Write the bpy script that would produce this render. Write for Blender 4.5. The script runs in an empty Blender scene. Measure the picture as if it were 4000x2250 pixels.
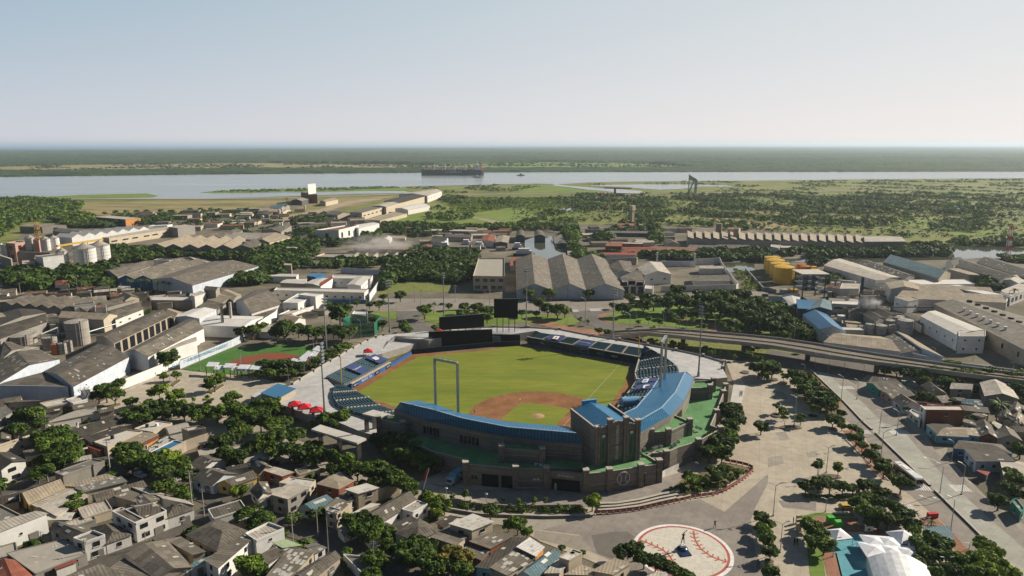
import bpy,math,random
import numpy as np
from mathutils import Vector,Matrix,noise
random.seed(7);rng=np.random.default_rng(7)
R=math.radians
sc=bpy.context.scene
# ------------------------------------------------------------------ camera, sky, sun
FPX=2667.0;CAMH=111.0;PITCH=math.atan((1125-562)/FPX)
cam_d=bpy.data.cameras.new('camera');cam=bpy.data.objects.new('camera',cam_d);sc.collection.objects.link(cam)
cam_d.sensor_width=36.0;cam_d.lens=36.0*FPX/4000.0;cam_d.clip_start=1.0;cam_d.clip_end=200000.0
cam.location=(0,0,CAMH);cam.rotation_euler=(R(90)-PITCH,0,0)
sc.camera=cam
SUN=Vector((0.79,0.355,0.50)).normalized()
world=bpy.data.worlds.new('World');sc.world=world;world.use_nodes=True
wn=world.node_tree.nodes;wl=world.node_tree.links
sky=wn.new('ShaderNodeTexSky');sky.sky_type='NISHITA';sky.sun_disc=False
sky.sun_elevation=math.asin(SUN.z);sky.sun_rotation=math.atan2(SUN.x,SUN.y)
sky.altitude=100;sky.air_density=1.0;sky.dust_density=0.7;sky.ozone_density=1.0
SKY_UL=(1.7,2.95,3.85);SKY_UR=(4.7,5.05,5.1);SKY_LL=(4.3,4.45,4.95);SKY_LR=(6.2,5.8,5.8);SKY_Z=(0.3,0.55,1.0);SKY_B=(0.34,0.52,0.9)
bg=wn['Background'];bg.inputs[1].default_value=0.1
def wmath(op,a,b=0.0,cl=False):
 n=wn.new('ShaderNodeMath');n.operation=op;n.use_clamp=cl
 for i,v in enumerate((a,b)):
  if isinstance(v,(int,float)):n.inputs[i].default_value=v
  else:wl.new(v,n.inputs[i])
 return n.outputs[0]
def wmix(f,a,b):
 n=wn.new('ShaderNodeMix');n.data_type='RGBA'
 for s_,v in((n.inputs[0],f),(n.inputs[6],a),(n.inputs[7],b)):
  if isinstance(v,tuple):s_.default_value=(*v,1)
  elif isinstance(v,float):s_.default_value=v
  else:wl.new(v,s_)
 return n.outputs[2]
tcw=wn.new('ShaderNodeTexCoord');sep=wn.new('ShaderNodeSeparateXYZ');wl.new(tcw.outputs['Generated'],sep.inputs[0])
X_,Y_,Z_=sep.outputs
toward=wmath('MULTIPLY_ADD',wmath('ADD',wmath('MULTIPLY',X_,0.91),wmath('MULTIPLY',Y_,0.41)),1.0);toward.node.inputs[2].default_value=-0.0
low=wmath('POWER',wmath('SUBTRACT',1.0,wmath('MULTIPLY',Z_,3.2,True),True),1.6)
az=wmath('MULTIPLY',wmath('ADD',toward,0.35),0.82,True)
up_c=wmix(az,SKY_UL,SKY_UR);lo_c=wmix(az,SKY_LL,SKY_LR)
pale=wmix(low,up_c,lo_c)
high=wmath('MULTIPLY',wmath('SUBTRACT',Z_,0.22),2.2,True);dark=wmix(high,pale,SKY_Z)
back=wmath('MULTIPLY',wmath('SUBTRACT',-0.0,Y_),2.5,True);dark=wmix(back,dark,SKY_B)
tot=wmix(0.95,sky.outputs[0],dark);wl.new(tot,bg.inputs[0])
sl=bpy.data.lights.new('sun','SUN');sl.energy=5.0;sl.angle=R(0.5);sl.color=(1,0.9,0.75)
so=bpy.data.objects.new('sun',sl);sc.collection.objects.link(so);so.location=(300,100,300)
so.rotation_euler=SUN.to_track_quat('Z','Y').to_euler()
sc.view_settings.view_transform='Standard';sc.view_settings.look='None';sc.view_settings.gamma=1;sc.view_settings.exposure=0.5
sc.render.filter_size=1.05;sc.cycles.max_bounces=5;sc.cycles.diffuse_bounces=2;sc.cycles.glossy_bounces=2;sc.cycles.volume_bounces=1
sc.cycles.transparent_max_bounces=6;sc.cycles.caustics_reflective=False;sc.cycles.caustics_refractive=False
# ------------------------------------------------------------------ surveying: a sight line of the camera met with height z
TILE={'a':(540,2.576),'m':(1050,2.415),'b':(1600,2.229)}
ORG={'q1':(1250,1250,3.22),'q2':(1950,1250,2.635),'q3':(1450,1600,3.22),'q4':(2150,1600,3.22),'s':(0,0,1.0)}
def src(t,x,y):
 if t in ORG:o=ORG[t];return o[0]+x/o[2],o[1]+y/o[2]
 oy,s=TILE[t[0]];return 1000*int(t[1])+x/s,oy+y/s
def G(t,x,y,z=0.0):
 x,y=src(t,x,y);u=(x-2000)/FPX;v=(y-1125)/FPX
 d=math.sin(PITCH)+v*math.cos(PITCH);k=(CAMH-z)/d
 return Vector((k*u,k*(math.cos(PITCH)-v*math.sin(PITCH)),z))
def PX(p):
 dz=p[2]-CAMH;zc=p[1]*math.cos(PITCH)-dz*math.sin(PITCH)
 return 2000+FPX*p[0]/zc,1125-FPX*(p[1]*math.sin(PITCH)+dz*math.cos(PITCH))/zc
def pts(t,s,z=0.0):
 """'x,y x,y;' points of tile t; a token like m1: switches tile"""
 out=[]
 for w in s.split():
  if w.endswith(':'):t=w[:-1];continue
  a=w.split(',');out.append(G(t,float(a[0]),float(a[1]),float(a[2])if len(a)>2 else z))
 return out
# ------------------------------------------------------------------ materials
MATS={}
def nodes_of(name,rough=0.85,metal=0.0,spec=0.3):
 m=bpy.data.materials.new(name);m.use_nodes=True
 nt=m.node_tree;b=nt.nodes['Principled BSDF']
 b.inputs['Roughness'].default_value=rough;b.inputs['Metallic'].default_value=metal
 b.inputs['Specular IOR Level'].default_value=spec
 return m,nt,b
def N(nt,typ,**kw):
 n=nt.nodes.new(typ)
 for k,v in kw.items():
  if k.startswith('i_'):n.inputs[k[2:].replace('_',' ')].default_value=v
  else:setattr(n,k,v)
 return n
def c4(c):return(c[0],c[1],c[2],1.0)
def mixc(nt,fac,a,b,mode='MIX'):
 n=nt.nodes.new('ShaderNodeMix');n.data_type='RGBA';n.blend_type=mode;n.clamp_factor=True
 for sock,v in((n.inputs[0],fac),(n.inputs[6],a),(n.inputs[7],b)):
  if isinstance(v,(int,float)):sock.default_value=v
  elif isinstance(v,tuple):sock.default_value=c4(v)
  else:nt.links.new(v,sock)
 return n.outputs[2]
def ramp(nt,src_,lo,hi,a=0.0,b=1.0):
 n=nt.nodes.new('ShaderNodeMapRange');nt.links.new(src_,n.inputs[0])
 n.inputs[1].default_value=lo;n.inputs[2].default_value=hi;n.inputs[3].default_value=a;n.inputs[4].default_value=b
 return n.outputs[0]
def coord(nt,kind,scale=(1,1,1),rot=0.0):
 if kind=='pos':s_=N(nt,'ShaderNodeNewGeometry').outputs['Position']
 elif kind=='uv':s_=N(nt,'ShaderNodeUVMap').outputs[0]
 else:s_=N(nt,'ShaderNodeTexCoord').outputs['Object']
 mp=N(nt,'ShaderNodeMapping');mp.inputs['Scale'].default_value=scale;mp.inputs['Rotation'].default_value=(0,0,rot)
 nt.links.new(s_,mp.inputs[0]);return mp.outputs[0]
def noi(nt,vec,scale,detail=4.0,rough=0.6):
 n=N(nt,'ShaderNodeTexNoise');nt.links.new(vec,n.inputs['Vector'])
 n.inputs['Scale'].default_value=scale;n.inputs['Detail'].default_value=detail;n.inputs['Roughness'].default_value=rough
 return n.outputs['Fac']
def objrand(nt):return N(nt,'ShaderNodeObjectInfo').outputs['Random']
def bump(nt,b,h,strength,dist=0.1):
 n=N(nt,'ShaderNodeBump');n.inputs['Strength'].default_value=strength;n.inputs['Distance'].default_value=dist
 nt.links.new(h,n.inputs['Height']);nt.links.new(n.outputs[0],b.inputs['Normal'])
def plain(name,col,rough=0.8,metal=0.0,spec=0.3):
 if name in MATS:return MATS[name]
 m,nt,b=nodes_of(name,rough,metal,spec)
 v=coord(nt,'pos');f=ramp(nt,noi(nt,v,0.7,5),0.35,0.65)
 o=mixc(nt,f,tuple(x*0.82 for x in col),tuple(min(1,x*1.08)for x in col))
 nt.links.new(o,b.inputs['Base Color']);MATS[name]=m;return m
def wallm(name,col,dirt=0.5,streak=True):
 """painted or bare wall: patchy paint, grime in vertical runs"""
 if name in MATS:return MATS[name]
 m,nt,b=nodes_of(name,0.9)
 uv=coord(nt,'uv',(1.6,0.22,1));p=coord(nt,'pos')
 big=ramp(nt,noi(nt,p,0.28,5),0.42,0.62)
 run=ramp(nt,noi(nt,uv,1.0,4,0.7),0.5,0.75)
 g=tuple(x*0.42+0.015 for x in col)
 o=mixc(nt,big,tuple(x*0.88 for x in col),col)
 mul=N(nt,'ShaderNodeMath',operation='MULTIPLY');nt.links.new(run,mul.inputs[0]);mul.inputs[1].default_value=dirt
 o=mixc(nt,mul.outputs[0],o,g)
 nt.links.new(o,b.inputs['Base Color']);MATS[name]=m;return m
def roofm(name,col,var=0.5,wave=0.9,sheet=(2.4,3.0),stain=0.6,rough=0.85,contrast=0.35,metal=0.0):
 """corrugated sheets: ridges along the slope, sheets of differing age, stains"""
 if name in MATS:return MATS[name]
 m,nt,b=nodes_of(name,rough,metal)
 uv=coord(nt,'uv')
 br=N(nt,'ShaderNodeTexBrick');nt.links.new(uv,br.inputs['Vector'])
 br.inputs['Scale'].default_value=1.0;br.inputs['Brick Width'].default_value=sheet[0];br.inputs['Row Height'].default_value=sheet[1]
 br.inputs['Mortar Size'].default_value=0.05;br.offset=0.0
 br.inputs['Color1'].default_value=c4(tuple(x*(1-var*0.6)for x in col));br.inputs['Color2'].default_value=c4(tuple(min(1,x*(1+var*0.6))for x in col))
 br.inputs['Mortar'].default_value=c4(tuple(x*0.5 for x in col))
 wv=N(nt,'ShaderNodeTexWave',wave_type='BANDS',bands_direction='X');nt.links.new(uv,wv.inputs['Vector'])
 wv.inputs['Scale'].default_value=0.314/wave;wv.inputs['Distortion'].default_value=0.0
 p=coord(nt,'pos')
 st=ramp(nt,noi(nt,p,0.16,6,0.65),0.42,0.68)
 o=mixc(nt,ramp(nt,wv.outputs['Fac'],0.2,0.8,0,contrast),br.outputs['Color'],tuple(x*0.35 for x in col))
 mul=N(nt,'ShaderNodeMath',operation='MULTIPLY');nt.links.new(st,mul.inputs[0]);mul.inputs[1].default_value=stain
 o=mixc(nt,mul.outputs[0],o,tuple(x*0.48 for x in col))
 o=mixc(nt,ramp(nt,noi(nt,p,0.55,4,0.7),0.46,0.66,0,stain*0.8),o,(col[0]*0.5,col[1]*0.45,col[2]*0.38))
 fine=ramp(nt,noi(nt,p,2.2,3),0.52,0.7,0,0.4)
 o=mixc(nt,fine,o,tuple(min(1,x*1.7)for x in col))
 rv=ramp(nt,objrand(nt),0,1,0.0,0.3);o=mixc(nt,rv,o,tuple(min(1,x*0.6)for x in col))
 nt.links.new(o,b.inputs['Base Color']);bump(nt,b,wv.outputs['Fac'],0.5,0.08)
 MATS[name]=m;return m
def groundm(name,stops,scales=(0.02,0.15),rough=0.95,stretch=(1,1,1),cracks=None,fine=0.15):
 """patchy ground from a list of colours, large patches then grain"""
 if name in MATS:return MATS[name]
 m,nt,b=nodes_of(name,rough,0,0.15)
 p=coord(nt,'pos',stretch)
 cr=N(nt,'ShaderNodeValToRGB');e=cr.color_ramp.elements
 while len(e)<len(stops):e.new(0.5)
 for i,c in enumerate(stops):
  e[i].position=0.3+0.4*i/max(1,len(stops)-1);e[i].color=c4(c)
 a=noi(nt,p,scales[0],7,0.62);nt.links.new(a,cr.inputs[0])
 f=noi(nt,p,scales[1],5,0.7)
 o=mixc(nt,ramp(nt,f,0.35,0.7,0,0.55),cr.outputs[0],tuple(x*0.5 for x in stops[len(stops)//2]))
 if cracks:
  br=N(nt,'ShaderNodeTexBrick');nt.links.new(coord(nt,'pos',(1,1,1),cracks[1]),br.inputs['Vector'])
  br.inputs['Scale'].default_value=1;br.inputs['Brick Width'].default_value=cracks[0];br.inputs['Row Height'].default_value=cracks[0]
  br.inputs['Mortar Size'].default_value=cracks[2];br.offset=0
  br.inputs['Color1'].default_value=(0.94,0.94,0.94,1);br.inputs['Color2'].default_value=(1,1,1,1);br.inputs['Mortar'].default_value=(0.78,0.78,0.78,1)
  o=mixc(nt,1.0,o,br.outputs['Color'],'MULTIPLY')
 g=ramp(nt,noi(nt,p,scales[1]*9,3),0.4,0.62,0,fine);o=mixc(nt,g,o,tuple(min(1,x*1.6)for x in stops[-1]))
 nt.links.new(o,b.inputs['Base Color']);MATS[name]=m;return m
def stonem(name,col,course=0.75,w=1.4,band=3.0):
 if name in MATS:return MATS[name]
 m,nt,b=nodes_of(name,0.9)
 uv=coord(nt,'uv')
 br=N(nt,'ShaderNodeTexBrick');nt.links.new(uv,br.inputs['Vector'])
 br.inputs['Scale'].default_value=1.0;br.inputs['Brick Width'].default_value=w;br.inputs['Row Height'].default_value=course
 br.inputs['Mortar Size'].default_value=0.07
 br.inputs['Color1'].default_value=c4(tuple(x*0.7 for x in col));br.inputs['Color2'].default_value=c4(tuple(x*1.15 for x in col));br.inputs['Mortar'].default_value=c4(tuple(x*1.25 for x in col))
 br2=N(nt,'ShaderNodeTexBrick');nt.links.new(uv,br2.inputs['Vector'])
 br2.inputs['Scale'].default_value=1.0;br2.inputs['Brick Width'].default_value=900;br2.inputs['Row Height'].default_value=band
 br2.inputs['Mortar Size'].default_value=0.12;br2.inputs['Color1'].default_value=(0,0,0,1);br2.inputs['Color2'].default_value=(0,0,0,1);br2.inputs['Mortar'].default_value=(1,1,1,1)
 o=mixc(nt,br2.outputs['Color'],br.outputs['Color'],tuple(x*1.45 for x in col))
 s=ramp(nt,noi(nt,coord(nt,'pos'),0.25,5),0.4,0.7,0,0.5);o=mixc(nt,s,o,tuple(x*0.6 for x in col))
 nt.links.new(o,b.inputs['Base Color']);MATS[name]=m;return m
def leafm(name,c1,c2,c3):
 """foliage: tone differs from leaf clump to leaf clump and from tree to tree"""
 if name in MATS:return MATS[name]
 m,nt,b=nodes_of(name,0.7,0,0.25)
 ri=N(nt,'ShaderNodeNewGeometry').outputs['Random Per Island']
 o=mixc(nt,ri,c1,c2)
 o=mixc(nt,ramp(nt,objrand(nt),0.0,1.0,0,0.55),o,c3)
 o=mixc(nt,ramp(nt,noi(nt,coord(nt,'pos'),0.045,3),0.42,0.62,0,0.7),o,tuple(x*1.5 for x in c2));f=ramp(nt,noi(nt,coord(nt,'pos'),0.35,3),0.4,0.65);o=mixc(nt,f,o,tuple(x*0.62 for x in c1))
 nt.links.new(o,b.inputs['Base Color'])
 tr=N(nt,'ShaderNodeBsdfTranslucent');nt.links.new(o,tr.inputs[0])
 mx=N(nt,'ShaderNodeMixShader');mx.inputs[0].default_value=0.22
 nt.links.new(b.outputs[0],mx.inputs[1]);nt.links.new(tr.outputs[0],mx.inputs[2])
 nt.links.new(mx.outputs[0],nt.nodes['Material Output'].inputs[0]);MATS[name]=m;return m
# ------------------------------------------------------------------ mesh building
class MB:
 def __init__(s):s.v=[];s.f=[];s.mi=[];s.sm=[]
 def face(s,ps,mi=0,sm=False):
  i=len(s.v);s.v+=[tuple(p)for p in ps];s.f.append(tuple(range(i,i+len(ps))));s.mi.append(mi);s.sm.append(sm)
 def prism(s,ps,z0,z1,mi=0,top=None,bottom=False):
  """vertical prism over plan points; z1 may be a list of heights"""
  n=len(ps);P2=[(p[0],p[1])for p in ps]
  if sum(P2[i][0]*P2[(i+1)%n][1]-P2[(i+1)%n][0]*P2[i][1]for i in range(n))<0:
   P2.reverse();z1=list(reversed(z1))if isinstance(z1,(list,tuple))else z1
  zt=z1 if isinstance(z1,(list,tuple))else[z1]*n
  zb=z0 if isinstance(z0,(list,tuple))else[z0]*n
  for i in range(n):
   j=(i+1)%n
   s.face([(P2[i][0],P2[i][1],zb[i]),(P2[j][0],P2[j][1],zb[j]),(P2[j][0],P2[j][1],zt[j]),(P2[i][0],P2[i][1],zt[i])],mi)
  s.face([(P2[i][0],P2[i][1],zt[i])for i in range(n)],mi if top is None else top)
  if bottom:s.face([(P2[i][0],P2[i][1],zb[i])for i in reversed(range(n))],mi)
  return s
 def box(s,c,sx,sy,z0,z1,ang=0.0,mi=0,top=None):
  ca,sa=math.cos(ang),math.sin(ang)
  return s.prism([(c[0]+ca*x-sa*y,c[1]+sa*x+ca*y)for x,y in((-sx/2,-sy/2),(sx/2,-sy/2),(sx/2,sy/2),(-sx/2,sy/2))],z0,z1,mi,top,True)
 def strip(s,a,b,w,z0,z1,mi=0,top=None):
  """upright wall of width w between plan points a and b"""
  a=Vector(a[:2]);b=Vector(b[:2]);d=(b-a)
  if d.length<1e-4:return s
  n=Vector((-d.y,d.x)).normalized()*w/2
  return s.prism([a+n,b+n,b-n,a-n],z0,z1,mi,top,True)
 def cyl(s,c,r0,r1,z0,z1,n=12,mi=0,cap=True,sm=True,capmi=None):
  i=len(s.v)
  for z,r in((z0,r0),(z1,r1)):
   for k in range(n):
    a=2*math.pi*k/n;s.v.append((c[0]+r*math.cos(a),c[1]+r*math.sin(a),z))
  for k in range(n):
   l=(k+1)%n;s.f.append((i+k,i+l,i+n+l,i+n+k));s.mi.append(mi);s.sm.append(sm)
  if cap and r1>0.01:
   s.face([s.v[i+n+k]for k in range(n)],mi if capmi is None else capmi)
  return s
 def tube(s,a,b,r0,r1=None,n=6,mi=0):
  a=Vector(a);b=Vector(b);r1=r0 if r1 is None else r1;d=(b-a)
  if d.length<1e-6:return s
  d.normalize();u=d.orthogonal().normalized();w=d.cross(u);i=len(s.v)
  for p,r in((a,r0),(b,r1)):
   for k in range(n):
    t=2*math.pi*k/n;s.v.append(tuple(p+(u*math.cos(t)+w*math.sin(t))*r))
  for k in range(n):
   l=(k+1)%n;s.f.append((i+k,i+l,i+n+l,i+n+k));s.mi.append(mi);s.sm.append(n>5)
  s.face([s.v[i+n+k]for k in range(n)],mi);s.face([s.v[i+k]for k in reversed(range(n))],mi)
  return s
 def bar(s,a,b,w,h,mi=0):
  """square-section bar between two 3D points"""
  a=Vector(a);b=Vector(b);d=(b-a).normalized()
  u=d.cross(Vector((0,0,1)));u=Vector((1,0,0))if u.length<1e-3 else u.normalized()
  v=u.cross(d).normalized();u=u*w/2;v=v*h/2
  A=[a+u+v,a-u+v,a-u-v,a+u-v];Bq=[p+(b-a)for p in A]
  for k in range(4):
   l=(k+1)%4;s.face([A[k],A[l],Bq[l],Bq[k]],mi)
  s.face(A[::-1],mi);s.face(Bq,mi);return s
 def slab(s,ps,th,mi=0,under=None):
  """sheet with thickness below a polygon of 3D points, seen from above"""
  ps=[Vector(p)for p in ps];n=(ps[1]-ps[0]).cross(ps[2]-ps[1])
  if n.z<0:ps=ps[::-1]
  lo=[p-Vector((0,0,th))for p in ps]
  s.face(ps,mi);s.face(lo[::-1],mi if under is None else under)
  for i in range(len(ps)):
   j=(i+1)%len(ps);s.face([lo[i],lo[j],ps[j],ps[i]],mi if under is None else under)
  return s
 def build(s,name,mats,parent=None,base=None,uv=True):
  me=bpy.data.meshes.new(name)
  if base is None:base=Vector(parent.location)if parent is not None and parent.parent is None else(Vector(parent.location)+Vector(parent.parent.location)if parent is not None else Vector((0,0,0)))
  bx,by,bz=base
  me.from_pydata([(x-bx,y-by,z-bz)for x,y,z in s.v],[],s.f)
  for m in(mats if isinstance(mats,(list,tuple))else[mats]):me.materials.append(m)
  me.polygons.foreach_set('material_index',s.mi);me.polygons.foreach_set('use_smooth',s.sm)
  me.update()
  if uv:
   ul=me.uv_layers.new(name='UVMap');data=np.zeros(len(me.loops)*2)
   for p in me.polygons:
    n=p.normal
    h=Vector((-n.y,n.x,0))
    if abs(n.z)>0.995 or h.length<1e-4:
     e=me.vertices[p.vertices[1]].co-me.vertices[p.vertices[0]].co;e.z=0
     h=e.normalized()if e.length>1e-5 else Vector((1,0,0));up=Vector((-h.y,h.x,0))
    else:h.normalize();up=n.cross(h)
    for li in p.loop_indices:
     co=me.vertices[me.loops[li].vertex_index].co
     data[li*2]=co.dot(h);data[li*2+1]=co.dot(up)
   ul.data.foreach_set('uv',data)
  o=bpy.data.objects.new(name,me);sc.collection.objects.link(o)
  if parent is not None:o.parent=parent
  elif base is not None and base.length>0:o.location=base
  return o
def tag(o,label=None,cat=None,group=None,kind=None):
 if label:o['label']=label
 if cat:o['category']=cat
 if group:o['group']=group
 if kind:o['kind']=kind
 return o
def thing(name,label,cat,loc,group=None,rz=0.0):
 o=bpy.data.objects.new(name,None);sc.collection.objects.link(o);o.location=loc;o.rotation_euler.z=rz
 o.empty_display_size=0.5
 return tag(o,label,cat,group)
def copy_tree(o,parent=None):
 c=o.copy();sc.collection.objects.link(c);c.parent=parent
 for ch in o.children:copy_tree(ch,c)
 return c
ORD='first second third fourth fifth sixth seventh eighth ninth tenth eleventh twelfth thirteenth fourteenth fifteenth sixteenth seventeenth eighteenth nineteenth twentieth'.split()
for a_,b_ in(('twenty','thirtieth'),('thirty','fortieth'),('forty','fiftieth'),('fifty','sixtieth'),('sixty','seventieth')):ORD+=[a_+'-'+w for w in ORD[:9]]+[b_]
def series(objs,text):
 """text holds {o}: where the object comes counted from the left of the picture"""
 objs=sorted(objs,key=lambda o:PX(o.location)[0]);n=len(objs)
 for i,o in enumerate(objs):
  w=('leftmost' if i==0 else 'rightmost' if i==n-1 else ORD[i]+' from the left')if n>1 else ''
  o['label']=text.replace('{o}',w).replace('  ',' ').strip()
def struct(name,ps,m,z=None,kind='structure',label=None,th=0):
 mb=MB();
 ps=[Vector((p[0],p[1],p[2]if z is None else z))for p in ps]
 n=(ps[1]-ps[0]).cross(ps[2]-ps[1]);a=sum(ps[i].x*ps[(i+1)%len(ps)].y-ps[(i+1)%len(ps)].x*ps[i].y for i in range(len(ps)))
 if a<0:ps=ps[::-1]
 mb.face(ps)
 o=mb.build(name,m);tag(o,label,None,None,kind);return o
# ------------------------------------------------------------------ the setting
GREEN=groundm('scrub_ground',[(0.06,0.1,0.018),(0.115,0.165,0.03),(0.18,0.2,0.05),(0.32,0.26,0.14)],(0.012,0.06),fine=0.2)
MEAD=groundm('meadow_green',[(0.09,0.15,0.025),(0.16,0.225,0.04),(0.22,0.25,0.07)],(0.02,0.12))
DRY=groundm('dry_field',[(0.09,0.125,0.03),(0.19,0.175,0.06),(0.36,0.28,0.15),(0.14,0.15,0.05)],(0.014,0.08),stretch=(0.5,1.2,1))
DIRT=groundm('bare_dirt',[(0.25,0.2,0.13),(0.36,0.29,0.2),(0.42,0.35,0.25)],(0.03,0.2))
YARD=groundm('yard_ground',[(0.055,0.06,0.032),(0.105,0.095,0.065),(0.19,0.165,0.125),(0.3,0.26,0.2)],(0.03,0.25))
ASPH=groundm('asphalt',[(0.12,0.11,0.098),(0.155,0.145,0.13),(0.19,0.175,0.155)],(0.05,0.3),fine=0.1)
STREET=groundm('old_street',[(0.07,0.065,0.058),(0.11,0.1,0.088),(0.17,0.15,0.125)],(0.06,0.4),cracks=(4.0,0.4,0.08),fine=0.1)
ROADC=groundm('road_concrete',[(0.23,0.205,0.175),(0.28,0.25,0.215),(0.33,0.3,0.255)],(0.04,0.25),cracks=(5.0,0.86,0.06),fine=0.08)
BUSL=groundm('bus_lane_concrete',[(0.34,0.335,0.29),(0.39,0.38,0.33),(0.43,0.42,0.36)],(0.05,0.3),cracks=(4.5,0.86,0.05),fine=0.05)
PLAZA=groundm('plaza_paving',[(0.4,0.34,0.265),(0.46,0.4,0.315),(0.52,0.455,0.365)],(0.05,0.3),cracks=(5.5,0.35,0.07),fine=0.06)
PLAZD=groundm('plaza_paving_grey',[(0.215,0.19,0.165),(0.27,0.24,0.21),(0.34,0.3,0.26)],(0.06,0.35),cracks=(3.5,0.5,0.07),fine=0.1)
PATCH=groundm('plaza_patch',[(0.29,0.26,0.21),(0.33,0.30,0.245),(0.37,0.335,0.275)],(0.06,0.35),cracks=(5.5,0.35,0.07),fine=0.06)
REDP=groundm('red_brick_paving',[(0.25,0.12,0.075),(0.33,0.17,0.11),(0.38,0.22,0.15)],(0.1,0.5),cracks=(1.6,0.5,0.06))
WALK=groundm('pavement',[(0.3,0.27,0.22),(0.36,0.33,0.27)],(0.1,0.5),cracks=(2.5,0.4,0.05))
def canopy_mat():
 m,nt,b=nodes_of('far_forest',0.95,0,0.1)
 p=coord(nt,'pos');a=noi(nt,p,0.009,10,0.75);c=noi(nt,coord(nt,'pos',(0.35,1,1)),0.0016,5,0.6)
 o=mixc(nt,ramp(nt,a,0.4,0.62),(0.012,0.03,0.012),(0.06,0.09,0.028))
 o=mixc(nt,ramp(nt,c,0.52,0.66,0,0.45),o,(0.06,0.09,0.035))
 nt.links.new(o,b.inputs['Base Color']);return m
CAN=canopy_mat()
def water_mat(name,deep,rough,sc_,st):
 m,nt,b=nodes_of(name,rough,0,0.6);b.inputs['IOR'].default_value=1.33
 o=mixc(nt,ramp(nt,noi(nt,coord(nt,'pos',(0.25,1.6,1)),0.006,5),0.4,0.65),deep,tuple(x*1.35 for x in deep))
 nt.links.new(o,b.inputs['Base Color'])
 bump(nt,b,noi(nt,coord(nt,'pos',(0.7,1.3,1)),sc_,4),st,0.5);return m
RIVER=water_mat('river_water',(0.2,0.22,0.22),0.22,0.12,0.25)
CANAL=water_mat('canal_water',(0.07,0.075,0.05),0.05,0.3,0.02)
SEAM=water_mat('sea_water',(0.02,0.1,0.24),0.6,0.05,0.3)
struct('ground',[(-70000,-60,-0.3),(70000,-60,-0.3),(70000,26000,-0.3),(-70000,26000,-0.3)],GREEN)
struct('sea',[(-90000,9500,0.1),(-8300,11500,0.1),(-4200,15500,0.1),(-1500,19000,0.1),(3000,24500,0.1),(90000,26000,0.1),(90000,78000,0.1),(-90000,78000,0.1)],SEAM)
# river between the near and far banks
river=pts('a0','-900,640 0,608 a0: 700,600 a0: 1300,612 a0: 2000,606 a0: 2576,596 a1: 500,578 a1: 1000,560 a1: 1450,552 a1: 1560,548 a1: 1480,528 a1: 1380,512 a1: 1500,487 a1: 2200,470 a2: 0,460 a2: 300,457 a2: 470,464 a2: 760,446 a2: 1100,437 a2: 1700,432 a3: 0,426 a3: 1000,414 a3: 2000,406 a3: 2576,403 a3: 3600,395 a3: 3600,336 a3: 1400,339 a3: 0,341 a2: 1600,343 a2: 0,343 a1: 1800,348 a1: 800,355 a1: 0,362 a0: 1700,370 a0: 700,383 a0: 0,391 a0: -900,400',0.15)
struct('river',river,RIVER)
struct('river_bank',pts('a0','2010,546 2200,528 2576,522 a1: 300,510 a1: 700,502 a1: 1050,494 a1: 1400,488 a1: 1560,510 a1: 1500,530 a1: 1100,529 a1: 600,540 a1: 0,546 a0: 2500,551 a0: 2150,552',0.4),MEAD)
struct('river_bank',pts('a0','120,604 340,590 560,584 800,570 1200,560 1480,556 1590,578 1540,592 1250,600 600,606',0.4),MEAD)
# inlets behind the embankment road
struct('lagoon',pts('a2','440,462 560,478 760,492 900,505 1060,512 1300,530 1330,548 1200,556 1150,580 1040,580 1050,545 900,528 700,514 520,492 400,470',0.2),RIVER)
struct('lagoon',pts('a2','760,478 900,470 1300,464 1780,463 2050,470 2340,484 2180,490 1900,486 1700,510 1480,518 1250,502 1150,490 900,484',0.25),RIVER)
struct('creek',pts('a3','2340,262 2420,258 2576,300 3000,330 3000,345 2500,312',0.3),RIVER)
struct('pond',pts('a2','440,706 560,700 640,690 640,740 560,735 480,722',0.3),CANAL)
struct('canal',pts('a2','70,1052 200,1000 330,985 395,985 430,1060 440,1110 560,1125 575,1170 620,1222 660,1250 900,1262 900,1296 640,1310 300,1310 240,1200',0.12),CANAL)
struct('canal',pts('a2','2120,1255 2440,1240 2440,1330 2250,1352 2180,1345',0.12),CANAL)
struct('canal',pts('a3','150,1215 600,1205 1230,1200 1840,1190 1830,1130 1870,1085 2000,1080 2180,1090 2576,1100 2800,1105 2800,1200 2500,1210 2320,1210 2140,1205 2000,1215 1600,1225 1200,1245 700,1260 100,1240',0.1),CANAL)
struct('backwater',pts('a0','-200,830 45,838 60,880 0,925 -200,960',0.2),RIVER)
# meadows, fields and embankment road
struct('meadow',pts('a0','-900,290 0,285 a0: 900,266 a0: 2576,250 a1: 900,258 a1: 1900,272 a1: 2576,275 a1: 2576,290 a1: 1500,298 a1: 500,304 a1: 0,305 a0: 2576,302 a0: 1500,322 a0: 500,330 a0: -900,336',0.35),DRY)
struct('meadow',pts('a1','2300,268 a2: 0,240 a2: 1200,244 a2: 2576,256 a2: 2576,275 a2: 1500,290 a2: 600,300 a1: 2400,300',0.38),MEAD)
struct('field',pts('a0','820,650 1500,640 2300,628 2576,620 a1: 200,600 a1: 460,600 a1: 330,650 a1: 0,700 a0: 2300,735 a0: 1900,768 a0: 1100,785 a0: 760,760',0.02),DRY)
struct('field',pts('a1','560,640 900,600 1080,598 1440,566 1300,620 900,700 560,770 280,810 200,800',0.03),DRY)
struct('dirt_track',pts('a1','380,770 620,720 900,640 1080,612 1260,605 1290,612 1110,632 930,668 680,740 480,790 330,840 160,832',0.06),DIRT)
struct('field',pts('a1','1250,860 1700,740 1900,700 2100,660 2400,640 2576,600 a2: 500,590 a2: 400,700 a2: 650,740 a2: 600,830 a2: 0,860 a1: 2000,880',0.02),MEAD)
struct('dirt_track',pts('a1','2050,755 2250,800 2576,860 2576,880 2380,850 2180,800',0.06),DIRT)
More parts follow.
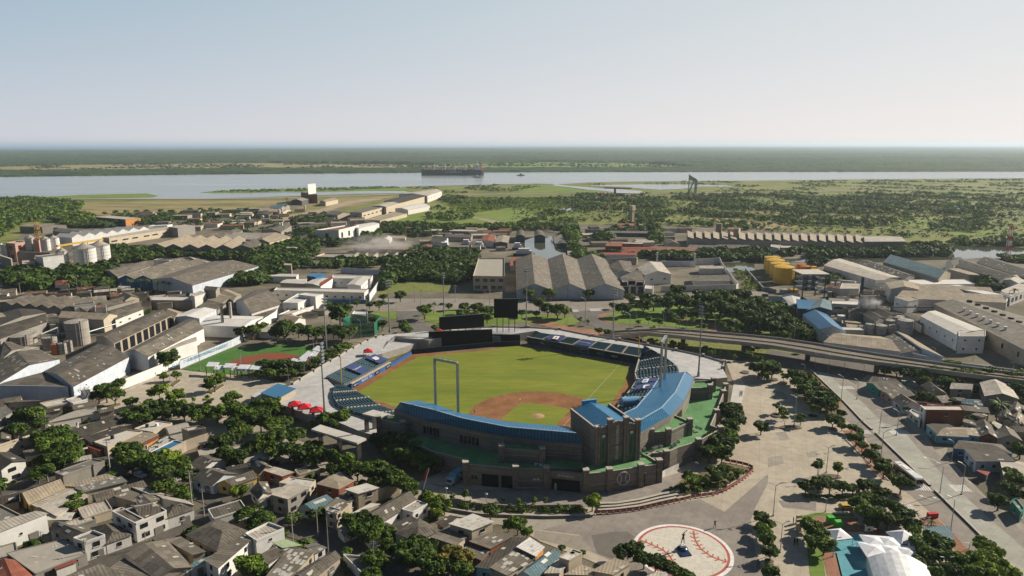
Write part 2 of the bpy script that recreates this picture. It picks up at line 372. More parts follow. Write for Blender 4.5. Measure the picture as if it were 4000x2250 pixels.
struct('field',pts('a2','1900,760 2300,745 a3: 500,725 a3: 480,800 a3: 300,900 a3: 0,915 a2: 2200,880 a2: 2000,820',0.02),DRY)
struct('field',pts('a3','1250,830 1700,815 2100,860 2300,950 2000,1000 1500,900',0.02),MEAD)
struct('field',pts('a2','0,470 420,475 860,530 860,545 400,552 0,560',0.2),MEAD)
ROADB=groundm('embankment_gravel',[(0.3,0.25,0.19),(0.36,0.31,0.24)],(0.05,0.3))
def road(name,t,s,w,m,z=0.0):
 """a strip of width w along a line of sight points"""
 p=pts(t,s,0);L=[];Rr=[]
 for i in range(len(p)):
  d=(p[min(i+1,len(p)-1)]-p[max(i-1,0)]);d.z=0;d.normalize();n=Vector((-d.y,d.x,0))*w/2
  L.append(p[i]+n);Rr.append(p[i]-n)
 return struct(name,[Vector((q.x,q.y,z))for q in L+Rr[::-1]],m)
road('embankment_road','a0','-400,645 0,618 900,612 2000,612 2576,606 a1: 460,600 a1: 900,584 a1: 1500,560',26,ROADB,0.5)
road('embankment_road','a1','1850,575 2576,560 a2: 800,556 a2: 1300,556 a2: 1650,556 a2: 2200,548 a3: 300,540 a3: 900,530 a3: 1700,505',16,ROADB,0.5)
# the built-up ground of the town
struct('town_ground',pts('a0','-600,1230 0,1160 a0: 300,900 a0: 1500,800 a0: 2300,760 a1: 0,700 a1: 500,640 a1: 1300,830 a1: 1900,900 a2: 0,880 a2: 600,860 a2: 1400,880 a2: 2300,900 a3: 1300,1000 a3: 1500,1120 a3: 2576,1260 a3: 3600,1300 b3: 3200,1449 b3: 2600,3400 b0: -400,3400 b0: -1200,1449 m0: -1600,0',-0.1),YARD)
struct('grass',pts('a1','1490,960 1700,945 1740,968 1580,985',0.05),MEAD)
struct('grass_verge',pts('m1','1180,170 1300,110 1640,120 1840,140 1820,215 1300,230 1130,240',0.0),GREEN)
# streets behind the stadium
struct('avenue',pts('m1','640,345 1100,330 1130,280 1900,280 2415,290 m2: 0,300 m2: 900,310 m2: 1050,290 m2: 1500,240 m2: 2415,210 m2: 2415,250 m2: 1700,290 m2: 1150,330 m2: 900,400 m2: 560,410 m2: 0,400 m1: 2415,400 m1: 1700,395 m1: 1380,400 m1: 900,410 m1: 650,400',0.0),ROADC)
struct('slip_road',pts('m1','1340,400 1620,395 1540,430 1530,480 1600,530 1700,570 1760,600 1400,600 1380,540 1330,480 1320,430',0.02),ASPH)
struct('slip_road',pts('m2','560,400 930,390 820,420 800,460 860,510 1000,540 950,580 800,560 700,510 620,470',0.02),ASPH)
struct('park_lawn',pts('m1','1560,400 1900,385 2415,395 m2: 0,420 m2: 560,440 m2: 640,500 m2: 560,530 m2: 160,520 m2: 60,500 m1: 2300,540 m1: 1760,520 m1: 1600,500',0.0),MEAD)
struct('park_lawn',pts('m1','1060,400 1330,405 1320,440 1340,475 1250,470 1080,425',0.02),MEAD)
struct('park_lawn',pts('m2','870,430 960,400 1100,330 1700,290 2300,280 2415,420 m3: 120,560 m3: 60,610 m2: 2300,600 m2: 1800,570 m2: 1300,530 m2: 1000,520 m2: 880,490',0.0),groundm('park_lawn',[(0.07,0.12,0.02),(0.14,0.22,0.04),(0.2,0.26,0.06)],(0.08,0.3)))
struct('red_path',pts('m2','810,440 860,420 960,415 960,425 880,440 850,462 890,490 1000,520 1000,530 860,490',0.03),REDP)
struct('red_path',pts('m2','1600,490 1840,500 1960,530 2040,560 1960,600 1820,585 1900,550 1700,515',0.03),REDP)
struct('red_path',pts('m2','1480,480 1500,470 1800,490 1800,500',0.035),REDP)
struct('park_path',pts('m2','100,470 140,460 640,560 1000,600 1290,690 1260,710 900,640 560,590 300,540',0.02),REDP)
struct('verge',pts('m2','1180,610 1700,640 2415,720 m3: 0,730 m3: 300,800 m3: 380,860 m3: 100,900 m2: 2350,870 m2: 1800,780 m2: 1300,700',0.01),GREEN)
struct('underpass_street',pts('m3','0,760 240,800 1000,890 1100,960 940,1000 830,1090 640,960 430,960 240,930 m2: 2350,880',0.02),ASPH)
# the boulevard on the right
struct('plaza',pts('m2','2010,860 2350,880 2415,930 m3: 130,935 m3: 430,965 m3: 700,1240 m3: 900,1449 b3: 900,180 b3: 1410,665 b3: 1470,720 b3: 2060,1310 b3: 2400,1700 b2: 600,1800 b2: 1000,1449 b2: 620,1290 b2: 250,1150 b1: 2229,1000 b1: 1900,1000 b1: 1560,900 b1: 1400,640 b1: 1700,500 b2: 0,690 b2: 650,700 b2: 1290,600 b2: 1500,480 b2: 1840,250 m2: 2100,1400 m2: 2100,1100',0.0),PLAZA)
struct('boulevard',pts('m3','430,965 560,985 700,1010 830,1090 940,1000 1300,1100 1300,1290 1449,1449 b3: 1450,355 b3: 1600,500 b3: 1800,700 b3: 2000,860 b3: 2400,1160 b3: 2900,1500 b3: 2700,1900 b3: 2060,1310 b3: 1800,1290 b3: 1590,1050 b3: 1540,1000 b3: 1340,830 b3: 1060,590 b3: 990,480 b3: 820,200 b3: 640,60 b3: 560,0 m3: 600,1250',0.02),ROADC)
struct('bus_lane',pts('m3','430,965 560,985 700,1110 870,1240 1080,1449 b3: 1160,160 b3: 1300,330 b3: 1620,665 b3: 1820,850 b3: 2229,1210 b3: 2600,1500 b3: 2400,1700 b3: 2060,1310 b3: 1455,712 b3: 1410,665 b3: 930,205 b3: 900,175 b3: 715,0',0.04),BUSL)
struct('pavement',pts('b3','650,180 760,180 900,330 1000,480 1100,620 1010,610 880,500 740,300',0.1),REDP)
struct('pavement',pts('b3','1320,940 1450,930 1600,1060 1700,1180 1780,1260 1640,1250 1560,1100 1340,1000',0.06),REDP)
struct('pavement',pts('m3','240,940 410,965 700,1250 680,1330 560,1180 430,1040 330,980',0.05),REDP)
struct('side_street',pts('b3','1340,300 1460,350 1560,330 1560,400 1700,560 1900,760 2229,1000 2229,1080 2000,860 1800,700 1600,500 1450,360',0.05),WALK)
struct('side_street',pts('m3','940,1060 1000,1160 1200,1310 1350,1449 b3: 1300,50 b3: 1400,280 b3: 1330,240 b3: 1160,60 m3: 1000,1250 m3: 860,1100',0.05),WALK)
# the stadium forecourt, grey pavers laid in fans
struct('forecourt_paving',pts('b2','-300,700 0,690 650,700 1290,600 1480,540 1500,640 1450,700 1270,760 750,850 0,840 -260,800 b1: 1500,640',0.02),PLAZD)
struct('forecourt_paving',pts('b2','150,950 500,960 1640,780 1770,850 1850,890 2160,620 2229,560 2229,640 2120,850 2080,960 2120,1250 2229,1449 1950,1600 1000,1500 860,1310 690,1240 590,1090 200,1040 130,1000',0.02),PLAZD)
struct('forecourt_paving',pts('b2','200,1050 590,1100 700,1230 610,1230 400,1170 190,1120',0.021),groundm('plaza_paving_mid',[(0.27,0.24,0.2),(0.31,0.28,0.23)],(0.1,0.4),cracks=(3.5,0.5,0.07)))
struct('forecourt_paving',pts('b2','690,1095 900,1060 1000,1060 1060,1100 1040,1230 880,1300 740,1250',0.035),groundm('plaza_paving_dark',[(0.15,0.135,0.115),(0.19,0.17,0.15)],(0.1,0.4),cracks=(3.5,0.5,0.07)))
struct('plaza_joint',pts('b3','90,790 420,800 420,880 130,850',0.03),PLAZD)
for q in('b3: 60,200 150,190 190,260 110,270','b3: 330,370 420,360 440,410 350,420','b3: 0,420 120,400 140,470 0,500','b3: 220,40 300,30 330,90 260,100','m3: 20,1150 150,1160 190,1230 60,1240','m2: 2150,1010 2290,990 2400,1080 2200,1100'):
 struct('plaza_patch',pts('b3',q,0.015),PATCH)
struct('left_plaza',pts('m0','900,1280 1200,1130 1480,1000 1690,950 1900,975 2415,1020 m1: 300,1090 m1: 100,1130 m1: -300,1290 m0: 2300,1449 m0: 1600,1400 m0: 950,1400',0.0),PLAZA)
struct('left_plaza',pts('b0','1280,80 1560,100 1700,60 b1: 0,-160 b1: 140,0 b1: -200,90 b0: 1700,130',0.02),PLAZA)
# streets among the houses, bottom left
for s,w in(('b0: 300,690 620,310 700,240 1200,0',9),('b0: 640,310 960,460 1250,620 1690,700 2080,830 b1: 230,1000 b1: 640,1120 b1: 1040,1290 b1: 1500,1560',9),
('b0: 730,1449 930,1330 1330,1130 1700,960 2060,810 b1: 100,580 b1: 380,480',10),('b0: 500,160 900,20',8),('b1: -300,740 200,960',8)):
 t,rest=s.split(' ',1);STZ=globals().get('STZ',0.03)+0.011;road('street',t[:-1],rest,w,STREET,STZ)
struct('street',pts('b0','0,720 260,610 330,680 60,820',0.02),STREET)
struct('tree_avenue',pts('b0','1500,60 2229,120 b1: 700,400 b1: 1400,650 b1: 1700,780 b1: 2000,860 b1: 2229,900 b2: 60,930 b2: 700,940 b2: 200,1060 b1: 1900,960 b1: 1300,740 b1: 500,520 b1: 0,440 b0: 1500,200',0.025),WALK)
# ------------------------------------------------------------------ ball park
HOME=Vector((17.5,250.0,0));MOUND=G('m2',245,1390)
UP=(MOUND-HOME).normalized();SD=Vector((UP.y,-UP.x,0))
TURF=groundm('stadium_turf',[(0.12,0.165,0.018),(0.175,0.21,0.025),(0.24,0.25,0.035)],(0.05,0.25),rough=0.9,stretch=(0.35,1.6,1),fine=0.12)
CLAY=groundm('infield_clay',[(0.16,0.07,0.03),(0.24,0.11,0.048),(0.32,0.165,0.075)],(0.12,0.5))
CLAYL=groundm('mound_clay',[(0.38,0.24,0.13),(0.42,0.27,0.15)],(0.3,1))
CHALK=plain('white_chalk',(0.55,0.48,0.34))
tr=pts('q1','-30,800 120,870 390,862 1150,430 1700,400 2250,345 q2: 0,285 q2: 215,258 q2: 600,335 q2: 1310,465 q2: 1375,640 q2: 1200,930 q2: 1000,1150',0)+[Vector((8,232,0)),Vector((-18,238,0)),Vector((-50,262,0))]
struct('warning_track',[p for p in tr if p.x>-79],CLAY,0.02)
tf=pts('q1','470,910 900,650 1240,462 2100,385 2430,318 q2: 250,280 q2: 560,325 q2: 1300,462 q2: 1350,545 q2: 1300,590 q2: 1310,625 q2: 1160,850 q2: 1050,1000',0)
struct('outfield_grass',tf+[Vector((22,238,0)),Vector((6,240,0)),Vector((-20,247,0))]+pts('q1','985,1110 890,1080 830,1045 620,990',0),TURF,0.04)
def arc(c,r,a0,a1,n=30):return[c+(UP*math.cos(R(a))+SD*math.sin(R(a)))*r for a in np.linspace(a0,a1,n)]
struct('infield_dirt',arc(MOUND,29.0,-100,100,40)+[HOME+SD*8-UP*6,HOME-SD*8-UP*6],CLAY,0.06)
e1=(UP+SD).normalized();e2=(UP-SD).normalized()
q=[HOME+e1*3+e2*3,HOME+e1*24.4+e2*3,HOME+e1*24.4+e2*24.4,HOME+e1*3+e2*24.4]
struct('infield_grass',[q[0],q[1],HOME+e1*26+e2*5,HOME+e1*25.5+e2*22,HOME+e1*22+e2*25.5,HOME+e1*5+e2*26,q[3]],TURF,0.08)
mb=MB();mb.cyl(MOUND,2.75,1.0,0.08,0.45,28);mb.box(MOUND,0.7,0.2,0.44,0.49,mi=1);o=mb.build('pitchers_mound',[CLAYL,CHALK],base=Vector(MOUND));tag(o,'round brown pitching mound on the infield grass','mound')
for d,L0,L1 in((e1,4,100),(e2,4,104)):
 n=Vector((-d.y,d.x,0))*0.07;o=struct('foul_line',[HOME+d*L0+n,HOME+d*L1+n,HOME+d*L1-n,HOME+d*L0-n],CHALK,0.1)
for a in(e1,e1+e2,e2):
 c=HOME+a*27.4;tag(MB().box(c,0.6,0.6,0.1,0.2,0.6).build("base_bag",CHALK,base=Vector(c)),"white square base bag on the infield dirt","base bag","bases of the infield")
STONE=stonem('stadium_stone',(0.2,0.178,0.15),0.55,9.0);STONEL=plain('cap_stone',(0.42,0.38,0.32))
PILM=stonem('pilaster_stone',(0.2,0.17,0.14),0.9,0.9,200)
BLUEL=roofm('blue_roof',(0.04,0.19,0.37),0.15,1.15,(200,6.5),0.35,0.4,0.85)
CONCW=groundm('concourse_concrete',[(0.44,0.43,0.42),(0.5,0.49,0.475),(0.55,0.54,0.52)],(0.05,0.3),cracks=(6,0.3,0.04),fine=0.05)
ASTRO=groundm('terrace_green',[(0.085,0.2,0.08),(0.13,0.29,0.12),(0.24,0.38,0.2)],(0.09,0.4),cracks=(5,0.25,0.05),fine=0.1)
CONC=wallm('bare_concrete',(0.4,0.365,0.31),0.5);CONCD=wallm('dark_concrete',(0.2,0.19,0.17),0.4)
NAVY=plain('navy_padding',(0.012,0.02,0.045),0.7);BLUEW=plain('blue_wall_panel',(0.015,0.11,0.36),0.6)
SEAT=plain('dark_teal_seat',(0.035,0.085,0.11),0.5);RISER=plain('stand_riser',(0.12,0.13,0.14));DKGL=plain('dark_glass',(0.015,0.017,0.02),0.25,0,0.6)
BLACK=plain('black_cloth',(0.008,0.008,0.009),0.9);WHITE=plain('white_paint',(0.72,0.71,0.68),0.6);STEEL=plain('painted_steel',(0.33,0.35,0.36),0.45,0.5)
STEELD=plain('dark_steel',(0.075,0.09,0.11),0.5,0.4);TEAL=plain('teal_glass',(0.02,0.1,0.08),0.2,0,0.6);RED=plain('red_cloth',(0.48,0.02,0.03),0.6)
BANNER=plain('blue_banner',(0.045,0.07,0.2),0.6);SKYB=plain('sky_blue_paint',(0.12,0.33,0.62),0.5);YEL=plain('yellow_paint',(0.55,0.36,0.06),0.5);GREENM=plain('green_letter',(0.03,0.16,0.04),0.5)
st=thing('baseball_stadium','large stone ballpark with blue metal roofs and green terraces around the playing field','stadium',Vector((20,215,0)))
def part(mb,name,m,parent=None,label=None):
 o=mb.build(name,m,parent or st)
 if label:o['label']=label
 return o
# roofs -------------------------------------------------------
Lr=pts('q1','1010,1035 1420,1130 1800,1240 2370,1350 q2: 560,1145 q2: 790,1165',17)
Le=pts('q1','930,1135 1210,1240 q3: 1100,235 q3: 1680,345 q2: 490,1255 q2: 860,1280',12.5)
Lf=pts('q1','1240,1013 1480,1070 1745,1165 2370,1280 q2: 460,1080 q2: 712,1092',15.8)
Rr=pts('q2','1915,535 1810,750 1670,905 1430,1045',17);Re=pts('q2','2010,600 1905,835 1765,995 1430,1190',12.5)
Rf=pts('q2','1675,555 1600,665 1530,785 1410,905 1270,970',15.8)
Rf4=[Rf[0],(Rf[1]+Rf[2])/2,Rf[3],Rf[4]]
for A,Bq in((Lr,Le),(Rr,Re)):
 mb=MB()
 for i in range(len(A)-1):mb.slab([A[i],A[i+1],Bq[i+1],Bq[i]],0.3)
 part(mb,'roof',BLUEL)
for A,Bq in((Lr,Lf),(Rr,Rf4)):
 mb=MB()
 for i in range(len(A)-1):mb.slab([A[i],A[i+1],Bq[i+1],Bq[i]],0.3)
 rf=part(mb,'roof',BLUEL)
RIDGE=plain('ridge_cap',(0.3,0.42,0.56),0.5)
for A in(Lr,Rr,Rf4):
 mb=MB()
 for i in range(len(A)-1):mb.bar(A[i]+Vector((0,0,.12)),A[i+1]+Vector((0,0,.12)),0.4,0.25)
 part(mb,'ridge_cap',RIDGE,rf)
# rear walls under the eaves and their windows ------------------
def inset(P_,other,k):return[Vector((p.x+(q.x-p.x)*k,p.y+(q.y-p.y)*k,0))for p,q in zip(P_,other)]
lw=inset(Le,Lr,0.12);rw=inset(Re,Rr,0.15)
for W,F_ in((lw,Lf),(rw,Rf4)):
 mb=MB();mb.strip(W[0],F_[0],0.6,0,13.2)
 for i in range(len(W)-1):mb.strip(W[i],W[i+1],0.6,0,12.9)
 part(mb,'rear_wall',STONE)
def on_wall(a,b,t,s,z0,z1,m,name,off=0.45,w=0.8,depth=0.25):
 """flat rectangular pieces on the outer side of wall a-b at the positions s (metres)"""
 a=Vector((a[0],a[1],0));b=Vector((b[0],b[1],0));d=(b-a).normalized();n=Vector((d.y,-d.x,0));out=[]
 if n.dot(-a)<0:n=-n
 for x in s:
  c=a+d*x+n*off;out.append(part(MB().box(c,w,depth,z0,z1,math.atan2(d.y,d.x)),name,m,t))
 return out
for k in range(5):on_wall(lw[1],lw[2],st,[3+k*1.5],7.6,10.6,DKGL,'window')
for k in range(5):on_wall(lw[2],lw[3],st,[1.0+k*1.6],7.6,10.4,DKGL,'window')
for k in range(6):on_wall(rw[1],rw[2],st,[3+k*1.6],7.6,10.2,DKGL,'window')
# terraces -----------------------------------------------------
Tl=pts('q3','100,360 400,400 640,475 820,545 1215,640 1215,712 1790,762 2210,745',6.3);Tl=Tl[1:]
Tf=pts('q4','480,803 700,783 1150,715 1330,690',7.0)
mb=MB()
lwi=[Vector((p.x,p.y,0))for p in lw]
mb.prism([Vector((-46,236,0)),Vector((-38,229.5,0)),*Tl[1:],Vector((24,208,0)),Vector((24,212.5,0)),*lwi[::-1]],0.1,6.3,0,1)
mb.prism([Vector((24.3,204.3,0)),*Tf[1:],Vector((48.5,215.5,0)),Vector((42.5,215,0)),Vector((24.5,209.2,0))],0.1,6.6,0,1)
part(mb,'terrace',[STONE,ASTRO],label='green terraces behind the left grandstand and the tower')
mb=MB()
ro=pts('q2','1830,1330 2050,1262 2275,1135 2175,1100 2235,960 2310,760 2330,690',6.6)
mb.prism([Vector((46.5,217.5,0)),Vector((53,217.8,0)),*ro,Vector((90,288,0)),*[rw[i]for i in range(3)],Vector((44,222,0))],0.12,5.8,0,1)
part(mb,'terrace',[STONE,ASTRO],label='wide green terrace behind the right grandstand')
mb=MB()
def para(P_,h0,h1,w=0.45):
 for i in range(len(P_)-1):mb.strip(P_[i],P_[i+1],w,h0,h1,0,1)
para(Tl[1:],5.0,6.6);part(mb,'parapet_wall',[STONE,STONEL]);mb=MB();para(Tf,0.0,7.1);para([Vector((46.5,217.5,0)),Vector((53,217.8,0)),*ro],0,7.3)
para([Vector((48.5,211,0)),Vector((46,216,0)),Vector((50,219.5,0)),Vector((53.5,217.5,0))],0,7.2)
part(mb,'parapet_wall',[STONE,STONEL])
pil=[(p,7.9)for p in[Vector((23.9,203.8,0)),Vector((31.6,204.6,0)),Vector((42.4,207.7,0)),Vector((49.1,211,0))]]
pil+=[(G('q3',1190,935),7.9),(G('q3',1815,990),7.9),(G('q3',2200,990),7.6),(Vector((53,217.6,0)),8),(ro[1],8.0),(ro[2],8),(ro[4],8.0),(ro[5],8.0),(ro[6],8)]
for p,h in pil:
 mb=MB();mb.box(p,1.9,1.9,0,h,0.15);mb.box(p,2.1,2.1,h,h+0.35,0.15,mi=1);part(mb,'pilaster',[PILM,STONEL])
# raised pavilions with their own green roofs ---------------------
def pavilion(P_,h,hp=None):
 mb=MB();mb.prism(P_,0.1,h,0,1);n=len(P_)
 for i in range(n):mb.strip(P_[i],P_[(i+1)%n],0.45,h-0.3,h+0.6,0,2)
 part(mb,'pavilion',[STONE,ASTRO,STONEL])
 for c in(hp or[]):
  mb=MB();mb.box(c,1.8,1.8,0,h+1.6,0.15);mb.box(c,2.0,2.0,h+1.6,h+1.95,0.15,mi=1);part(mb,'pilaster',[PILM,STONEL])
b1_=[G('q3',1640,470,11.6),G('q3',2150,503,11.6),Vector((11.4,215.6,0)),Vector((-3,219.2,0))]
pavilion(b1_,10.6,b1_[:2])
b2_=[G('q2',1565,1150,11),G('q2',1740,1150,11),G('q2',1960,1045,11),Vector((60.5,243,0)),Vector((50,229.5,0))]
pavilion(b2_,10.4,b2_[:3])
b3_=[G('q2',1965,695,11),G('q2',2170,690,11),G('q2',2205,620,11),G('q2',2010,625,11)]
pavilion(b3_,10.3,b3_[1:3])
b4_=[G('q3',95,110,10.5),G('q3',395,175,10.5),G('q3',575,120,10.5),G('q3',300,60,10.5)]
pavilion(b4_,9.7,b4_[:2])
# the tower ----------------------------------------------------
T0=Vector((27.8,209.7,0));T1=Vector((41.8,214.4,0));T3=Vector((20.8,227,0));T2=T1+(T3-T0)
td=(T1-T0).normalized();tn=Vector((-td.y,td.x,0));ta=math.atan2(td.y,td.x)
mb=MB();mb.prism([T0,T1,T2,T3],0,18.6)
mid0=(T0+T1)/2+tn*0.3;mid1=(T3+T2)/2
tower=part(mb,'tower',STONE,label='tall stone entrance tower')
mb=MB();zr,ze=20.9,18.8
q0,q1_,q2_,q3_=T0+tn*0.5+td*0.5,T1+tn*0.5-td*0.5,T2-td*.5+tn*0.5,T3+td*.5+tn*0.5
for a,b,c,d in((q0,mid0,mid1+tn*0.6,q3_),(mid0,q1_,q2_,mid1+tn*0.6)):
 mb.slab([Vector((p.x,p.y,zr if p is mid0 or(p-mid1).length<1 else ze))for p in(a,b,c,d)],0.25)
mb.face([Vector((q3_.x,q3_.y,18.5)),Vector((q2_.x,q2_.y,18.5)),Vector((q2_.x,q2_.y,ze)),Vector((mid1.x+tn.x*.6,mid1.y+tn.y*.6,zr)),Vector((q3_.x,q3_.y,ze))],0)
part(mb,'tower_roof',BLUEL,tower)
mb=MB()
for a,b in((T0,T3),(T1,T2)):mb.strip(a,b,0.6,18.0,19.7,0,1)
nf=9
for k in range(nf):
 x0,x1=k/nf,(k+1)/nf;h=19.4+1.9*math.sin(math.pi*(x0+x1)/2)**2
 mb.strip(T0+(T1-T0)*x0-tn*0.1,T0+(T1-T0)*x1-tn*0.1,0.7,0,h,0,1)
part(mb,'front_screen',[STONE,STONEL],tower)
for x,h in((0,20.4),(0.30,22.3),(0.70,22.3),(1.0,20.8)):
 c=T0+(T1-T0)*x-tn*0.7;mb=MB()
 for dx in(-0.45,0.45):mb.box(c+td*dx,0.7,1.4,0,h,ta)
 mb.box(c+tn*0.1,0.5,0.9,0,h-0.1,ta);mb.box(c,1.9,1.7,h,h+0.45,ta,mi=1);part(mb,'pilaster',[PILM,STONEL],tower)
for x in(0.155,0.85):
 c=T0+(T1-T0)*x-tn*0.55;part(MB().box(c,1.9,0.2,8.2,17.6,ta),'window',TEAL,tower)
 part(MB().box(c-tn*0.05,1.1,0.25,16.4,17.3,ta),'sign',WHITE,tower)
def text3(s,name,loc,size,m,parent,rot=None,extr=0.06,align='CENTER',spacing=1.0,squash=1.0):
 cu=bpy.data.curves.new(name,'FONT');cu.body=s;cu.size=size;cu.extrude=extr;cu.align_x=align;cu.align_y='CENTER';cu.space_character=spacing;cu.resolution_u=2
 to=bpy.data.objects.new(name,cu);sc.collection.objects.link(to);bpy.context.view_layer.update()
 dg=bpy.context.evaluated_depsgraph_get();me=bpy.data.meshes.new_from_object(to.evaluated_get(dg));bpy.data.objects.remove(to)
 me.materials.clear();me.materials.append(m);me.transform(Matrix.Diagonal((1,squash,1,1)))
 o=bpy.data.objects.new(name,me);sc.collection.objects.link(o)
 M_=rot if rot is not None else Matrix.Identity(3);base=Vector(parent.location)+(Vector(parent.parent.location)if parent.parent else Vector())
 me.transform(Matrix.Translation(Vector(loc)-base)@M_.to_4x4());o.parent=parent;return o
def frame(xdir,ydir):
 x=Vector(xdir).normalized();y=Vector(ydir).normalized();z=x.cross(y);return Matrix((x,y,z)).transposed()
Z=Vector((0,0,1))
LET=plain('letter_metal',(0.8,0.77,0.7),0.5)
text3('EDGAR RENTERIA','lettering',T0+(T1-T0)*0.5-tn*0.62+Z*14.0,1.35,LET,tower,frame(Z,-td),spacing=1.12)
text3('BARRANQUILLA','lettering',T0+(T1-T0)*0.155-tn*0.75+Z*12,0.9,GREENM,tower,frame(Z,-td))
text3('BARRANQUILLA','lettering',T0+(T1-T0)*0.85-tn*0.75+Z*12,0.9,GREENM,tower,frame(Z,-td))
# the press box glass towards the field
part(MB().box(mid1+tn*0.9,5.5,0.8,19.4,21.6,ta),'blue_panel',SKYB,tower)
# front wall: openings, emblem of a ball, entrance sign ----------------
fA,fB,fC,fD=pil[0][0],pil[1][0],pil[2][0],pil[3][0]
def fdir(a,b):d=(b-a).normalized();n=Vector((d.y,-d.x,0));return d,(n if n.dot(-a)>0 else-n)
for a,b,w in((fA,fB,5.4),(fC,fD,5.0)):
 d,n=fdir(a,b);c=(a+b)/2+n*0.3;part(MB().box(c,w,0.12,0.05,4.4,math.atan2(d.y,d.x)),'gate_opening',BLACK)
 part(MB().box(c+n*.06,w+0.8,0.2,4.4,4.9,math.atan2(d.y,d.x)),'lintel',STONEL)
d,n=fdir(fB,fC);c0=fB+d*4.9+n*0.45+Z*4.0;mb=MB();rr=2.25
cir=lambda r,k,n_=40:c0+(d*math.cos(2*math.pi*k/n_)+Z*math.sin(2*math.pi*k/n_))*r
for k in range(40):mb.bar(cir(rr,k),cir(rr,k+1),0.16,0.16)
for sgn in(-1,1):
 sp=[c0+d*sgn*(0.75+0.33*v*v/1.6)+Z*v for v in np.linspace(-1.75,1.75,13)]
 for i in range(12):mb.bar(sp[i],sp[i+1],0.08,0.08)
 for i in range(1,12):mb.bar(sp[i]-d*sgn*0.28+Z*0.12,sp[i]+d*sgn*0.22-Z*0.12,0.06,0.06)
part(mb,'ball_emblem',WHITE)
eA,eB=G('q3',2200,990),fA
d,n=fdir(eA,eB);L=(eB-eA).length
part(MB().strip(eA,eB,0.6,0,6.6),'entrance_wall',[STONE])
part(MB().box((eA+eB)/2+n*0.4,L*0.72,0.2,0.05,3.9,math.atan2(d.y,d.x)),'entrance_opening',BLACK)
text3('ENTRADA 2','lettering',(eA+eB)/2+n*0.5+Z*5.2,1.0,LET,st,frame(d,Z))
gA,gB=G('q3',1190,935),G('q3',1815,990)
d,n=fdir(gA,gB);L=(gB-gA).length
for x,w in((L*0.5,5.6),(L*0.83,3.6)):part(MB().box(gA+d*x+n*0.3,w,0.2,0.05,4.3,math.atan2(d.y,d.x)),'gate_opening',BLACK)
part(MB().strip(gA,gB,0.5,0,7.2,0,1),'front_wall',[STONE,STONEL])
part(MB().strip(gB,eA,0.5,0,7.0,0,1),'front_wall',[STONE,STONEL])
part(MB().strip(gB+n*1.5,eA+n*1.5,0.3,0,1.1,0,1),'front_kerb',[STONE,STONEL])
for x in(2.4,3.6):part(MB().box(gA+d*x+n*0.35,0.8,0.15,2.3,3.5,math.atan2(d.y,d.x)),'window',DKGL)
d2,n2=fdir(gB,eA)
for x in(6.2,7.4):part(MB().box(gB+d2*x+n2*0.35,0.9,0.15,3.1,3.6,math.atan2(d2.y,d2.x)),'window',WHITE)
# ------------------------------------------------------------------ seating
def tiers(front,back,zf,zb,rows,name='seating',gaps=()):
 """stepped stand between a front and a back line, a row of seat backs on every step; gaps are stair lanes"""
 mb=MB();n=len(front);ms=MB()
 for r in range(rows):
  t0,t1=r/rows,(r+1)/rows;z=zf+(zb-zf)*t1
  for i in range(n-1):
   a,b,c,d=front[i].lerp(back[i],t0),front[i+1].lerp(back[i+1],t0),front[i+1].lerp(back[i+1],t1),front[i].lerp(back[i],t1)
   mb.prism([a,b,c,d],0.1,z)
   for s0,s1 in((0.06,0.94),):
    e,f=a.lerp(d,0.55),b.lerp(c,0.55);e,f=e.lerp(f,s0),f.lerp(e,1-s1);ms.strip(e,f,0.42*min(1.6,(d-a).length),z,z+0.55)
 o=part(mb,'stand_steps',RISER);ms_o=ms.build(name,SEAT,o);return o
def poly_lerp(P_,n):
 """resample a plan line into n+1 evenly spaced points"""
 Ls=[0]
 for i in range(len(P_)-1):Ls.append(Ls[-1]+(P_[i+1]-P_[i]).length)
 out=[]
 for k in range(n+1):
  s=Ls[-1]*k/n;i=0
  while i<len(P_)-2 and Ls[i+1]<s:i+=1
  out.append(P_[i].lerp(P_[i+1],(s-Ls[i])/max(1e-6,Ls[i+1]-Ls[i])))
 return out
LF=[G('q1',870,505,2.6),G('q1',300,815,2.6)];LB=[G('q1',600,445,4.4),G('q1',70,715,4.4)]
LF=[Vector((p.x,p.y,0))for p in LF];LB=[Vector((p.x,p.y,0))for p in LB]
tiers(poly_lerp(LF,6),poly_lerp(LB,6),2.4,4.2,8)
F2=[Vector((p.x,p.y,0))for p in pts('q1','300,828 620,985 760,1090 960,1150',2.2)]+[Vector((-36,247,0))]
B2=[Vector((p.x,p.y,0))for p in pts('q1','190,830 150,950 190,1070 340,1140',4.2)]+[Vector((-41,243,0))]
B2[-1]=Vector((-43,245,0));tiers(poly_lerp(F2,12),poly_lerp(B2,12),2.2,4.4,12)
F3=[Vector((p.x,p.y,0))for p in pts('q2','290,165 1440,370',4.5)];B3=[Vector((p.x,p.y,0))for p in pts('q2','420,125 1490,285',6.2)]
tiers(poly_lerp(F3,7),poly_lerp(B3,7),3.6,5.4,9)
F4=[Vector((p.x,p.y,0))for p in pts('q2','1470,310 1400,545 1420,610 1300,800 1180,940',2.6)]
B4=[Vector((p.x,p.y,0))for p in pts('q2','1490,300 1700,410 1860,530',5)]+[Rf4[0]*1.0,Rf4[1]*1.0];B4=[Vector((p.x,p.y,0))for p in B4]
B4=B4[:3]+[Vector((67,272,0)),Vector((60,255,0)),Vector((50,243,0))]
F4=F4+[Vector((36,249,0))]
tiers(poly_lerp(F4,16),poly_lerp(B4,16),1.8,6.5,13)
F5=[Vector((36,249,0)),Vector((20,241,0)),Vector((0,243,0)),Vector((-20,247,0)),Vector((-36,247,0))]
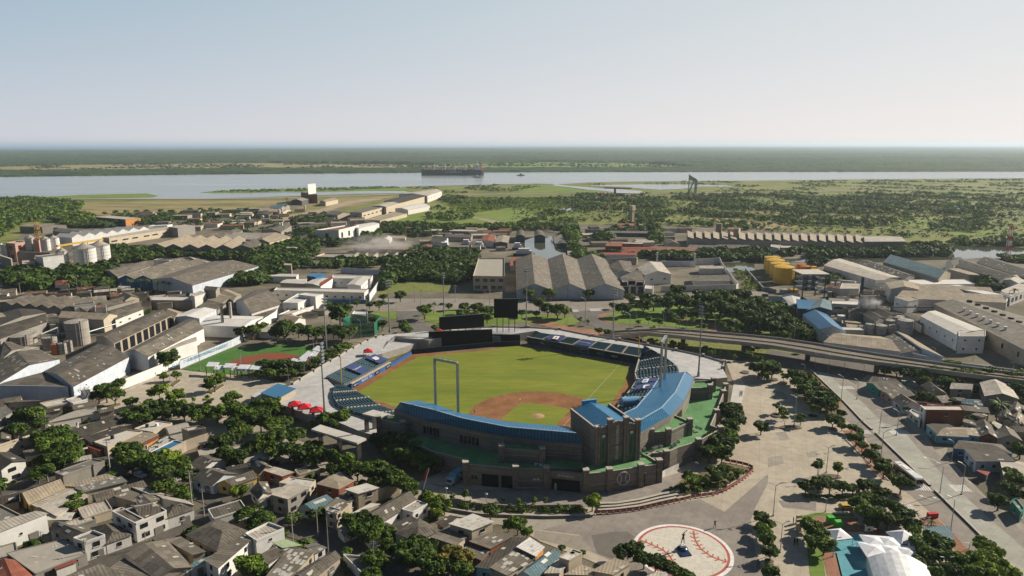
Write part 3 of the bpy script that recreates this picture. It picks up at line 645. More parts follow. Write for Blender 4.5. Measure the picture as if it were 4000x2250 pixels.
B5=[Vector((48,240,0)),Vector((20,226,0)),Vector((-3,228,0)),Vector((-20,236,0)),Vector((-40,243,0))]
tiers(poly_lerp(F5,12),poly_lerp(B5,12),1.5,6.0,10)
# white aisle stairs
mb=MB()
for fr,bk,zf,zb,n,ks in((F3,B3,3.7,5.5,7,(1,2,3,4,5,6)),(F4,B4,1.9,6.6,16,(1,3,5,7,9,11)),(F2,B2,2.3,4.5,12,(2,4,6,8,10))):
 f_,b_=poly_lerp(fr,n),poly_lerp(bk,n)
 for k in ks:
  for r in range(10):
   a,b=f_[k].lerp(b_[k],r/10),f_[k].lerp(b_[k],(r+0.55)/10);z=zf+(zb-zf)*(r+1)/10;mb.strip(a,b,0.8,z-0.4,z+0.62)
part(mb,'aisle_stair',plain('pale_step',(0.5,0.47,0.4)))
# banners laid over seat blocks
def banner(t,s,z,m,label,words=None,wc=WHITE,size=1.5,zz=None):
 p=pts(t,s);p=[Vector((q.x,q.y,0))for q in[G(t,*[float(v)for v in w.split(',')][:2],z if k<2 else(zz or z))for k,w in enumerate(s.split())]]
 zs=[z,z,zz or z,zz or z];p=[Vector((q.x,q.y,h))for q,h in zip(p,zs)]
 mb=MB();mb.slab(p,0.12);c=sum(p,Vector())/4;o=mb.build('banner',m,base=Vector((c.x,c.y,0)));tag(o,label,'banner','banners over seat blocks')
 if words:
  xd=(p[1]-p[0]).normalized();up=(p[3]-p[0]);up=(up-xd*up.dot(xd)).normalized();nn=xd.cross(up)
  if nn.z<0:nn=-nn
  r=frame(xd,up);text3(words,'lettering',c+nn*0.14,size,wc,o,r,0.02)
 return o,p
banner('q1','745,545 860,490 690,428 570,475',3.9,BANNER,'dark blue banner with white hexagon over the farther seats of the left stand',zz=5.0)
o,p=banner('q1','520,675 618,615 410,545 330,600',3.6,BANNER,'dark blue banner with white lettering over the middle seats of the left stand','TuBoleta',size=1.8,zz=5.0)
banner('q2','480,195 630,220 678,160 540,145',5.0,BANNER,'pale blue banner with white square in the far stand beside center field',None,zz=6.4)
banner('q2','780,248 935,275 985,215 850,203',5.0,BANNER,'pale blue banner with white lettering in the far stand','BARRANQUILLA',size=0.9,zz=6.4)
banner('q2','1420,640 1600,630 1640,592 1450,600',4.9,BANNER,'blue banner with white and red sign nearest the far edge of the right grandstand',None,zz=5.5)
banner('q2','1380,712 1560,705 1605,640 1425,655',4.7,BANNER,'blue banner with white mark in the middle of the right grandstand',None,zz=5.8)
def mark(t,s,z,m=WHITE,name='printed_sign',par=None,lab='white sign printed on a stadium banner'):
 p=[G(t,float(a.split(',')[0]),float(a.split(',')[1]),z)for a in s.split()];mb=MB();mb.slab(p,0.05);c=sum(p,Vector())/len(p)
 tgt=min((o for o in bpy.data.objects if o.name.startswith('banner')),key=lambda o:(Vector((o.location.x,o.location.y,0))-Vector((c.x,c.y,0))).length)
 return mb.build(name,m,par or tgt)
mark('q1','650,478 700,505 745,490 740,470 700,455 660,462',4.75)
mark('q2','545,190 600,198 625,168 575,160',6.05);mark('q2','565,186 585,188 600,178 590,170',6.15,RED)
mark('q2','1465,642 1525,640 1545,602 1490,606',5.5);mark('q2','1480,634 1515,632 1525,612 1495,614',5.56,SKYB)
mark('q2','1475,700 1500,697 1505,680 1550,670 1545,655 1500,660 1485,675',5.4)
# roll of tarpaulin at the end of the right stand
a,b=G('q2',1260,850,4.5),G('q2',1430,840,4.5);mb=MB();mb.tube(a,b,2.3,n=20);mb.tube(a-Vector((1.5,0,0)),b+Vector((.6,.3,0)),1.0,n=10,mi=1)
o=mb.build('tarpaulin_roll',[plain('blue_tarp',(0.16,0.38,0.62),0.5),WHITE],base=Vector((a.x,a.y,0)));tag(o,'fat blue and white roll of tarpaulin lying on the right grandstand seats','tarpaulin')
# ------------------------------------------------------------------ concourses
co=pts('m1','340,1095 410,1052 540,972 615,926 700,877 785,832 850,787 915,752 985,712 1050,680 1130,652 1200,630 1320,612 1640,618 1700,645 1330,700 1190,800 1100,850 1000,820',3.6)
lin=[G('q1',600,445,4.2),G('q1',70,715,4.2),*pts('q1','190,830 150,950 190,1070 340,1140',4.2),Vector((-43,245,0)),Vector((-46.5,238,0))]
lout=[Vector((-57,243,0)),G('m1',640,1390,3.6),G('m1',520,1390,3.6),G('m1',300,1300,3.6),G('m1',-50,1200,3.6),G('m1',40,1140,3.6)]
poly=[Vector((p.x,p.y,0))for p in co[:-4]+[G('m1',1190,800,3.6)]+lin+lout]
part(MB().prism(poly,0,3.6,1,0),'concourse',[CONCW,CONC],label='white concourse along the left stand')
rc=[Vector((p.x,p.y,0))for p in pts('q2','-420,175 0,165 380,110 430,130 1490,292 1700,400 1850,515 1700,560 1925,530 2010,600 2180,610 2350,590 2300,500 2315,440 2100,375 1820,315 1530,262 1240,210 960,168 620,100 300,80 -60,75 -500,95',4.6)]
part(MB().prism(rc,0,4.6,1,0),'concourse',[CONCW,CONC],label='white concourse behind the far and right stands')
# low piers and rails along the outer edges
def piers(L_,z,h=1.2,s=1.1):
 for p in L_:
  mb=MB();mb.box(p,s,s,0,z+h,0.4);mb.box(p,s+.2,s+.2,z+h,z+h+.25,0.4,mi=1);part(mb,'pier',[CONCD,STONEL])
piers([Vector((p.x,p.y,0))for p in co[:13]],3.6);piers([Vector((p.x,p.y,0))for p in rc[12:24]],4.6)
for L_,z in((co[:13],3.6),(rc[12:24],4.6)):
 mb=MB()
 for i in range(len(L_)-1):mb.strip(L_[i],L_[i+1],0.25,0,z+0.75,0,1)
 part(mb,'edge_wall',[CONC,STONEL])
piers([G('m1',348,1400,0),G('m1',545,1449,0)],4.0)
# bull pen wall and grey curved wall at the left field corner
cw=[G('m1',1200,815,0),G('m1',1260,760,0),G('m1',1320,735,0),G('m1',1628,740,0)]
mb=MB();zs=[3.6,4.6,6.4,5.6]
for i in range(3):
 a,b=cw[i],cw[i+1];dd=(b-a).normalized();nn=Vector((-dd.y,dd.x,0))*0.4
 mb.prism([a+nn,b+nn,b-nn,a-nn],0,[zs[i],zs[i+1],zs[i+1],zs[i]])
part(mb,'corner_wall',wallm('grey_wall',(0.3,0.3,0.3),0.3))
deck=[Vector((p.x,p.y,0))for p in(G('m1',1320,645,5.6),G('m1',1628,672,5.6),G('m1',1760,650,5.6),G('m1',1900,600,5.6),G('m1',1600,590,5.6),G('m1',1330,615,5.6))]
part(MB().prism(deck,0,5.6,1,0),'deck',[CONCW,CONC])
struct('bullpen_grass',pts('m1','1180,850 1215,800 1290,760 1465,760 1400,800 1270,850',0.05),TURF)
# outfield walls -------------------------------------------------
fw=MB()
wl_pts=[G('q1',395,865),G('q1',885,590),G('q1',1148,435)]
for i in range(2):fw.strip(wl_pts[i],wl_pts[i+1],0.5,0,2.4 if i==0 else 1.5)
lw_o=part(fw,'field_wall',BLUEW,label='bright blue wall along the left stand')
mb=MB();mb.strip(wl_pts[0],wl_pts[1],1.5,2.4,2.6);mb.strip(wl_pts[1]+Vector((0,0,0)),wl_pts[2],0.1,1.5,2.6,1);part(mb,'wall_ledge',[plain('tan_ledge',(0.5,0.42,0.3)),STEELD],lw_o)
d,n=fdir(wl_pts[0],wl_pts[1]);n=Vector((d.y,-d.x,0));n=n if n.dot(MOUND-wl_pts[0])>0 else-n
Lw=(wl_pts[1]-wl_pts[0]).length
for x,s,c in((0.09,'ABC',NAVY),(0.31,'BANCO',None),(0.45,'Soda',None),(0.63,'Toy',NAVY),(0.93,'ABC',NAVY)):
 p=wl_pts[0]+d*Lw*x+n*0.3
 if c:part(MB().box(p+n*0.03,4.2,0.1,0.1,2.35,math.atan2(d.y,d.x)),'advert_board',c,lw_o)
 text3({'ABC':'seguros','Toy':'autos','BANCO':'BANCO','Soda':'Cola'}[s],'lettering',p+n*0.12+Z*1.2,1.5 if not c else 1.0,WHITE,lw_o,frame(d,Z),0.03)
w2=[G('q1',1150,430),G('q1',2200,330),G('q2',215,262),G('q2',600,338),G('q2',1425,490)]
mb=MB()
for i,h in((0,2.6),(1,2.6),):mb.strip(w2[i],w2[i+1],0.5,0,h)
part(mb,'field_wall',NAVY,label='dark navy wall across left and center field')
mb=MB()
mb.prism([F3[0],F3[1],F3[1]+Vector((1.4,1.2,0)),F3[0]+Vector((.8,1.2,0))],0,3.9)
part(mb,'field_wall',NAVY,label='high dark wall below the far stand')
mb=MB();mb.strip(F3[0],F3[1],0.9,3.9,4.3);mb.strip(F3[1],Vector((F4[1].x,F4[1].y,0)),0.6,0,3.0);mb.strip(F4[1],F4[2],0.6,0,2.6);mb.strip(F4[2],F4[4],0.7,0,2.2);part(mb,'stand_edge',CONC);mb=MB();mb.strip(F2[0],F2[1],0.5,0,2.4);mb.strip(F2[1],F2[2],0.5,0,2.2);mb.strip(F2[2],F2[3],0.5,0,2.2)
part(mb,'stand_edge',CONC)
d=(F3[1]-F3[0]).normalized();n=Vector((d.y,-d.x,0));Lw=(F3[1]-F3[0]).length
for x,s,sz,m in((0.15,'claro',1.0,LET),(0.31,'globo',1.3,SKYB),(0.68,'BANCO',1.2,SKYB),(0.8,'seguros',1.1,LET)):
 text3(s,'lettering',F3[0]+d*Lw*x+n*0.6+Z*2.2,sz,m,st,frame(d,Z),0.03)
part(MB().box(F3[0]+d*Lw*0.54+n*0.5,5.2,0.2,0.8,3.4,math.atan2(d.y,d.x)),'advert_board',SKYB);part(MB().box(F3[0]+d*Lw*0.54+n*0.62,4.6,0.2,1.1,3.1,math.atan2(d.y,d.x)),'advert_board',NAVY)
# batter's eye and black screens
def screen(name,t,s,z0,z1,label,cat,legs=0,m=BLACK,lean=0,thick=0.6):
 (xa,ya),(xb,yb)=[tuple(float(v)for v in w.split(','))for w in s.split()]
 a,b=G(t,xa,ya,z0),G(t,xb,yb,z0);r=thing(name,label,cat,Vector((a.x,a.y,0)))
 MB().strip(a,b,thick,z0,z1).build('screen_panel',m,r);mb=MB()
 mb.strip(a,b,thick+0.3,z1,z1+0.25);
 d=(b-a)
 for k in range(legs):
  p=a+d*((k+0.5)/legs);mb.box(p+Vector((0,1.2,0)),0.4,0.4,0,z1);mb.tube((p.x,p.y+1.2,z0),(p.x,p.y+4.5,0),0.15)
 mb.build('frame',STEELD,r)
 return r
screen('batters_eye','q1','1370,345 2168,312',0.3,9.2,'wide black batting screen behind the center field wall','screen',6)
screen('batters_eye','q2','-140,235 215,238',0.3,5.2,'lower black screen right of center field under the pale concourse','screen',4)
screen('scoreboard','m1','1730,580 2150,545',6.0,13.6,'long black scoreboard seen from the field side above the batting screen','scoreboard',6)
screen('scoreboard','m1','2245,462 2470,462',13.5,24.5,'square black video board on legs right of the long scoreboard','scoreboard',4)
# foul poles
for p,z,lab,h in((G('q1',272,815,2.6),2.6,'yellow foul pole rising from the left stand wall',13.5),(G('q2',1432,375,4.3),4.3,'yellow foul pole beside the right field corner',11)):
 mb=MB();mb.cyl(p,0.13,0.12,z,z+h,8);mb.strip(p,p+Vector((0.3,0.2,0)),0.04,z+2,z+h);o=mb.build('foul_pole',YEL,base=Vector((p.x,p.y,0)));tag(o,lab,'foul pole')
# portal light towers on the roof
def portal(a,b,h,n,label):
 r=thing('portal_light_tower',label,'light tower',Vector(((a.x+b.x)/2,(a.y+b.y)/2,a.z-2)),'arched floodlight frames on the roofs')
 for p in(a,b):mb=MB();mb.box(p,0.75,0.75,p.z-2,p.z+h,0.5);mb.build('post',STEEL,r)
 mb=MB();A=a+Z*h;Bq=b+Z*h;mb.bar(A,Bq,0.7,0.6);mb.bar(A-Z*0.9+Vector((0,0.9,0)),Bq-Z*0.9+Vector((0,0.9,0)),0.2,0.2);mb.build('crossbeam',STEEL,r)
 d=(B_:=(Bq-A));side=Vector((-d.y,d.x,0)).normalized();side=side if side.dot(MOUND-a)>0 else-side
 for k in range(n):
  p=A+d*((k+0.7)/(n+0.4));MB().bar(p+side*0.3+Z*0.1,p+side*1.1-Z*0.5,0.75,0.75).build('floodlight',WHITE if k%2 else STEEL,r)
 return r
portal(Vector((-28.5,240.3,15.4)),Vector((-19.7,235.1,15.4)),18.4,8,'arched floodlight frame standing on the left blue roof')
portal(Vector((59.1,258.5,15.4)),Vector((63.0,268.2,15.4)),19,8,'arched floodlight frame standing on the right blue roof')
# tall floodlight masts
def mast(p,z0,h,label,w=4.2,rows=4,cols=6,face=None):
 p=Vector((p.x,p.y,0));r=thing('floodlight_mast',label,'floodlight',p+Z*z0)
 mb=MB();mb.cyl(p,0.75,0.6,z0,z0+2.2,10);mb.cyl(p,0.42,0.2,z0+2.2,z0+h,10);mb.build('pole',STEEL,r)
 f=(face or(MOUND-p));f.z=0;f.normalize();s=Vector((-f.y,f.x,0));mb=MB()
 for k in range(rows):
  zz=z0+h-0.4-k*1.5;mb.bar(p+s*w/2+Z*zz,p-s*w/2+Z*zz,0.22,0.22)
 mb.build('crossarm',STEEL,r);
 for k in range(rows):
  mb=MB();zz=z0+h-0.4-k*1.5
  for c in range(cols):
   q=p+s*w*((c+0.5)/cols-0.5)+Z*zz;mb.bar(q+f*0.2+Z*0.15,q+f*0.95-Z*0.25,0.55,0.6)
  mb.build('floodlight',STEEL,r)
 return r
mast(G('m1',648,1370,3.6),3.6,30,'tall floodlight mast by the red tents on the left concourse',3.6,6,4)
mast(G('m1',668,800,0),0,31,'tall floodlight mast behind the left small-field grandstand, nearer of the pair',3.2,3,4)
mast(G('m1',1262,600,3.6),3.6,31,'floodlight mast behind the left field corner by the batting cage',3.6,3,4)
mast(G('q2',1170,195,4.6),4.6,28.5,'floodlight mast on the concourse behind the far stand',4.2,3,5)
mast(G('q2',2050,580,4.6),4.6,34,'tallest floodlight mast on the white concourse right of the grandstand',3.2,4,3)
mast(G('m2',135,555,4.6),4.6,36,'floodlight mast right of the square video board',3.6,2,5)
mast(G('m1',1775,480,0),0,31,'floodlight mast with round head between the far trees behind center field',2.4,3,3)
# ------------------------------------------------------------------ buildings
RM=dict(
grey=roofm('fibre_cement_roof',(0.2,0.175,0.14),0.7),dark=roofm('dark_fibre_cement_roof',(0.07,0.062,0.05),0.6,stain=0.4),mid=roofm('weathered_roof',(0.14,0.122,0.098),0.8),
tan=roofm('tan_sheet_roof',(0.36,0.3,0.22),0.35,stain=0.4,contrast=0.2),lite=roofm('pale_sheet_roof',(0.5,0.45,0.38),0.4,stain=0.35),white=roofm('white_sheet_roof',(0.66,0.64,0.6),0.15,sheet=(1.1,9),stain=0.15,contrast=0.15),
blue=BLUEL,terra=roofm('terracotta_roof',(0.3,0.1,0.06),0.4),red=roofm('red_sheet_roof',(0.32,0.075,0.05),0.3),tile=roofm('clay_tile_roof',(0.155,0.135,0.11),0.8,wave=0.8,sheet=(0.8,1.6),contrast=0.7),cloth=plain('marquee_cloth',(0.72,0.72,0.72),0.5),
rust=roofm('rusty_roof',(0.24,0.11,0.06),0.6),green=roofm('pale_green_roof',(0.4,0.5,0.3),0.15),teal=roofm('teal_sheet_roof',(0.13,0.22,0.25),0.4),conc=wallm('roof_slab',(0.36,0.33,0.28),0.35),concd=wallm('dark_roof_slab',(0.17,0.16,0.14),0.5),slab=wallm('pale_roof_slab',(0.52,0.49,0.44),0.35))
WM=dict(
white=wallm('white_wall',(0.66,0.64,0.6),0.45),clean=wallm('clean_white_wall',(0.74,0.73,0.7),0.15),cream=wallm('cream_wall',(0.52,0.45,0.34),0.4),tan=wallm('tan_wall',(0.4,0.34,0.26),0.5),grey=wallm('grey_block_wall',(0.29,0.27,0.24),0.5),
brick=wallm('brick_wall',(0.3,0.09,0.045),0.35),orange=wallm('orange_wall',(0.55,0.24,0.06),0.3),yellow=wallm('yellow_wall',(0.55,0.4,0.13),0.4),turq=wallm('turquoise_wall',(0.2,0.47,0.55),0.4),blue=wallm('blue_and_shaded_white_wall',(0.56,0.61,0.68),0.45),  # blue also serves white walls, the bluish shade put into their colour
pink=wallm('salmon_wall',(0.45,0.27,0.21),0.3),dark=wallm('dark_steel_wall',(0.1,0.11,0.12),0.4),deep=wallm('deep_blue_wall',(0.04,0.16,0.34),0.4),green=wallm('sea_green_wall',(0.05,0.3,0.25),0.4))
LIGHTP=plain('skylight_sheet',(0.45,0.43,0.38),0.5)
def bld(t,s,h,kind,roof,wall,label,cat='warehouse',name=None,rise=1.6,n=1,win=None,par=0.8,ov=0.35,sky=0,end=None,door=None,z0=0.0,group=None,tank=0,eaves=None):
 P_=pts(t,s,h)if isinstance(s,str)else list(s)
 if len(P_)==3:P_.append(P_[0]+P_[2]-P_[1])
 a=sum(P_[i].x*P_[(i+1)%4].y-P_[(i+1)%4].x*P_[i].y for i in range(4))
 P_=[Vector((p.x,p.y,0))for p in P_]
 if a<0:P_=[P_[1],P_[0],P_[3],P_[2]]
 c=sum(P_,Vector())/4;r=thing(name or cat.replace(' ','_'),label,cat,Vector((c.x,c.y,z0)),group)
 if kind in('gab','hip','bar')and n==1 and(P_[1]-P_[0]).length<0.8*(P_[2]-P_[1]).length:P_=P_[1:]+P_[:1]
 if kind=='gab' and rise>0:rise*=1.45
 A,Bq,C_,D=P_;cr=rng.integers(0,1<<30);rd=random.Random(int(cr))
 rm,wm=RM[roof],WM[wall];em=WM[end]if end else wm
 wb=MB();rb=MB();up=lambda p,z:Vector((p.x,p.y,z))
 def wall(p,q,z):wb.face([up(p,z0),up(q,z0),up(q,z),up(p,z)],0)
 if kind in('gab','hip','mono','saw','bar'):
  prof=[]
  if kind=='gab':
   for k in range(n):prof+=[(k/n,0),((k+0.5)/n,rise)]
   prof.append((1,0))
  elif kind=='saw':
   for k in range(n):prof+=[(k/n,0.0),(k/n+0.22/n,rise)]
   prof.append((1,0))
  elif kind=='mono':prof=[(0,rise),(1,0)]
  elif kind=='bar':prof=[(k/8,rise*math.sin(math.pi*k/8))for k in range(9)]
  elif kind=='hip':prof=[(0,0),(0.5,rise),(1,0)]
  if kind!='hip':
   for i in range(len(prof)-1):
    (t0,h0),(t1,h1)=prof[i],prof[i+1]
    o0=-ov/max(1,(D-A).length)if i==0 else 0;o1=ov/max(1,(D-A).length)if i==len(prof)-2 else 0
    dl=(Bq-A).normalized()*ov
    w0=up(A.lerp(D,t0+o0)-dl,h+h0);w1=up(Bq.lerp(C_,t0+o0)+dl,h+h0);w2=up(Bq.lerp(C_,t1+o1)+dl,h+h1);w3=up(A.lerp(D,t1+o1)-dl,h+h1)
    rb.slab([w0,w1,w2,w3],0.14,0)
    for k in range(sky if sky<40 else 40):
     u,v=rd.uniform(0.06,0.92),rd.uniform(0.12,0.85);L_=max(1,(w1-w0).length);V_=max(1,(w3-w0).length);du=0.9/L_ if V_>4 else 2/L_;dv=min(0.3,rd.uniform(0.8,2.4)/V_)
     q=[w0.lerp(w1,u).lerp(w3.lerp(w2,u),v),w0.lerp(w1,u+du).lerp(w3.lerp(w2,u+du),v),w0.lerp(w1,u+du).lerp(w3.lerp(w2,u+du),v+dv),w0.lerp(w1,u).lerp(w3.lerp(w2,u),v+dv)]
     q=[p+Z*0.05 for p in q];nn=(q[1]-q[0]).cross(q[2]-q[1]);rb.face(q if nn.z>0 else q[::-1],1)
   z_=lambda hh:h+hh-0.05
   wall(A,Bq,z_(prof[0][1]));wall(C_,D,z_(prof[-1][1]))
   for P0,P1,fl in((A,D,True),(Bq,C_,False)):
    top=[up(P0.lerp(P1,t_),z_(hh))for t_,hh in prof];f=[up(P1,z0),up(P0,z0)]+top if fl else[up(P0,z0),up(P1,z0)]+top[::-1]
    wb.face(f,1)
  else:
   dl=(Bq-A).normalized();W_=(D-A).length/2;m0=A.lerp(D,0.5)+dl*W_*0.9;m1=Bq.lerp(C_,0.5)-dl*W_*0.9
   if(m1-m0).dot(dl)<0.5:m0=m1=(m0+m1)/2;m1=m1+dl*0.3
   cc=c;E=[up(cc+(p-cc)*(1+ov/(p-cc).length),h)for p in P_];t0,t1=up(m0,h+rise),up(m1,h+rise)
   rb.slab([E[0],E[1],t1,t0],0.12);rb.slab([E[2],E[3],t0,t1],0.12);rb.slab([E[1],E[2],t1],0.12);rb.slab([E[3],E[0],t0],0.12)
   for p,q in((A,Bq),(Bq,C_),(C_,D),(D,A)):wall(p,q,h-0.04)
 else:
  rb.face([up(p,h)for p in P_],0)
  for i in range(4):wall(P_[i],P_[(i+1)%4],h)
  for i in range(4):p,q=P_[i],P_[(i+1)%4];d=(q-p).normalized()*0.11;wb.strip(p+d*1.1,q-d*1.1,0.22,h-0.2,h+par,0)
  for k in range(tank):
   q=A.lerp(Bq,rd.uniform(0.2,0.8)).lerp(D.lerp(C_,0.5),rd.uniform(0.2,0.8));tb=MB();tb.cyl(q,0.65,0.6,h+0.02,h+1.2,10);tb.build('water_tank',WHITE if k%2 else NAVY,r)
  for k in range(sky):
   q=A.lerp(Bq,rd.uniform(0.1,0.9)).lerp(D.lerp(C_,rd.uniform(0.1,.9)),rd.uniform(0.1,0.9));rb.box(q,rd.uniform(.4,2.2),rd.uniform(.4,1.6),h,h+0.05,rd.uniform(0,3),1)
 rb.build('roof',[rm,LIGHTP],r);wb.build('wall',[wm,em],r)
 if win:
  rows,sp,ww,wh=win[:4];sides=win[4]if len(win)>4 else(0,1,2,3);cnt=0
  for i in sides:
   p,q=P_[i],P_[(i+1)%4];d=q-p;L_=d.length;d.normalize();nn=Vector((d.y,-d.x,0))
   if nn.dot(-(p+q)/2)<=0:continue
   k=max(1,int(L_/sp))
   for rr_ in range(rows):
    zc=z0+(h-z0)*(rr_+0.55)/rows
    for j in range(k):
     if cnt>40:break
     cc=p+d*L_*(j+0.5+rd.uniform(-.08,.08))/k+nn*0.06;an=math.atan2(d.y,d.x);cnt+=1
     wbm=MB();wbm.box(cc,ww,0.14,zc-wh/2,zc+wh/2,an,0);
     if h<9 and ww<2:wbm.box(cc+nn*0.05,ww+0.3,0.16,zc-wh/2-0.18,zc-wh/2,an,1)
     wbm.build('window',[DKGL,WHITE],r)
 if door is not None:
  for i in(door if isinstance(door,tuple)else(door,)):
   p,q=P_[i],P_[(i+1)%4];d=(q-p);L_=d.length;d.normalize();nn=Vector((d.y,-d.x,0));MB().box(p+d*L_*0.7+nn*0.07,min(2.4,L_*0.3),0.16,z0+0.02,z0+2.3,math.atan2(d.y,d.x)).build('door',[CONCD],r)
 return r
def vessel(t,x,yb,yt,w,m,label,cat='storage tank',name=None,cone=0.0,bands=0,z0=0.0,rim=None,ladder=True,group=None):
 """upright round tank or silo, from the picture foot, the top edge and the width"""
 f=G(t,x,yb,z0);sx=src(t,x,yt)[1];wp=w/(TILE[t[0]][1]if t[0]in TILE else 1.0)
 lo,hi=z0,z0+80
 for _ in range(40):
  md=(lo+hi)/2
  if PX((f.x,f.y,md))[1]>sx:lo=md
  else:hi=md
 h=lo;zc=f.y*math.cos(PITCH)-(z0-CAMH)*math.sin(PITCH);rad=wp/2*zc/FPX;c=Vector((f.x,f.y+rad,0))
 r=thing(name or cat.replace(' ','_'),label,cat,c+Z*z0,group);rim=rim or m
 MB().cyl(c,rad,rad,z0,h,28).build('shell',m,r)
 mb=MB()
 if cone>0:mb.cyl(c,rad*1.04,0.5,h,h+cone,24,sm=False);mb.cyl(c,0.6,0.6,h+cone-0.1,h+cone+0.5,8)
 else:mb.cyl(c,rad*0.99,rad*0.2,h+0.01,h+rad*0.1,24)
 mb.build('top',rim,r)
 if bands:
  mb=MB()
  for k in range(bands):zz=z0+(h-z0)*(k+1)/(bands+1);mb.cyl(c,rad+0.07,rad+0.07,zz,zz+0.12,28,cap=False)
  mb.build('hoop',STEELD,r)
 if ladder:
  mb=MB();q=c+Vector((rad*0.75,-rad*0.7,0));mb.strip(q,q+Vector((0.5,0,0)),0.1,z0,h+1.0);mb.build('ladder',STEELD,r)
  mb=MB()
  for k in range(16):
   a0,a1=2*math.pi*k/16,2*math.pi*(k+1)/16;e=lambda a_:c+Vector((math.cos(a_),math.sin(a_),0))*rad+Z*(h+1.0);mb.bar(e(a0),e(a1),0.08,0.08);mb.tube(e(a0),e(a0)-Z,0.05,n=4)
  mb.build('railing',STEELD,r)
 return r
W_='warehouse'
# ---- far left and the mill
bld('a0','195,885 422,892 668,872',8,'gab','tan','grey','pale-roofed shed in front of the woods at the far left, behind the crane tower',rise=1.5,win=(1,30,5,2.5))
bld('a0','960,797 1262,822 1415,803',9,'mono','lite','dark','long low shed with one bright orange end wall by the dry field',rise=0.8,end='orange')
bld('a0','548,990 722,1003 1500,912',9,'gab','white','clean','white hall with a row of wavy white gables behind the silos',rise=2.4,n=7,ov=0)
bld('a0','1490,890 1545,878 1735,868',10,'flat','white','clean','small white annex at the far end of the wavy white hall',par=0.5)
bld('a0','1030,1003 1097,1006 1790,900 1690,888',9,'mono','lite','cream','long cream-walled hall with a grey roof in front of the wavy white hall',rise=0.5,win=(1,14,8,1.5))
bld('a0','1786,905 1960,878 1870,868',11,'flat','lite','grey','square grey block closing the right end of the long cream hall',par=0.4)
bld('a0','530,930 640,905 860,935',6,'gab','mid','grey','dark low shed below the pale-roofed shed at far left',rise=1.2)
bld('a0','60,1060 150,1068 250,1048',17,'flat','lite','pink','salmon brick mill block with white frames left of the silos','factory',par=0.8,win=(2,9,4.5,4))
bld('a0','330,1025 388,1035 400,1020',19,'flat','red','pink','narrow salmon tower between the back silos','factory',par=0.5)
bld('a0','0,1075 60,1085 85,1070',15,'flat','tan','white','pale block at the left picture edge beside the salmon mill','factory')
bld('a0','175,1145 250,1150 500,1150',12,'mono','grey','grey','low grey roof strip across the mill yard','factory',rise=0.4)
bld('a0','430,1202 640,1178 560,1164',15,'flat','grey','clean','tall plain white mill block in front of the silos','factory',par=0.3)
bld('a0','345,1215 430,1225 445,1190',12,'flat','lite','pink','white and salmon mill block with an outside staircase','factory',par=0.4,win=(3,5,2.5,1.2))
bld('a0','225,1270 355,1262 350,1225',10,'flat','lite','pink','red and white balconied mill house behind the dark trees','factory',par=0.5,win=(3,4,3,1.2))
bld('a0','0,1190 110,1225 120,1210',8,'mono','lite','grey','grey shed at the left picture edge below the mill',rise=1)
SILW=roofm('silo_sheet',(0.7,0.68,0.65),0.1,wave=1.2,sheet=(400,1.2),stain=0.12,rough=0.45,contrast=0.04);SILG=roofm('silo_cone',(0.38,0.35,0.31),0.2,wave=1.5,sheet=(2,90),stain=0.2)
for a,l in(((518,1120,1012,100),'white silo with grey cone farthest back on the right of the mill cluster'),((435,1135,1022,90),'white silo with grey cone behind the salmon tower'),((285,1135,1010,90),'white silo left of the salmon tower')):
 vessel('a0',a[0],a[1],a[2],a[3],SILW,l,'silo',cone=3.2,rim=SILG,bands=3)
vessel('a0',968,1290,1090,185,SILW,'big white silo, the rear one of the pair beside the yellow gantry','silo',cone=4.5,rim=SILG,bands=5)
vessel('a0',808,1320,1120,205,SILW,'big white silo, the front one of the pair beside the yellow gantry','silo',cone=4.8,rim=SILG,bands=5)
vessel('a0',612,1330,1150,105,SILW,'white silo half hidden behind the plain white mill block','silo',cone=3.5,rim=SILG,bands=4)
# ---- second row, left of middle
bld('a0','1500,1095 1835,1005 2470,1018 2335,1110',7.5,'gab','tan','grey','shed of five tan gables standing side by side beyond the dark trees',rise=2.6,n=5)
bld('a0','2335,1112 2480,1045 2640,1045 2545,1112',7.5,'gab','mid','grey','single grey gabled bay at the right end of the tan gabled sheds',rise=2.6)
bld('a0','2100,1000 2240,1012 2440,930 2330,925',7,'gab','mid','grey','mottled grey shed behind the five tan gables',rise=2)
bld('a0','2235,1005 2780,1030 2850,980 2400,955',7,'gab','lite','tan','wide shed with two pale stripes of roof behind the tan gables',rise=2,n=2)
bld('a1','0,1035 135,1050 340,990 60,955',8,'gab','tan','cream','cream hall with blue doors right of the tan gabled sheds',rise=2,win=(1,14,4,3))
bld('a1','55,925 250,945 355,880 300,855',7,'gab','mid','grey','grey shed beside the three white chimneys',rise=2)
bld('a1','-60,1065 140,1050 60,1025',7,'mono','tan','tan','tan lean-to at the foot of the cream hall',rise=1)
bld('a1','598,935 832,935 1035,885 900,885',12,'flat','rust','clean','tall white hall with scalloped side wall and bare rusty roof frame','factory',par=1.4,win=(1,16,4,6))
bld('a1','900,885 1032,905 1240,858 1130,852',11,'bar','white','clean','white annex behind the hall with the rusty roof frame','factory',rise=1)
bld('a1','945,745 1065,752 1310,685 1220,672',11,'mono','grey','cream','cream warehouse at the near end of the long dockside row',rise=0.5,win=(1,18,9,1.5))
bld('a1','1175,680 1310,690 1460,650 1340,635',12,'gab','lite','cream','cream warehouse with rusty pale roof in the middle of the dockside row',rise=1)
bld('a1','1290,630 1440,655 1725,578 1600,552',12,'gab','dark','cream','dockside warehouse with a nearly black roof',rise=2)
bld('a1','1440,560 1725,580 1870,532 1760,515',13,'gab','lite','white','last and longest pale warehouse of the dockside row, nearest the river',rise=2,win=(1,22,5,1.2))
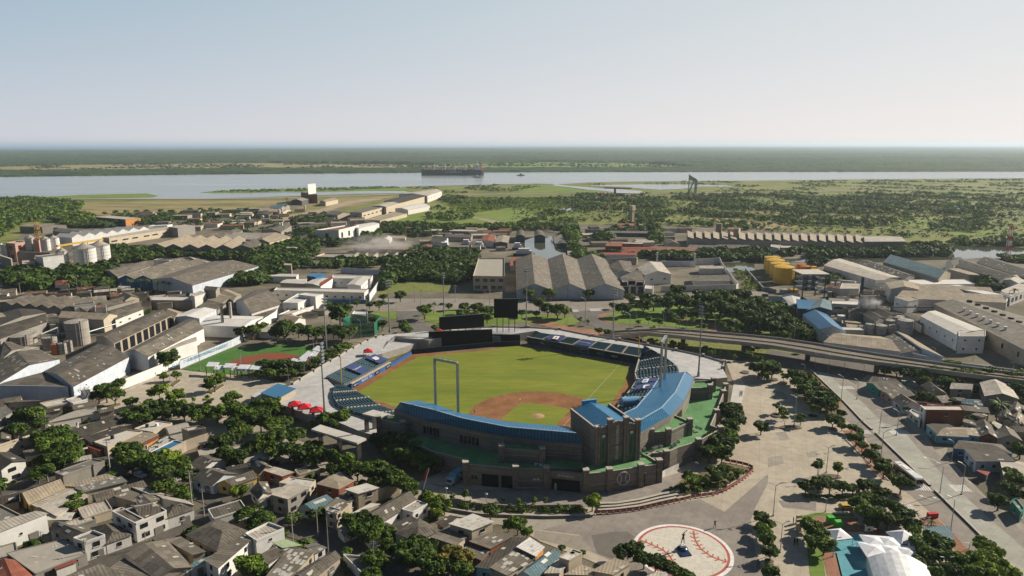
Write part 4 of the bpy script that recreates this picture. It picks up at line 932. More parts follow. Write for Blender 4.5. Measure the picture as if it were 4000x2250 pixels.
bld('a1','1400,705 1530,720 1750,680 1640,655',8,'gab','white','white','white annex with blue sign along the foot of the dockside row',rise=1.2)
bld('a1','1130,820 1250,830 1520,760 1400,740',5,'flat','tan','cream','low cream building behind the perimeter wall of the dockside row',par=0.3)
bld('a1','700,765 820,775 945,755 850,730',7,'gab','mid','tan','grey gabled shed left of the near dockside warehouse',rise=2)
bld('a1','355,625 460,630 550,610 430,600',8,'gab','tan','dark','small tan-roofed shed left of the brown tower block',rise=2)
bld('a1','460,565 615,570 600,552',16,'flat','dark','brick','brown block carrying the white silo tower near the river','factory',par=0.5)
bld('a1','522,470 600,462 600,456',34,'flat','white','clean','tall white silo tower near the river bank','silo tower',par=0.5,z0=14)
bld('a1','640,635 700,640 825,615 760,600',8,'gab','tan','cream','tan shed right of the brown tower block',rise=1.6)
bld('a1','140,700 250,705 340,680 240,668',6,'gab','teal','grey','blue-grey hangar roof at the foot of the dry field',rise=2,n=2)
bld('a1','20,730 270,745 350,720 110,705',6,'gab','tan','cream','orange-tan shed behind the white tanks near the dirt road',rise=1.5)
bld('a1','0,770 130,775 180,740 30,735',5,'gab','dark','grey','dark shed beside the white tanks near the dirt road',rise=1.5)
bld('a1','1680,575 1740,560 1870,565',6,'flat','lite','grey','small pale hut past the end of the dockside row')
for a,l in(((232,785,718,26),'left one of two slim white tanks near the dirt road'),((260,780,712,26),'right one of two slim white tanks near the dirt road'),((66,825,783,26),'short white tank beside the dark shed near the dirt road'),((655,680,650,24),'small white tank by the river works'),((490,710,680,18),'tiny white tank in the river works yard')):
 vessel('a1',a[0],a[1],a[2],a[3],SILW,l,cone=0.8,ladder=False)
for x,yb,yt,w,l in((240,945,855,14,'left'),(263,955,850,22,'middle'),(292,955,900,14,'right')):
 vessel('a1',x,yb,yt,w,WHITE,l+' one of three white chimneys beside the grey shed','chimney',ladder=False,cone=0.3)
# hamlet, yards and boats' quay in the middle distance
bld('a1','1760,1045 1890,1060 1935,1010 1800,990',6,'gab','grey','blue','blue and white boathouse at the left of the boatyard',rise=2,n=2)
bld('a1','1900,990 2160,1000 2180,970 1930,965',5,'gab','mid','grey','long mottled shed behind the boathouse',rise=1.2)
bld('a1','2265,1035 2390,1040 2415,975 2290,975',6,'gab','terra','white','red-roofed boatyard workshop, brightest red of the pair',rise=0.8)
bld('a1','2405,1048 2530,1052 2552,985 2435,982',6,'gab','tan','dark','pinkish grey workshop right of the red-roofed one',rise=0.8)
bld('a1','1945,935 2220,940 2225,920 1960,918',4,'mono','lite','grey','narrow pale roof along the wall beyond the boatyard',rise=0.4)
bld('a1','980,1110 1610,1130 1600,1095 1010,1090',4,'mono','rust','grey','ruined rusty shed under the drifting smoke',rise=0.5)
bld('a1','1300,1000 1500,1010 1510,985',3,'flat','tan','cream','timber stacks on pallets in the yard','lumber stack',par=0)
bld('a1','600,1200 1000,1215 1040,1160 690,1165',2.2,'flat','conc','cream','roofless concrete bays left of the palm row','ruin',par=1.2)
for k in range(6):bld('a1',f'{960+100*k},1205 {975+100*k},1208 {1030+100*k},1150 {1016+100*k},1148',4,'flat','slab','cream',['leftmost','second from the left','third from the left','third from the right','second from the right','rightmost'][k]+' of six slanting concrete partition walls in the ruined yard','wall',par=0,group='partition walls of the ruined yard')
bld('a1','280,1275 355,1278 360,1262',9,'flat','lite','tan','small watch tower with flat roof among the trees','tower',par=0.1)
bld('a1','220,1130 475,1130 470,1095 330,1092',4,'bar','lite','white','pale rounded shelter roof left of the bare yard',rise=1)
bld('a1','380,1015 470,1025 545,990 470,975',4,'gab','dark','tan','small dark-roofed house between the white hall and cream hall','house',rise=1.5)
bld('a1','1270,1020 1340,1030 1370,1000 1300,995',4,'gab','white','white','small white gabled hut above the smoke','hut',rise=1.2)
bld('a1','2185,1395 2500,1400 2500,1215 2240,1215',11,'flat','conc','cream','unfinished concrete building with roof pillars beside the avenue','building',par=0.9,win=(2,6,3.5,2.4),sky=10)
bld('a2','-20,1285 210,1290 210,1200 0,1195',5,'mono','terra','grey','rusty pink barge shed roof at the left of the canal',rise=0.4)
bld('a2','210,1290 315,1290 290,1180 205,1190',2,'flat','conc','grey','grey floating pontoon in the canal beside the rusty shed','pontoon',par=0.2)
bld('a2','560,1180 660,1200 650,1120 555,1130',1.6,'flat','conc','brick','rusty empty barge moored at the right canal bank','barge',par=0.5)
bld('a2','415,1010 440,1095 560,1090 500,960',2,'flat','concd','dark','dark barge alongside the canal trees','barge',par=0.4)
for q,l in(('40,985 130,990 120,935 50,935','left'),('230,985 335,990 305,935 225,935','right')):bld('a2',q,7,'bar','mid','dark',f'{l} one of two arched boathouses at the head of the canal','boathouse',rise=2)
bld('a2','455,1065 580,1070 540,1040 470,1038',4,'bar','mid','dark','small arched boathouse low on the dark barge','boathouse',rise=1.6)
bld('a2','1000,880 1210,880 1240,858 1060,855',5,'hip','terra','white','red-roofed house at the foot of the water tower','house',rise=1.5)
bld('a2','940,1085 1105,1088 1110,1052 955,1050',7,'flat','terra','brick','two-storey brick house with flat terracotta roof beside the shipyard road','house',par=0.1,win=(1,5,2,1.4))
bld('a2','1110,1060 1320,1065 1320,1052',6,'flat','slab','brick','long brick wing with white edge right of the terracotta house','building',par=0.3)
bld('a2','855,1175 1250,1180 1255,1150 900,1150',5,'mono','red','white','low red-striped roof in front of the brick house',rise=0.6)
bld('a2','1100,1150 1460,1150 1450,1095 1110,1095',5,'saw','terra','white','ribbed red and grey vaulted roof beside the red-striped one',rise=0.9,n=3)
bld('a2','1460,1130 1870,1140 1860,1100 1400,1085',5,'mono','rust','grey','long brown roof reaching toward the sawtooth factory',rise=0.5)
bld('a2','1650,1160 1820,1165 1870,1120 1560,1125',4,'gab','lite','grey','ribbed pale roof beneath the long brown roof',rise=0.6)
bld('a2','960,955 1390,960 1395,935 950,930',4,'mono','mid','dark','long open shed behind the truck yard',rise=0.5)
bld('a2','1570,1060 1690,1065 1640,1030',5,'gab','mid','cream','small shed left of the sawtooth factory',rise=1.5)
bld('a2','1770,1100 2040,1110 2050,1075 1790,1065',4,'mono','mid','grey','grey lean-to along the left front of the sawtooth factory',rise=0.4)
bld('a2','2040,1105 2380,1110 2390,1072 2080,1070',5,'gab','mid','grey','grey shed before the left half of the sawtooth factory',rise=1)
# sawtooth factory: one long thing
r=bld('a2','1765,1015 a3: 975,1060 a3: 965,990 a2: 1760,952',9,'flat','conc','cream','very long sawtooth-roofed factory running across the middle right','factory',par=0.2)
p0,p1=G('a2',1765,1015,9),G('a3',975,1060,9);p3,p2=G('a2',1760,952,9),G('a3',965,990,9)
for k in range(20):
 mb=MB();a,b=p0.lerp(p1,(k+0.03)/20),p0.lerp(p1,(k+1)/20);c,d=p3.lerp(p2,(k+1)/20),p3.lerp(p2,(k+0.03)/20)
 mb.face([a+Z*2.7,b,c,d+Z*2.7],0);mb.face([a,b,a+Z*2.7],1);mb.face([c,d,d+Z*2.7],1);mb.face([d,a,a+Z*2.7,d+Z*2.7],2);mb.build('roof_tooth',[RM['tan'],WM['grey'],DKGL],r)
bld('a3','975,1040 1385,1038 1300,990 960,988',11,'gab','lite','grey','taller gabled bay with patched roof at the right end of the sawtooth factory','factory',rise=1.5)
vessel('a2',2088,965,862,62,plain('old_concrete',(0.3,0.26,0.21)),'short round concrete silo standing behind the sawtooth factory','silo',ladder=False)
bld('a2','2230,915 2282,915 2282,905',19,'flat','concd','tan','square dark concrete tower in the sawtooth factory','tower',par=0.3)
bld('a2','2170,920 2260,922 2300,900 2180,895',9,'mono','terra','cream','small red-roofed block behind the sawtooth factory','building',rise=0.5)
bld('a3','25,1090 110,1110 130,1065',6,'flat','lite','white','white gate block before the sawtooth factory','building',par=0.4);bld('a3','130,1105 345,1105 340,1062',5,'mono','lite','grey','small ribbed roof before the sawtooth factory',rise=0.5)
# water tower and the monument at the river
f=G('a2',1205,852,0);r=thing('water_tower','tall square concrete water tower with a flared head beside the palms','water tower',f)
zt=24;mb=MB();mb.box(f,5,4.6,0,zt-6,0.7);mb.build('shaft',WM['tan'],r);mb=MB();mb.box(f,7,6.6,zt-6,zt+1,0.7,mi=0);mb.build('tank',WM['cream'],r)
f=G('a2',1812,552,0);r=thing('monument','pointed steel and glass monument with an open arch standing by the river','monument',f);q=0.39
V3=lambda x,y,z:f+Vector((x*q,y*q,z*q))
mb=MB();mb.prism([V3(12,-5,0),V3(26,-5,0),V3(26,5,0),V3(12,5,0)],0,[88*q,78*q,78*q,88*q]);mb.build('right_leg',plain('monument_glass',(0.3,0.36,0.37),0.3),r)
mb=MB();mb.prism([V3(-24,-5,0),V3(-20,-5,0),V3(-20,5,0),V3(-24,5,0)],0,[110*q,107*q,107*q,110*q]);mb.slab([V3(-24,0,110),V3(14,0,86),V3(14,4,72),V3(-24,4,78)],1)
mb.bar(V3(-20,0,0),V3(6,0,74),3.6,3);mb.build('left_leg',plain('monument_panel',(0.42,0.42,0.38),0.4),r)
f=G('a2',1035,570,0);q=0.36;r=thing('viewing_pier','dark red bridge crane with wide flat top beside the lagoon','crane',f)
mb=MB();mb.tube(f,V3(0,0,38),3,2.2,8);mb.build('column',plain('dark_red',(0.2,0.06,0.06)),r);mb=MB();mb.slab([V3(-70,-12,46),V3(100,-12,42),V3(102,12,42),V3(-50,12,50)],2.2);mb.build('deck',MATS['dark_red'],r)
mb=MB();mb.slab([V3(10,-8,12),V3(170,-8,5),V3(170,8,5),V3(10,8,12)],1.5);mb.build('ramp',MATS['dark_red'],r)
bld('a2','880,552 930,552 930,540',8,'flat','terra','brick','small red block left of the dark red crane','building',par=0.2)
# ---- left industrial quarter
bld('a0','1035,1335 1430,1240 1515,1285 1185,1395',7,'gab','grey','grey','leftmost ragged grey shed of the block with blue gable ends',rise=1.8,sky=5)
bld('m0','1110,95 1620,-75 1955,-62 1435,100',7.5,'gab','grey','grey','double grey shed with dark blue gable ends behind the palm trees',rise=2.2,n=2,sky=6,end='deep')
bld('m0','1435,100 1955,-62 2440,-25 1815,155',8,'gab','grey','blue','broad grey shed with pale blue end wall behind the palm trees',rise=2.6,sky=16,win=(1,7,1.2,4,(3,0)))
bld('a0','1545,1225 1700,1235 1750,1225',9,'flat','grey','white','small pale block behind the blue-ended sheds',par=0.3);bld('a0','1905,1195 1960,1225 2140,1265 2150,1250',8,'mono','lite','grey','narrow pale roof behind the broad grey shed',rise=0.4)
bld('m0','0,335 230,260 1010,300 820,400',6.5,'gab','mid','grey','wide sawtooth field of dark grey roofs at the left edge',rise=1.6,n=7)
bld('m0','0,420 340,380 430,410 0,530',6,'gab','dark','grey','dark roof strip in front of the sawtooth field',rise=1.2)
bld('m0','-60,560 440,425 440,500 0,660',6,'gab','dark','grey','dark shed with pale dashes left of the tank yard',rise=2,sky=8)
bld('m0','-60,470 230,425 0,415',6.2,'mono','tan','tan','tan ribbed roof patch at the left edge',rise=0.3)
bld('m0','890,340 1110,275 1280,290 1010,360',6,'gab','mid','grey','mottled shed with ridge vents left of the green canopy',rise=1.5)
bld('m0','1010,400 1290,320 1350,380 1090,480',6,'gab','mid','white','grey shed with white side wall behind the tan roof house',rise=1.6,win=(1,9,2,0.8))
bld('m0','1110,262 1235,232 1310,270 1180,300',7,'gab','mid','tan','small weathered shed with white roof vents',rise=1.5)
bld('m0','700,350 890,330 880,308',10,'flat','mid','white','rusty white box block on the roofs beside a smaller one',par=0.2)
bld('m0','900,368 1000,360 1000,338',8.5,'flat','rust','white','smaller rusty white box block on the roofs',par=0.2)
bld('m0','1800,250 1835,262 1938,225 1885,212',9.5,'mono','lite','white','plain white block at the end of the green canopy',rise=0.3)
bld('m0','1925,195 2035,205 2072,175',11,'gab','mid','grey','tall grey gabled block before the broad shed',rise=1)
bld('m0','1420,295 1830,300 1835,270 1450,262',6,'flat','slab','grey','long flat pale canopy with dark underside','canopy',par=0.1)
bld('m0','2075,240 2150,195 2275,245 2200,300',6,'gab','tan','grey','brownish shed behind the two tall chimneys',rise=1)
bld('m0','1950,290 2090,320 2270,260 2100,230',5,'gab','tan','grey','tan patched roof behind the two tall chimneys',rise=1.2)
bld('m0','1860,370 2050,400 2130,330 1960,300',5.2,'mono','mid','grey','grey roof between the white block and the chimneys',rise=0.8)
bld('m0','555,460 975,480 1105,432 620,405',8,'gab','tan','cream','cream house with a tan roof over the pipework','factory',rise=1.6)
bld('m0','905,640 1075,700 1615,440 1465,395',8.5,'gab','mid','tan','long open-sided shed with dark bays and a grey roof',rise=1.4,sky=3,win=(1,6.5,4.6,6.2,(0,)))
bld('m0','1640,455 1880,468 2040,385 1820,380',7,'gab','white','blue','white ribbed roof above blue and white striped walls',rise=0.9)
bld('m0','1880,530 2290,545 2480,450 2020,440',7,'gab','white','clean','wide white and rust ribbed roof behind the two chimneys',rise=0.9)
bld('m0','1170,790 1395,830 1920,560 1760,480',8,'gab','grey','clean','grey shed with white wall beside the small ball field',rise=1.8,sky=6)
bld('m0','1395,835 1855,680 1848,640 1500,760',7,'mono','lite','clean','bright white block joined to the small ball field wall',rise=0.3)
bld('m0','420,965 920,712 1215,830 690,1110',8,'gab','mid','blue','broad dark roof with a pale cross-shaped patch',rise=1.5,sky=12)
bld('m0','-60,900 375,765 560,850 -10,1080',8,'gab','mid','blue','dark grey shed at left edge left of the broad dark roof',rise=2.0,sky=12)
o=bld('m0','-20,1100 10,1078 430,968 640,1110',7.5,'flat','mid','blue','pale blue gable front with a small square window below the broad dark roof',par=0.1)
bld('m0','-20,760 100,690 230,745 0,870',6,'gab','mid','grey','dark shed below the two wide tanks',rise=1.5);bld('m0','90,810 370,740 250,735',6,'mono','lite','grey','pale roof strip below the wide tanks',rise=0.2)
bld('m0','-20,890 150,830 30,760',6,'mono','dark','grey','narrow dark roof at the left edge above the blue gable',rise=0.4)
bld('m0','1560,430 1640,470 1720,410 1600,375',7,'gab','tan','grey','brown roof corner behind the long open shed',rise=1)
for a,m,l in(((683,735,520,200),SILG,'largest grey tank in the left tank yard'),((437,775,660,128),SILG,'grey tank in front of the largest, at the left of the small group'),((528,730,632,110),SILG,'grey tank just left of the largest tank'),
((508,812,722,76),plain('orange_tank',(0.5,0.13,0.03),0.5),'bright orange tank among the grey tanks'),((572,808,712,72),SILG,'slim grey tank right beside the orange tank'),((632,790,690,68),SILG,'slim grey tank farthest right of the small group'),
((60,690,615,190),SILG,'wide grey tank at the left edge, rear one'),((140,735,650,230),SILG,'wide rust-topped tank at the left edge, front one'),((415,590,530,80),SILG,'small old tank behind the yard wall, left'),((500,600,530,90),SILG,'small old tank behind the yard wall, right')):
 vessel('m0',*a,m,l,bands=2)
for x,yb,yt,l in((2105,625,350,'left one of two tall chimneys, with a platform at its top'),(2185,590,318,'right one of two tall chimneys, plain topped')):vessel('m0',x,yb,yt,26,plain('chimney_grey',(0.42,0.38,0.33)),l,'chimney',ladder=(x<2110))
bld('m0','520,150 650,155 660,112 525,112',5,'hip','terra','white','small house with a terracotta roof among the trees','house',rise=1.5)
bld('m0','1095,185 1200,190 1230,165',3.5,'flat','slab','grey','small gatehouse with a flat roof by the palm drive','gatehouse',par=0.2)
# long white wall beside the plaza
def wall_thing(t,s,h,w,m,label,name='wall',cap=None,cat='wall',z0=0.0):
 P_=pts(t,s,0);r=MB()
 for i in range(len(P_)-1):r.strip(P_[i],P_[i+1],w,z0,h,0,1)
 o=r.build(name,[m,cap or STONEL],base=Vector((P_[0].x,P_[0].y,0)));return tag(o,label,cat)
wall_thing('m0','640,1240 860,1230 1180,1130 1530,985 1700,900',4.6,0.4,WM['clean'],'long plain white wall climbing along the left plaza')
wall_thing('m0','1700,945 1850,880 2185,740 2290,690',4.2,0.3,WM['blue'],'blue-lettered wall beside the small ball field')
wall_thing('m1','0,660 240,560 460,470',3.0,0.3,WM['tan'],'tan wall behind the batting cage')
a,b=G('m0',1720,935),G('m0',2075,790);d=(b-a).normalized();n=Vector((d.y,-d.x,0))
wo=[o for o in bpy.data.objects if o.get('label','').startswith('blue-lettered')][0]
text3('ESTADIO GUILLERMO MUNOZ CHARRYS','lettering',(a+b)/2+n*0.25+Z*2.8,2.3,plain('faded_blue_letter',(0.12,0.3,0.45)),wo,frame(d,Z),0.04,spacing=0.95)
# ---- middle, left of the avenue
bld('m1','230,130 460,140 480,95 290,100',6,'gab','slab','tan','low pale wing at the left of the red-trimmed school','school',rise=0.4)
bld('m1','465,135 610,165 720,90 540,100',7,'gab','slab','tan','school wing with a red fascia, left side of the courtyard','school',rise=0.5)
bld('m1','610,168 725,92 720,70 600,130',7.4,'mono','red','clean','narrow red-edged school wing beside the courtyard','school',rise=0.2)
bld('m1','720,92 1080,100 1100,65 725,60',7,'flat','slab','clean','rear school wing with a red band and small windows','school',par=0.5,win=(1,5,1.6,0.8))
bld('m1','860,150 990,160 1070,80 950,75',7.5,'gab','slab','clean','right school wing with white side wall','school',rise=0.6,win=(1,6,2,0.8))
bld('m1','30,70 380,75 400,50 60,45',5,'flat','slab','clean','long low white roof behind the school trees','school',par=0.2)
bld('m1','480,70 560,80 650,50 540,40',6,'mono','blue','deep','bright blue roof behind the school courtyard','school',rise=0.4)
bld('m1','170,205 1020,230 1060,195 200,180',7,'flat','slab','white','long weathered white block with a blue base along the avenue','building',par=0.5,win=(1,6,1.8,1.2))
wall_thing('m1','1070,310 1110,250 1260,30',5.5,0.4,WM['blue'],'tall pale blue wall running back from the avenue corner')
wall_thing('m1','640,320 1060,325',2.6,0.4,WM['deep'],'bright blue lower wall at the foot of the long white block')
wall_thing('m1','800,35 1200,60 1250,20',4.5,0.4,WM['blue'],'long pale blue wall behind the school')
bld('m1','255,320 395,325 545,265 400,235',9,'flat','white','clean','bright white two-storey block beside the leafy round tree','building',par=0.3,win=(1,5,1.6,1))
bld('m1','400,245 560,265 635,240 480,228',11,'flat','white','clean','taller white rear part of the bright white block','building',par=0.3)
bld('m1','210,440 340,430 645,320 540,300',4.5,'flat','lite','clean','low white range with small windows below the bright block','building',par=0.6,win=(1,8,1,1))
bld('m1','-190,300 10,195 250,330 -40,420',8,'gab','grey','white','large grey gabled hall left of the bright white block',rise=3)
bld('m1','-60,440 240,330 180,400 20,500',6,'mono','mid','clean','grey lean-to with white wall below the large gabled hall',rise=0.5)
bld('m1','410,440 580,420 520,400',3,'mono','dark','grey','dark carport roof below the bright white block','carport',rise=0.2);bld('m1','520,395 640,400 690,380',3.2,'mono','mid','grey','grey carport roof left of the round tree','carport',rise=0.2)
bld('m1','200,490 360,510 465,470 350,435',4.5,'gab','tan','clean','small white house with a tan roof behind the bushy trees','house',rise=1.5)
bld('m1','20,590 190,600 230,540 60,530',4,'gab','lite','white','long pale patched roof left of the bushy trees',rise=0.8)
bld('m1','905,430 1050,450 1050,410 930,400',4,'flat','white','clean','small white block right of the round tree','building',par=0.4)
# ---- middle, right of the canal
def gable_front(t,x0,x1,y,bx0,bx1,by,h,rise,label):
 return bld(t,f'{x0},{y} {bx0},{by} {bx1},{by} {x1},{y}',h,'gab','grey','blue',label,rise=rise,sky=14)
gable_front('m2',45,385,205,35,335,-90,6.5,3.6,'leftmost of three broad grey gabled halls behind the round park')
gable_front('m2',388,700,205,338,612,-90,6.5,3.6,'middle one of three broad grey gabled halls behind the round park')
gable_front('m2',703,1060,205,615,880,-92,6.5,3.6,'rightmost of three broad grey gabled halls behind the round park')
bld('m2','1000,95 1050,130 1250,110 1180,0',6,'gab','mid','white','grey hall with a lean-to behind the dark-signed car showroom',rise=2)
bld('m2','890,-20 960,60 1150,45 1120,-70',6.5,'gab','mid','white','patched grey gabled hall right of the three broad ones',rise=2.4)
bld('m2','1180,-10 1250,60 1500,50 1410,-60',8,'gab','lite','clean','white gabled hall with roof vents and a blue door',rise=2.2,win=(1,9,2,1))
r=bld('m2','1040,150 1250,150 1250,110',7,'flat','concd','white','car showroom with dark glass front and three black sign boards','showroom',par=0.4)
for x0,x1,y0,h in((1035,1100,140,9.2),(1108,1178,128,10),(1188,1252,140,9.2)):
 a,b=G('m2',x0,y0,h),G('m2',x1,y0,h);a.y=b.y=G('m2',1040,150,7).y-0.6;MB().strip(a,b,0.5,h-2.8,h).build('sign_board',BLACK,r)
 text3('AUTOS' if x0==1108 else 'MOTOR','lettering',(a+b)/2+Vector((0,-0.4,0))+Z*(h-1.4),1.6 if x0==1108 else 0.9,WHITE,r,frame((1,0,0),Z),0.04)
a,b=G('m2',1040,150,7),G('m2',1250,150,7);a.y-=0.1;b.y-=0.1
for k in range(3):p=a.lerp(b,(k+0.17)/3);q=a.lerp(b,(k+0.85)/3);MB().strip(p,q,0.3,0.3,5.6).build('window',DKGL,r)
bld('m2','1255,190 1330,195 1335,160',4.5,'flat','slab','clean','small white kiosk with red sign right of the showroom','building',par=0.4)
wall_thing('m2','1400,215 1560,215 2110,200',4.5,0.5,WM['white'],'long dirty white wall left of the drainage channel')
wall_thing('m2','2110,200 2130,190 1980,-10 a2: 2085,1240',4.5,0.5,WM['white'],'white wall running back beside the drainage channel')
wall_thing('a2','1840,1275 2080,1265',6,0.5,WM['white'],'white wall with a red top edge at the back of the open yard')
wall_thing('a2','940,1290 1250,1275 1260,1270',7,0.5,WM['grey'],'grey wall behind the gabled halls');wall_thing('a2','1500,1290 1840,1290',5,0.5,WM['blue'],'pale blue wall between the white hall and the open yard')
bld('m2','1720,125 2060,120 2040,60 1700,60',4.5,'mono','mid','white','roofless ruin with exposed grey rafters in the walled yard','ruin',rise=0.5)
bld('a2','1890,1310 2130,1310 2110,1285 1880,1285',5,'gab','lite','white','ribbed pale roof at the back of the walled yard',rise=0.8)
for x,y in((1458,1290),(1835,1300)):
 p=G('a2',x,y,0);o=MB().box(p,1.5,1.5,0,13).build('pillar',WHITE,base=p);tag(o,'plain white pillar above the yard walls, '+('left one' if x<1500 else 'right one'),'pillar','white pillars')
# ---- right industrial quarter
bld('a3','1130,1440 565,1278 725,1210 1340,1400',8,'gab','lite','white','long pale seamed roof of the first hall right of the yellow tanks',rise=1.2,sky=0,n=1)
bld('a3','1370,1420 890,1258 1020,1232 1480,1385',8,'gab','dark','grey','dark roof dotted with rows of small skylights',rise=1.5,sky=34)
bld('a3','1720,1410 1160,1245 1300,1190 1840,1350',10,'gab','teal','tan','tan gabled hall with blue-grey translucent roof panels',rise=3)
bld('a3','2330,1420 1830,1265 1900,1200 2500,1390',8,'gab','dark','white','black-roofed hall nearest of the dark pair at upper right',rise=2,sky=14)
bld('a3','2576,1400 2100,1250 2240,1200 2900,1400',8,'gab','dark','grey','black-roofed hall at the right picture edge below the red mast',rise=2,sky=14)
bld('a3','1790,1250 1870,1280 1985,1245 1900,1200',9,'gab','dark','clean','short white-fronted dark hall beside the canal bend',rise=1.5)
bld('m3','1015,140 1030,130 1330,125 1300,132',7,'gab','lite','clean','white gable end with a small round window',rise=1.6)
bld('m3','1340,150 1950,145 1850,100 1290,105',7,'flat','white','clean','bright white flat roof strip between the halls',par=0.3)
bld('m3','1160,190 1420,195 1425,140 1110,130',10,'gab','tan','white','cream gabled block beside the seamed roof',rise=1.5)
bld('m3','1205,275 2250,320 2040,180 1440,150',8,'gab','tan','white','very wide cream roof in the middle of the right quarter',rise=2,n=2)
bld('m3','1195,270 1320,310 1420,290 1330,255',8.5,'flat','tan','clean','white corner block with small windows before the wide cream roof',par=0.4,win=(1,6,2,.8))
bld('m3','2115,280 2230,330 2260,290',5,'flat','slab','clean','small white corner annex at the right of the cream roof')
bld('m3','1650,160 2130,260 2250,250 1800,150',9.5,'flat','white','clean','bright white ridge block behind the wide cream roof',par=0.3)
bld('m3','1900,60 1990,65 1860,-10 1700,0',7,'mono','tan','grey','pale tan wedge roof above the bright white ridge',rise=0.5)
bld('m3','2200,110 2370,140 2470,95 2250,50',6,'gab','lite','clean','small white house-shaped hall at the right edge',rise=1.5);bld('m3','2200,210 2290,260 2560,160 2380,140',7,'flat','lite','clean','white block with blue doors at the right edge','building',par=0.5,win=(1,8,4,3))
bld('m3','2440,770 1570,330 1900,305 2800,560',9,'gab','grey','tan','huge grey-roofed hall at the right edge with rows of white vents',rise=1.6,win=(1,14,1.6,2.6,(0,1)))
A_,B_=G('m3',1850,385,11),G('m3',2240,560,11);hall=[o for o in bpy.data.objects if o.get('label','').startswith('huge grey-roofed')][0]
for k in range(7):
 p=A_.lerp(B_,k/6);MB().cyl(p,0.7,0.9,9.5,12.0,10).build('vent',WHITE,hall)
 p=G('m3',1900+78*k,308+33*k,11);MB().box(p,2,2.4,10,11.9,0.4).build('vent',BLACK,hall)
bld('m3','1790,625 1440,445 1580,395 2045,580',9,'gab','slab','clean','white block with small square windows and stained roof','factory',rise=0.8,win=(1,8,1,1))
bld('m3','1800,640 2050,640 2050,580 1800,585',9.5,'flat','conc','clean','white end block with an outside stair','factory',par=0.3,win=(2,7,1,1))
bld('m3','1285,425 1330,420 1500,500 1450,530',5,'mono','dark','white','narrow dark roof left of the stained white block',rise=0.3)
bld('m3','490,572 330,432 540,420 735,595',7,'gab','blue','white','bright blue gabled roof over an open loading bay beside the wall',rise=2.0)
bld('m3','285,380 430,385 440,300 270,285',9,'mono','blue','dark','bright blue roof under the steel tower',rise=0.5)
bld('m3','370,390 600,390 590,310 440,310',9,'gab','teal','dark','blue and grey ribbed roof right of the steel tower',rise=1.5)
bld('m3','1245,778 530,690 700,612 1060,640',6.5,'gab','tan','blue','wide tan roof beside the flyover',rise=1.6)
bld('m3','1260,780 1060,640 1215,605 1440,760',6.5,'mono','dark','blue','black roof slope with white cross-shaped skylights beside the flyover',rise=-1,sky=14)
bld('m3','1445,760 1215,605 1310,625 1650,830',6.5,'mono','tan','blue','pale tan roof slope right of the black one beside the flyover',rise=1.0)
bld('m3','135,245 205,355 300,355 300,240',5,'gab','slab','grey','cream roof in the wall corner left of the steel tower',rise=0.8)
bld('m3','600,330 880,345 870,305 610,305',6,'flat','white','white','white plant house with ribbon windows behind the blue roofs','factory',par=0.3,win=(1,9,5,1.2))
bld('m3','880,270 1050,265 1040,245',16,'flat','concd','grey','grey boiler house with rusty platforms and a steaming stack','factory',par=0.8)
bld('m3','790,440 920,430 900,385',6,'gab','mid','grey','small grey gabled shed below the boiler house',rise=1.2)
bld('m3','900,430 1010,500 1215,440 1060,380',7,'gab','mid','grey','mottled grey shed behind the row of small tanks',rise=1.5,n=2)
bld('m3','690,575 910,580 870,555',4.5,'flat','slab','grey','flat cream canopy before the small tanks','canopy',par=0.1)
bld('m3','680,190 860,190 870,140 700,135',8,'flat','lite','white','square white block behind the steel tower','building',par=0.3)
TK=plain('stained_tank',(0.36,0.34,0.31),0.6)
for a,m,l in(((905,615,548,75),TK,'first small tank from the left in the right tank row'),((975,620,530,80),TK,'second small tank from the left in the right tank row'),((1085,625,545,115),TK,'broad low tank in the middle of the right tank row'),
((1000,600,548,70),TK,'half-hidden tank behind the second small tank'),((1200,615,545,90),TK,'tank just left of the biggest in the right tank row'),((1165,590,495,90),TK,'tall rusty tank behind the right tank row'),
((1325,630,500,140),TK,'biggest grey tank at the right end of the right tank row'),((1250,560,465,120),TK,'wide pale tank behind the biggest grey tank'),((712,500,450,85),WHITE,'short white tank behind the blue gabled roof'),((615,185,130,42),WHITE,'left white vertical tank behind the steel tower'),((670,185,130,38),WHITE,'right white vertical tank behind the steel tower'),
((590,270,220,45),TK,'rusty tank beside the bent white pipe'),((255,240,200,80),YEL,'yellow tank behind the wall corner'),((165,240,200,80),TK,'pale tank behind the wall corner')):
 vessel('m3',*a,m,l,bands=1)
YT=plain('yellow_tank_paint',(0.62,0.37,0.02),0.5);OT=plain('rusty_tank_paint',(0.5,0.17,0.02),0.6)
for a,m,l in(((70,1340,1210,165),YT,'farthest of the four big yellow tanks in line'),((105,1375,1240,185),YT,'second farthest of the four big yellow tanks in line'),((150,1420,1275,195),YT,'second nearest of the four big yellow tanks in line'),((195,1475,1310,205),YT,'nearest and largest-looking yellow tank of the line'),
((350,1370,1275,95),OT,'rusty orange tank left of its twin'),((390,1390,1295,100),OT,'rusty orange tank with black stains'),((465,1340,1298,80),YT,'small yellow tank at the back right'),((512,1385,1338,145),YT,'low yellow tank farthest right of the tank farm')):
 vessel('a3',*a,m,l)
# white perimeter walls of the right quarter
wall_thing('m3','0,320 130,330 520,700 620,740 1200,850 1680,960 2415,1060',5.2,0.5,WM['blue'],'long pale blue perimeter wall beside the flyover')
wall_thing('a3','-480,1400 -100,1420',2.5,0.4,WM['cream'],'low wall at the end of the drainage channel')
wall_thing('m2','2200,20 2370,210 2415,210 m3: 75,230',3,0.5,WM['grey'],'grey channel wall leading to the yellow tanks')
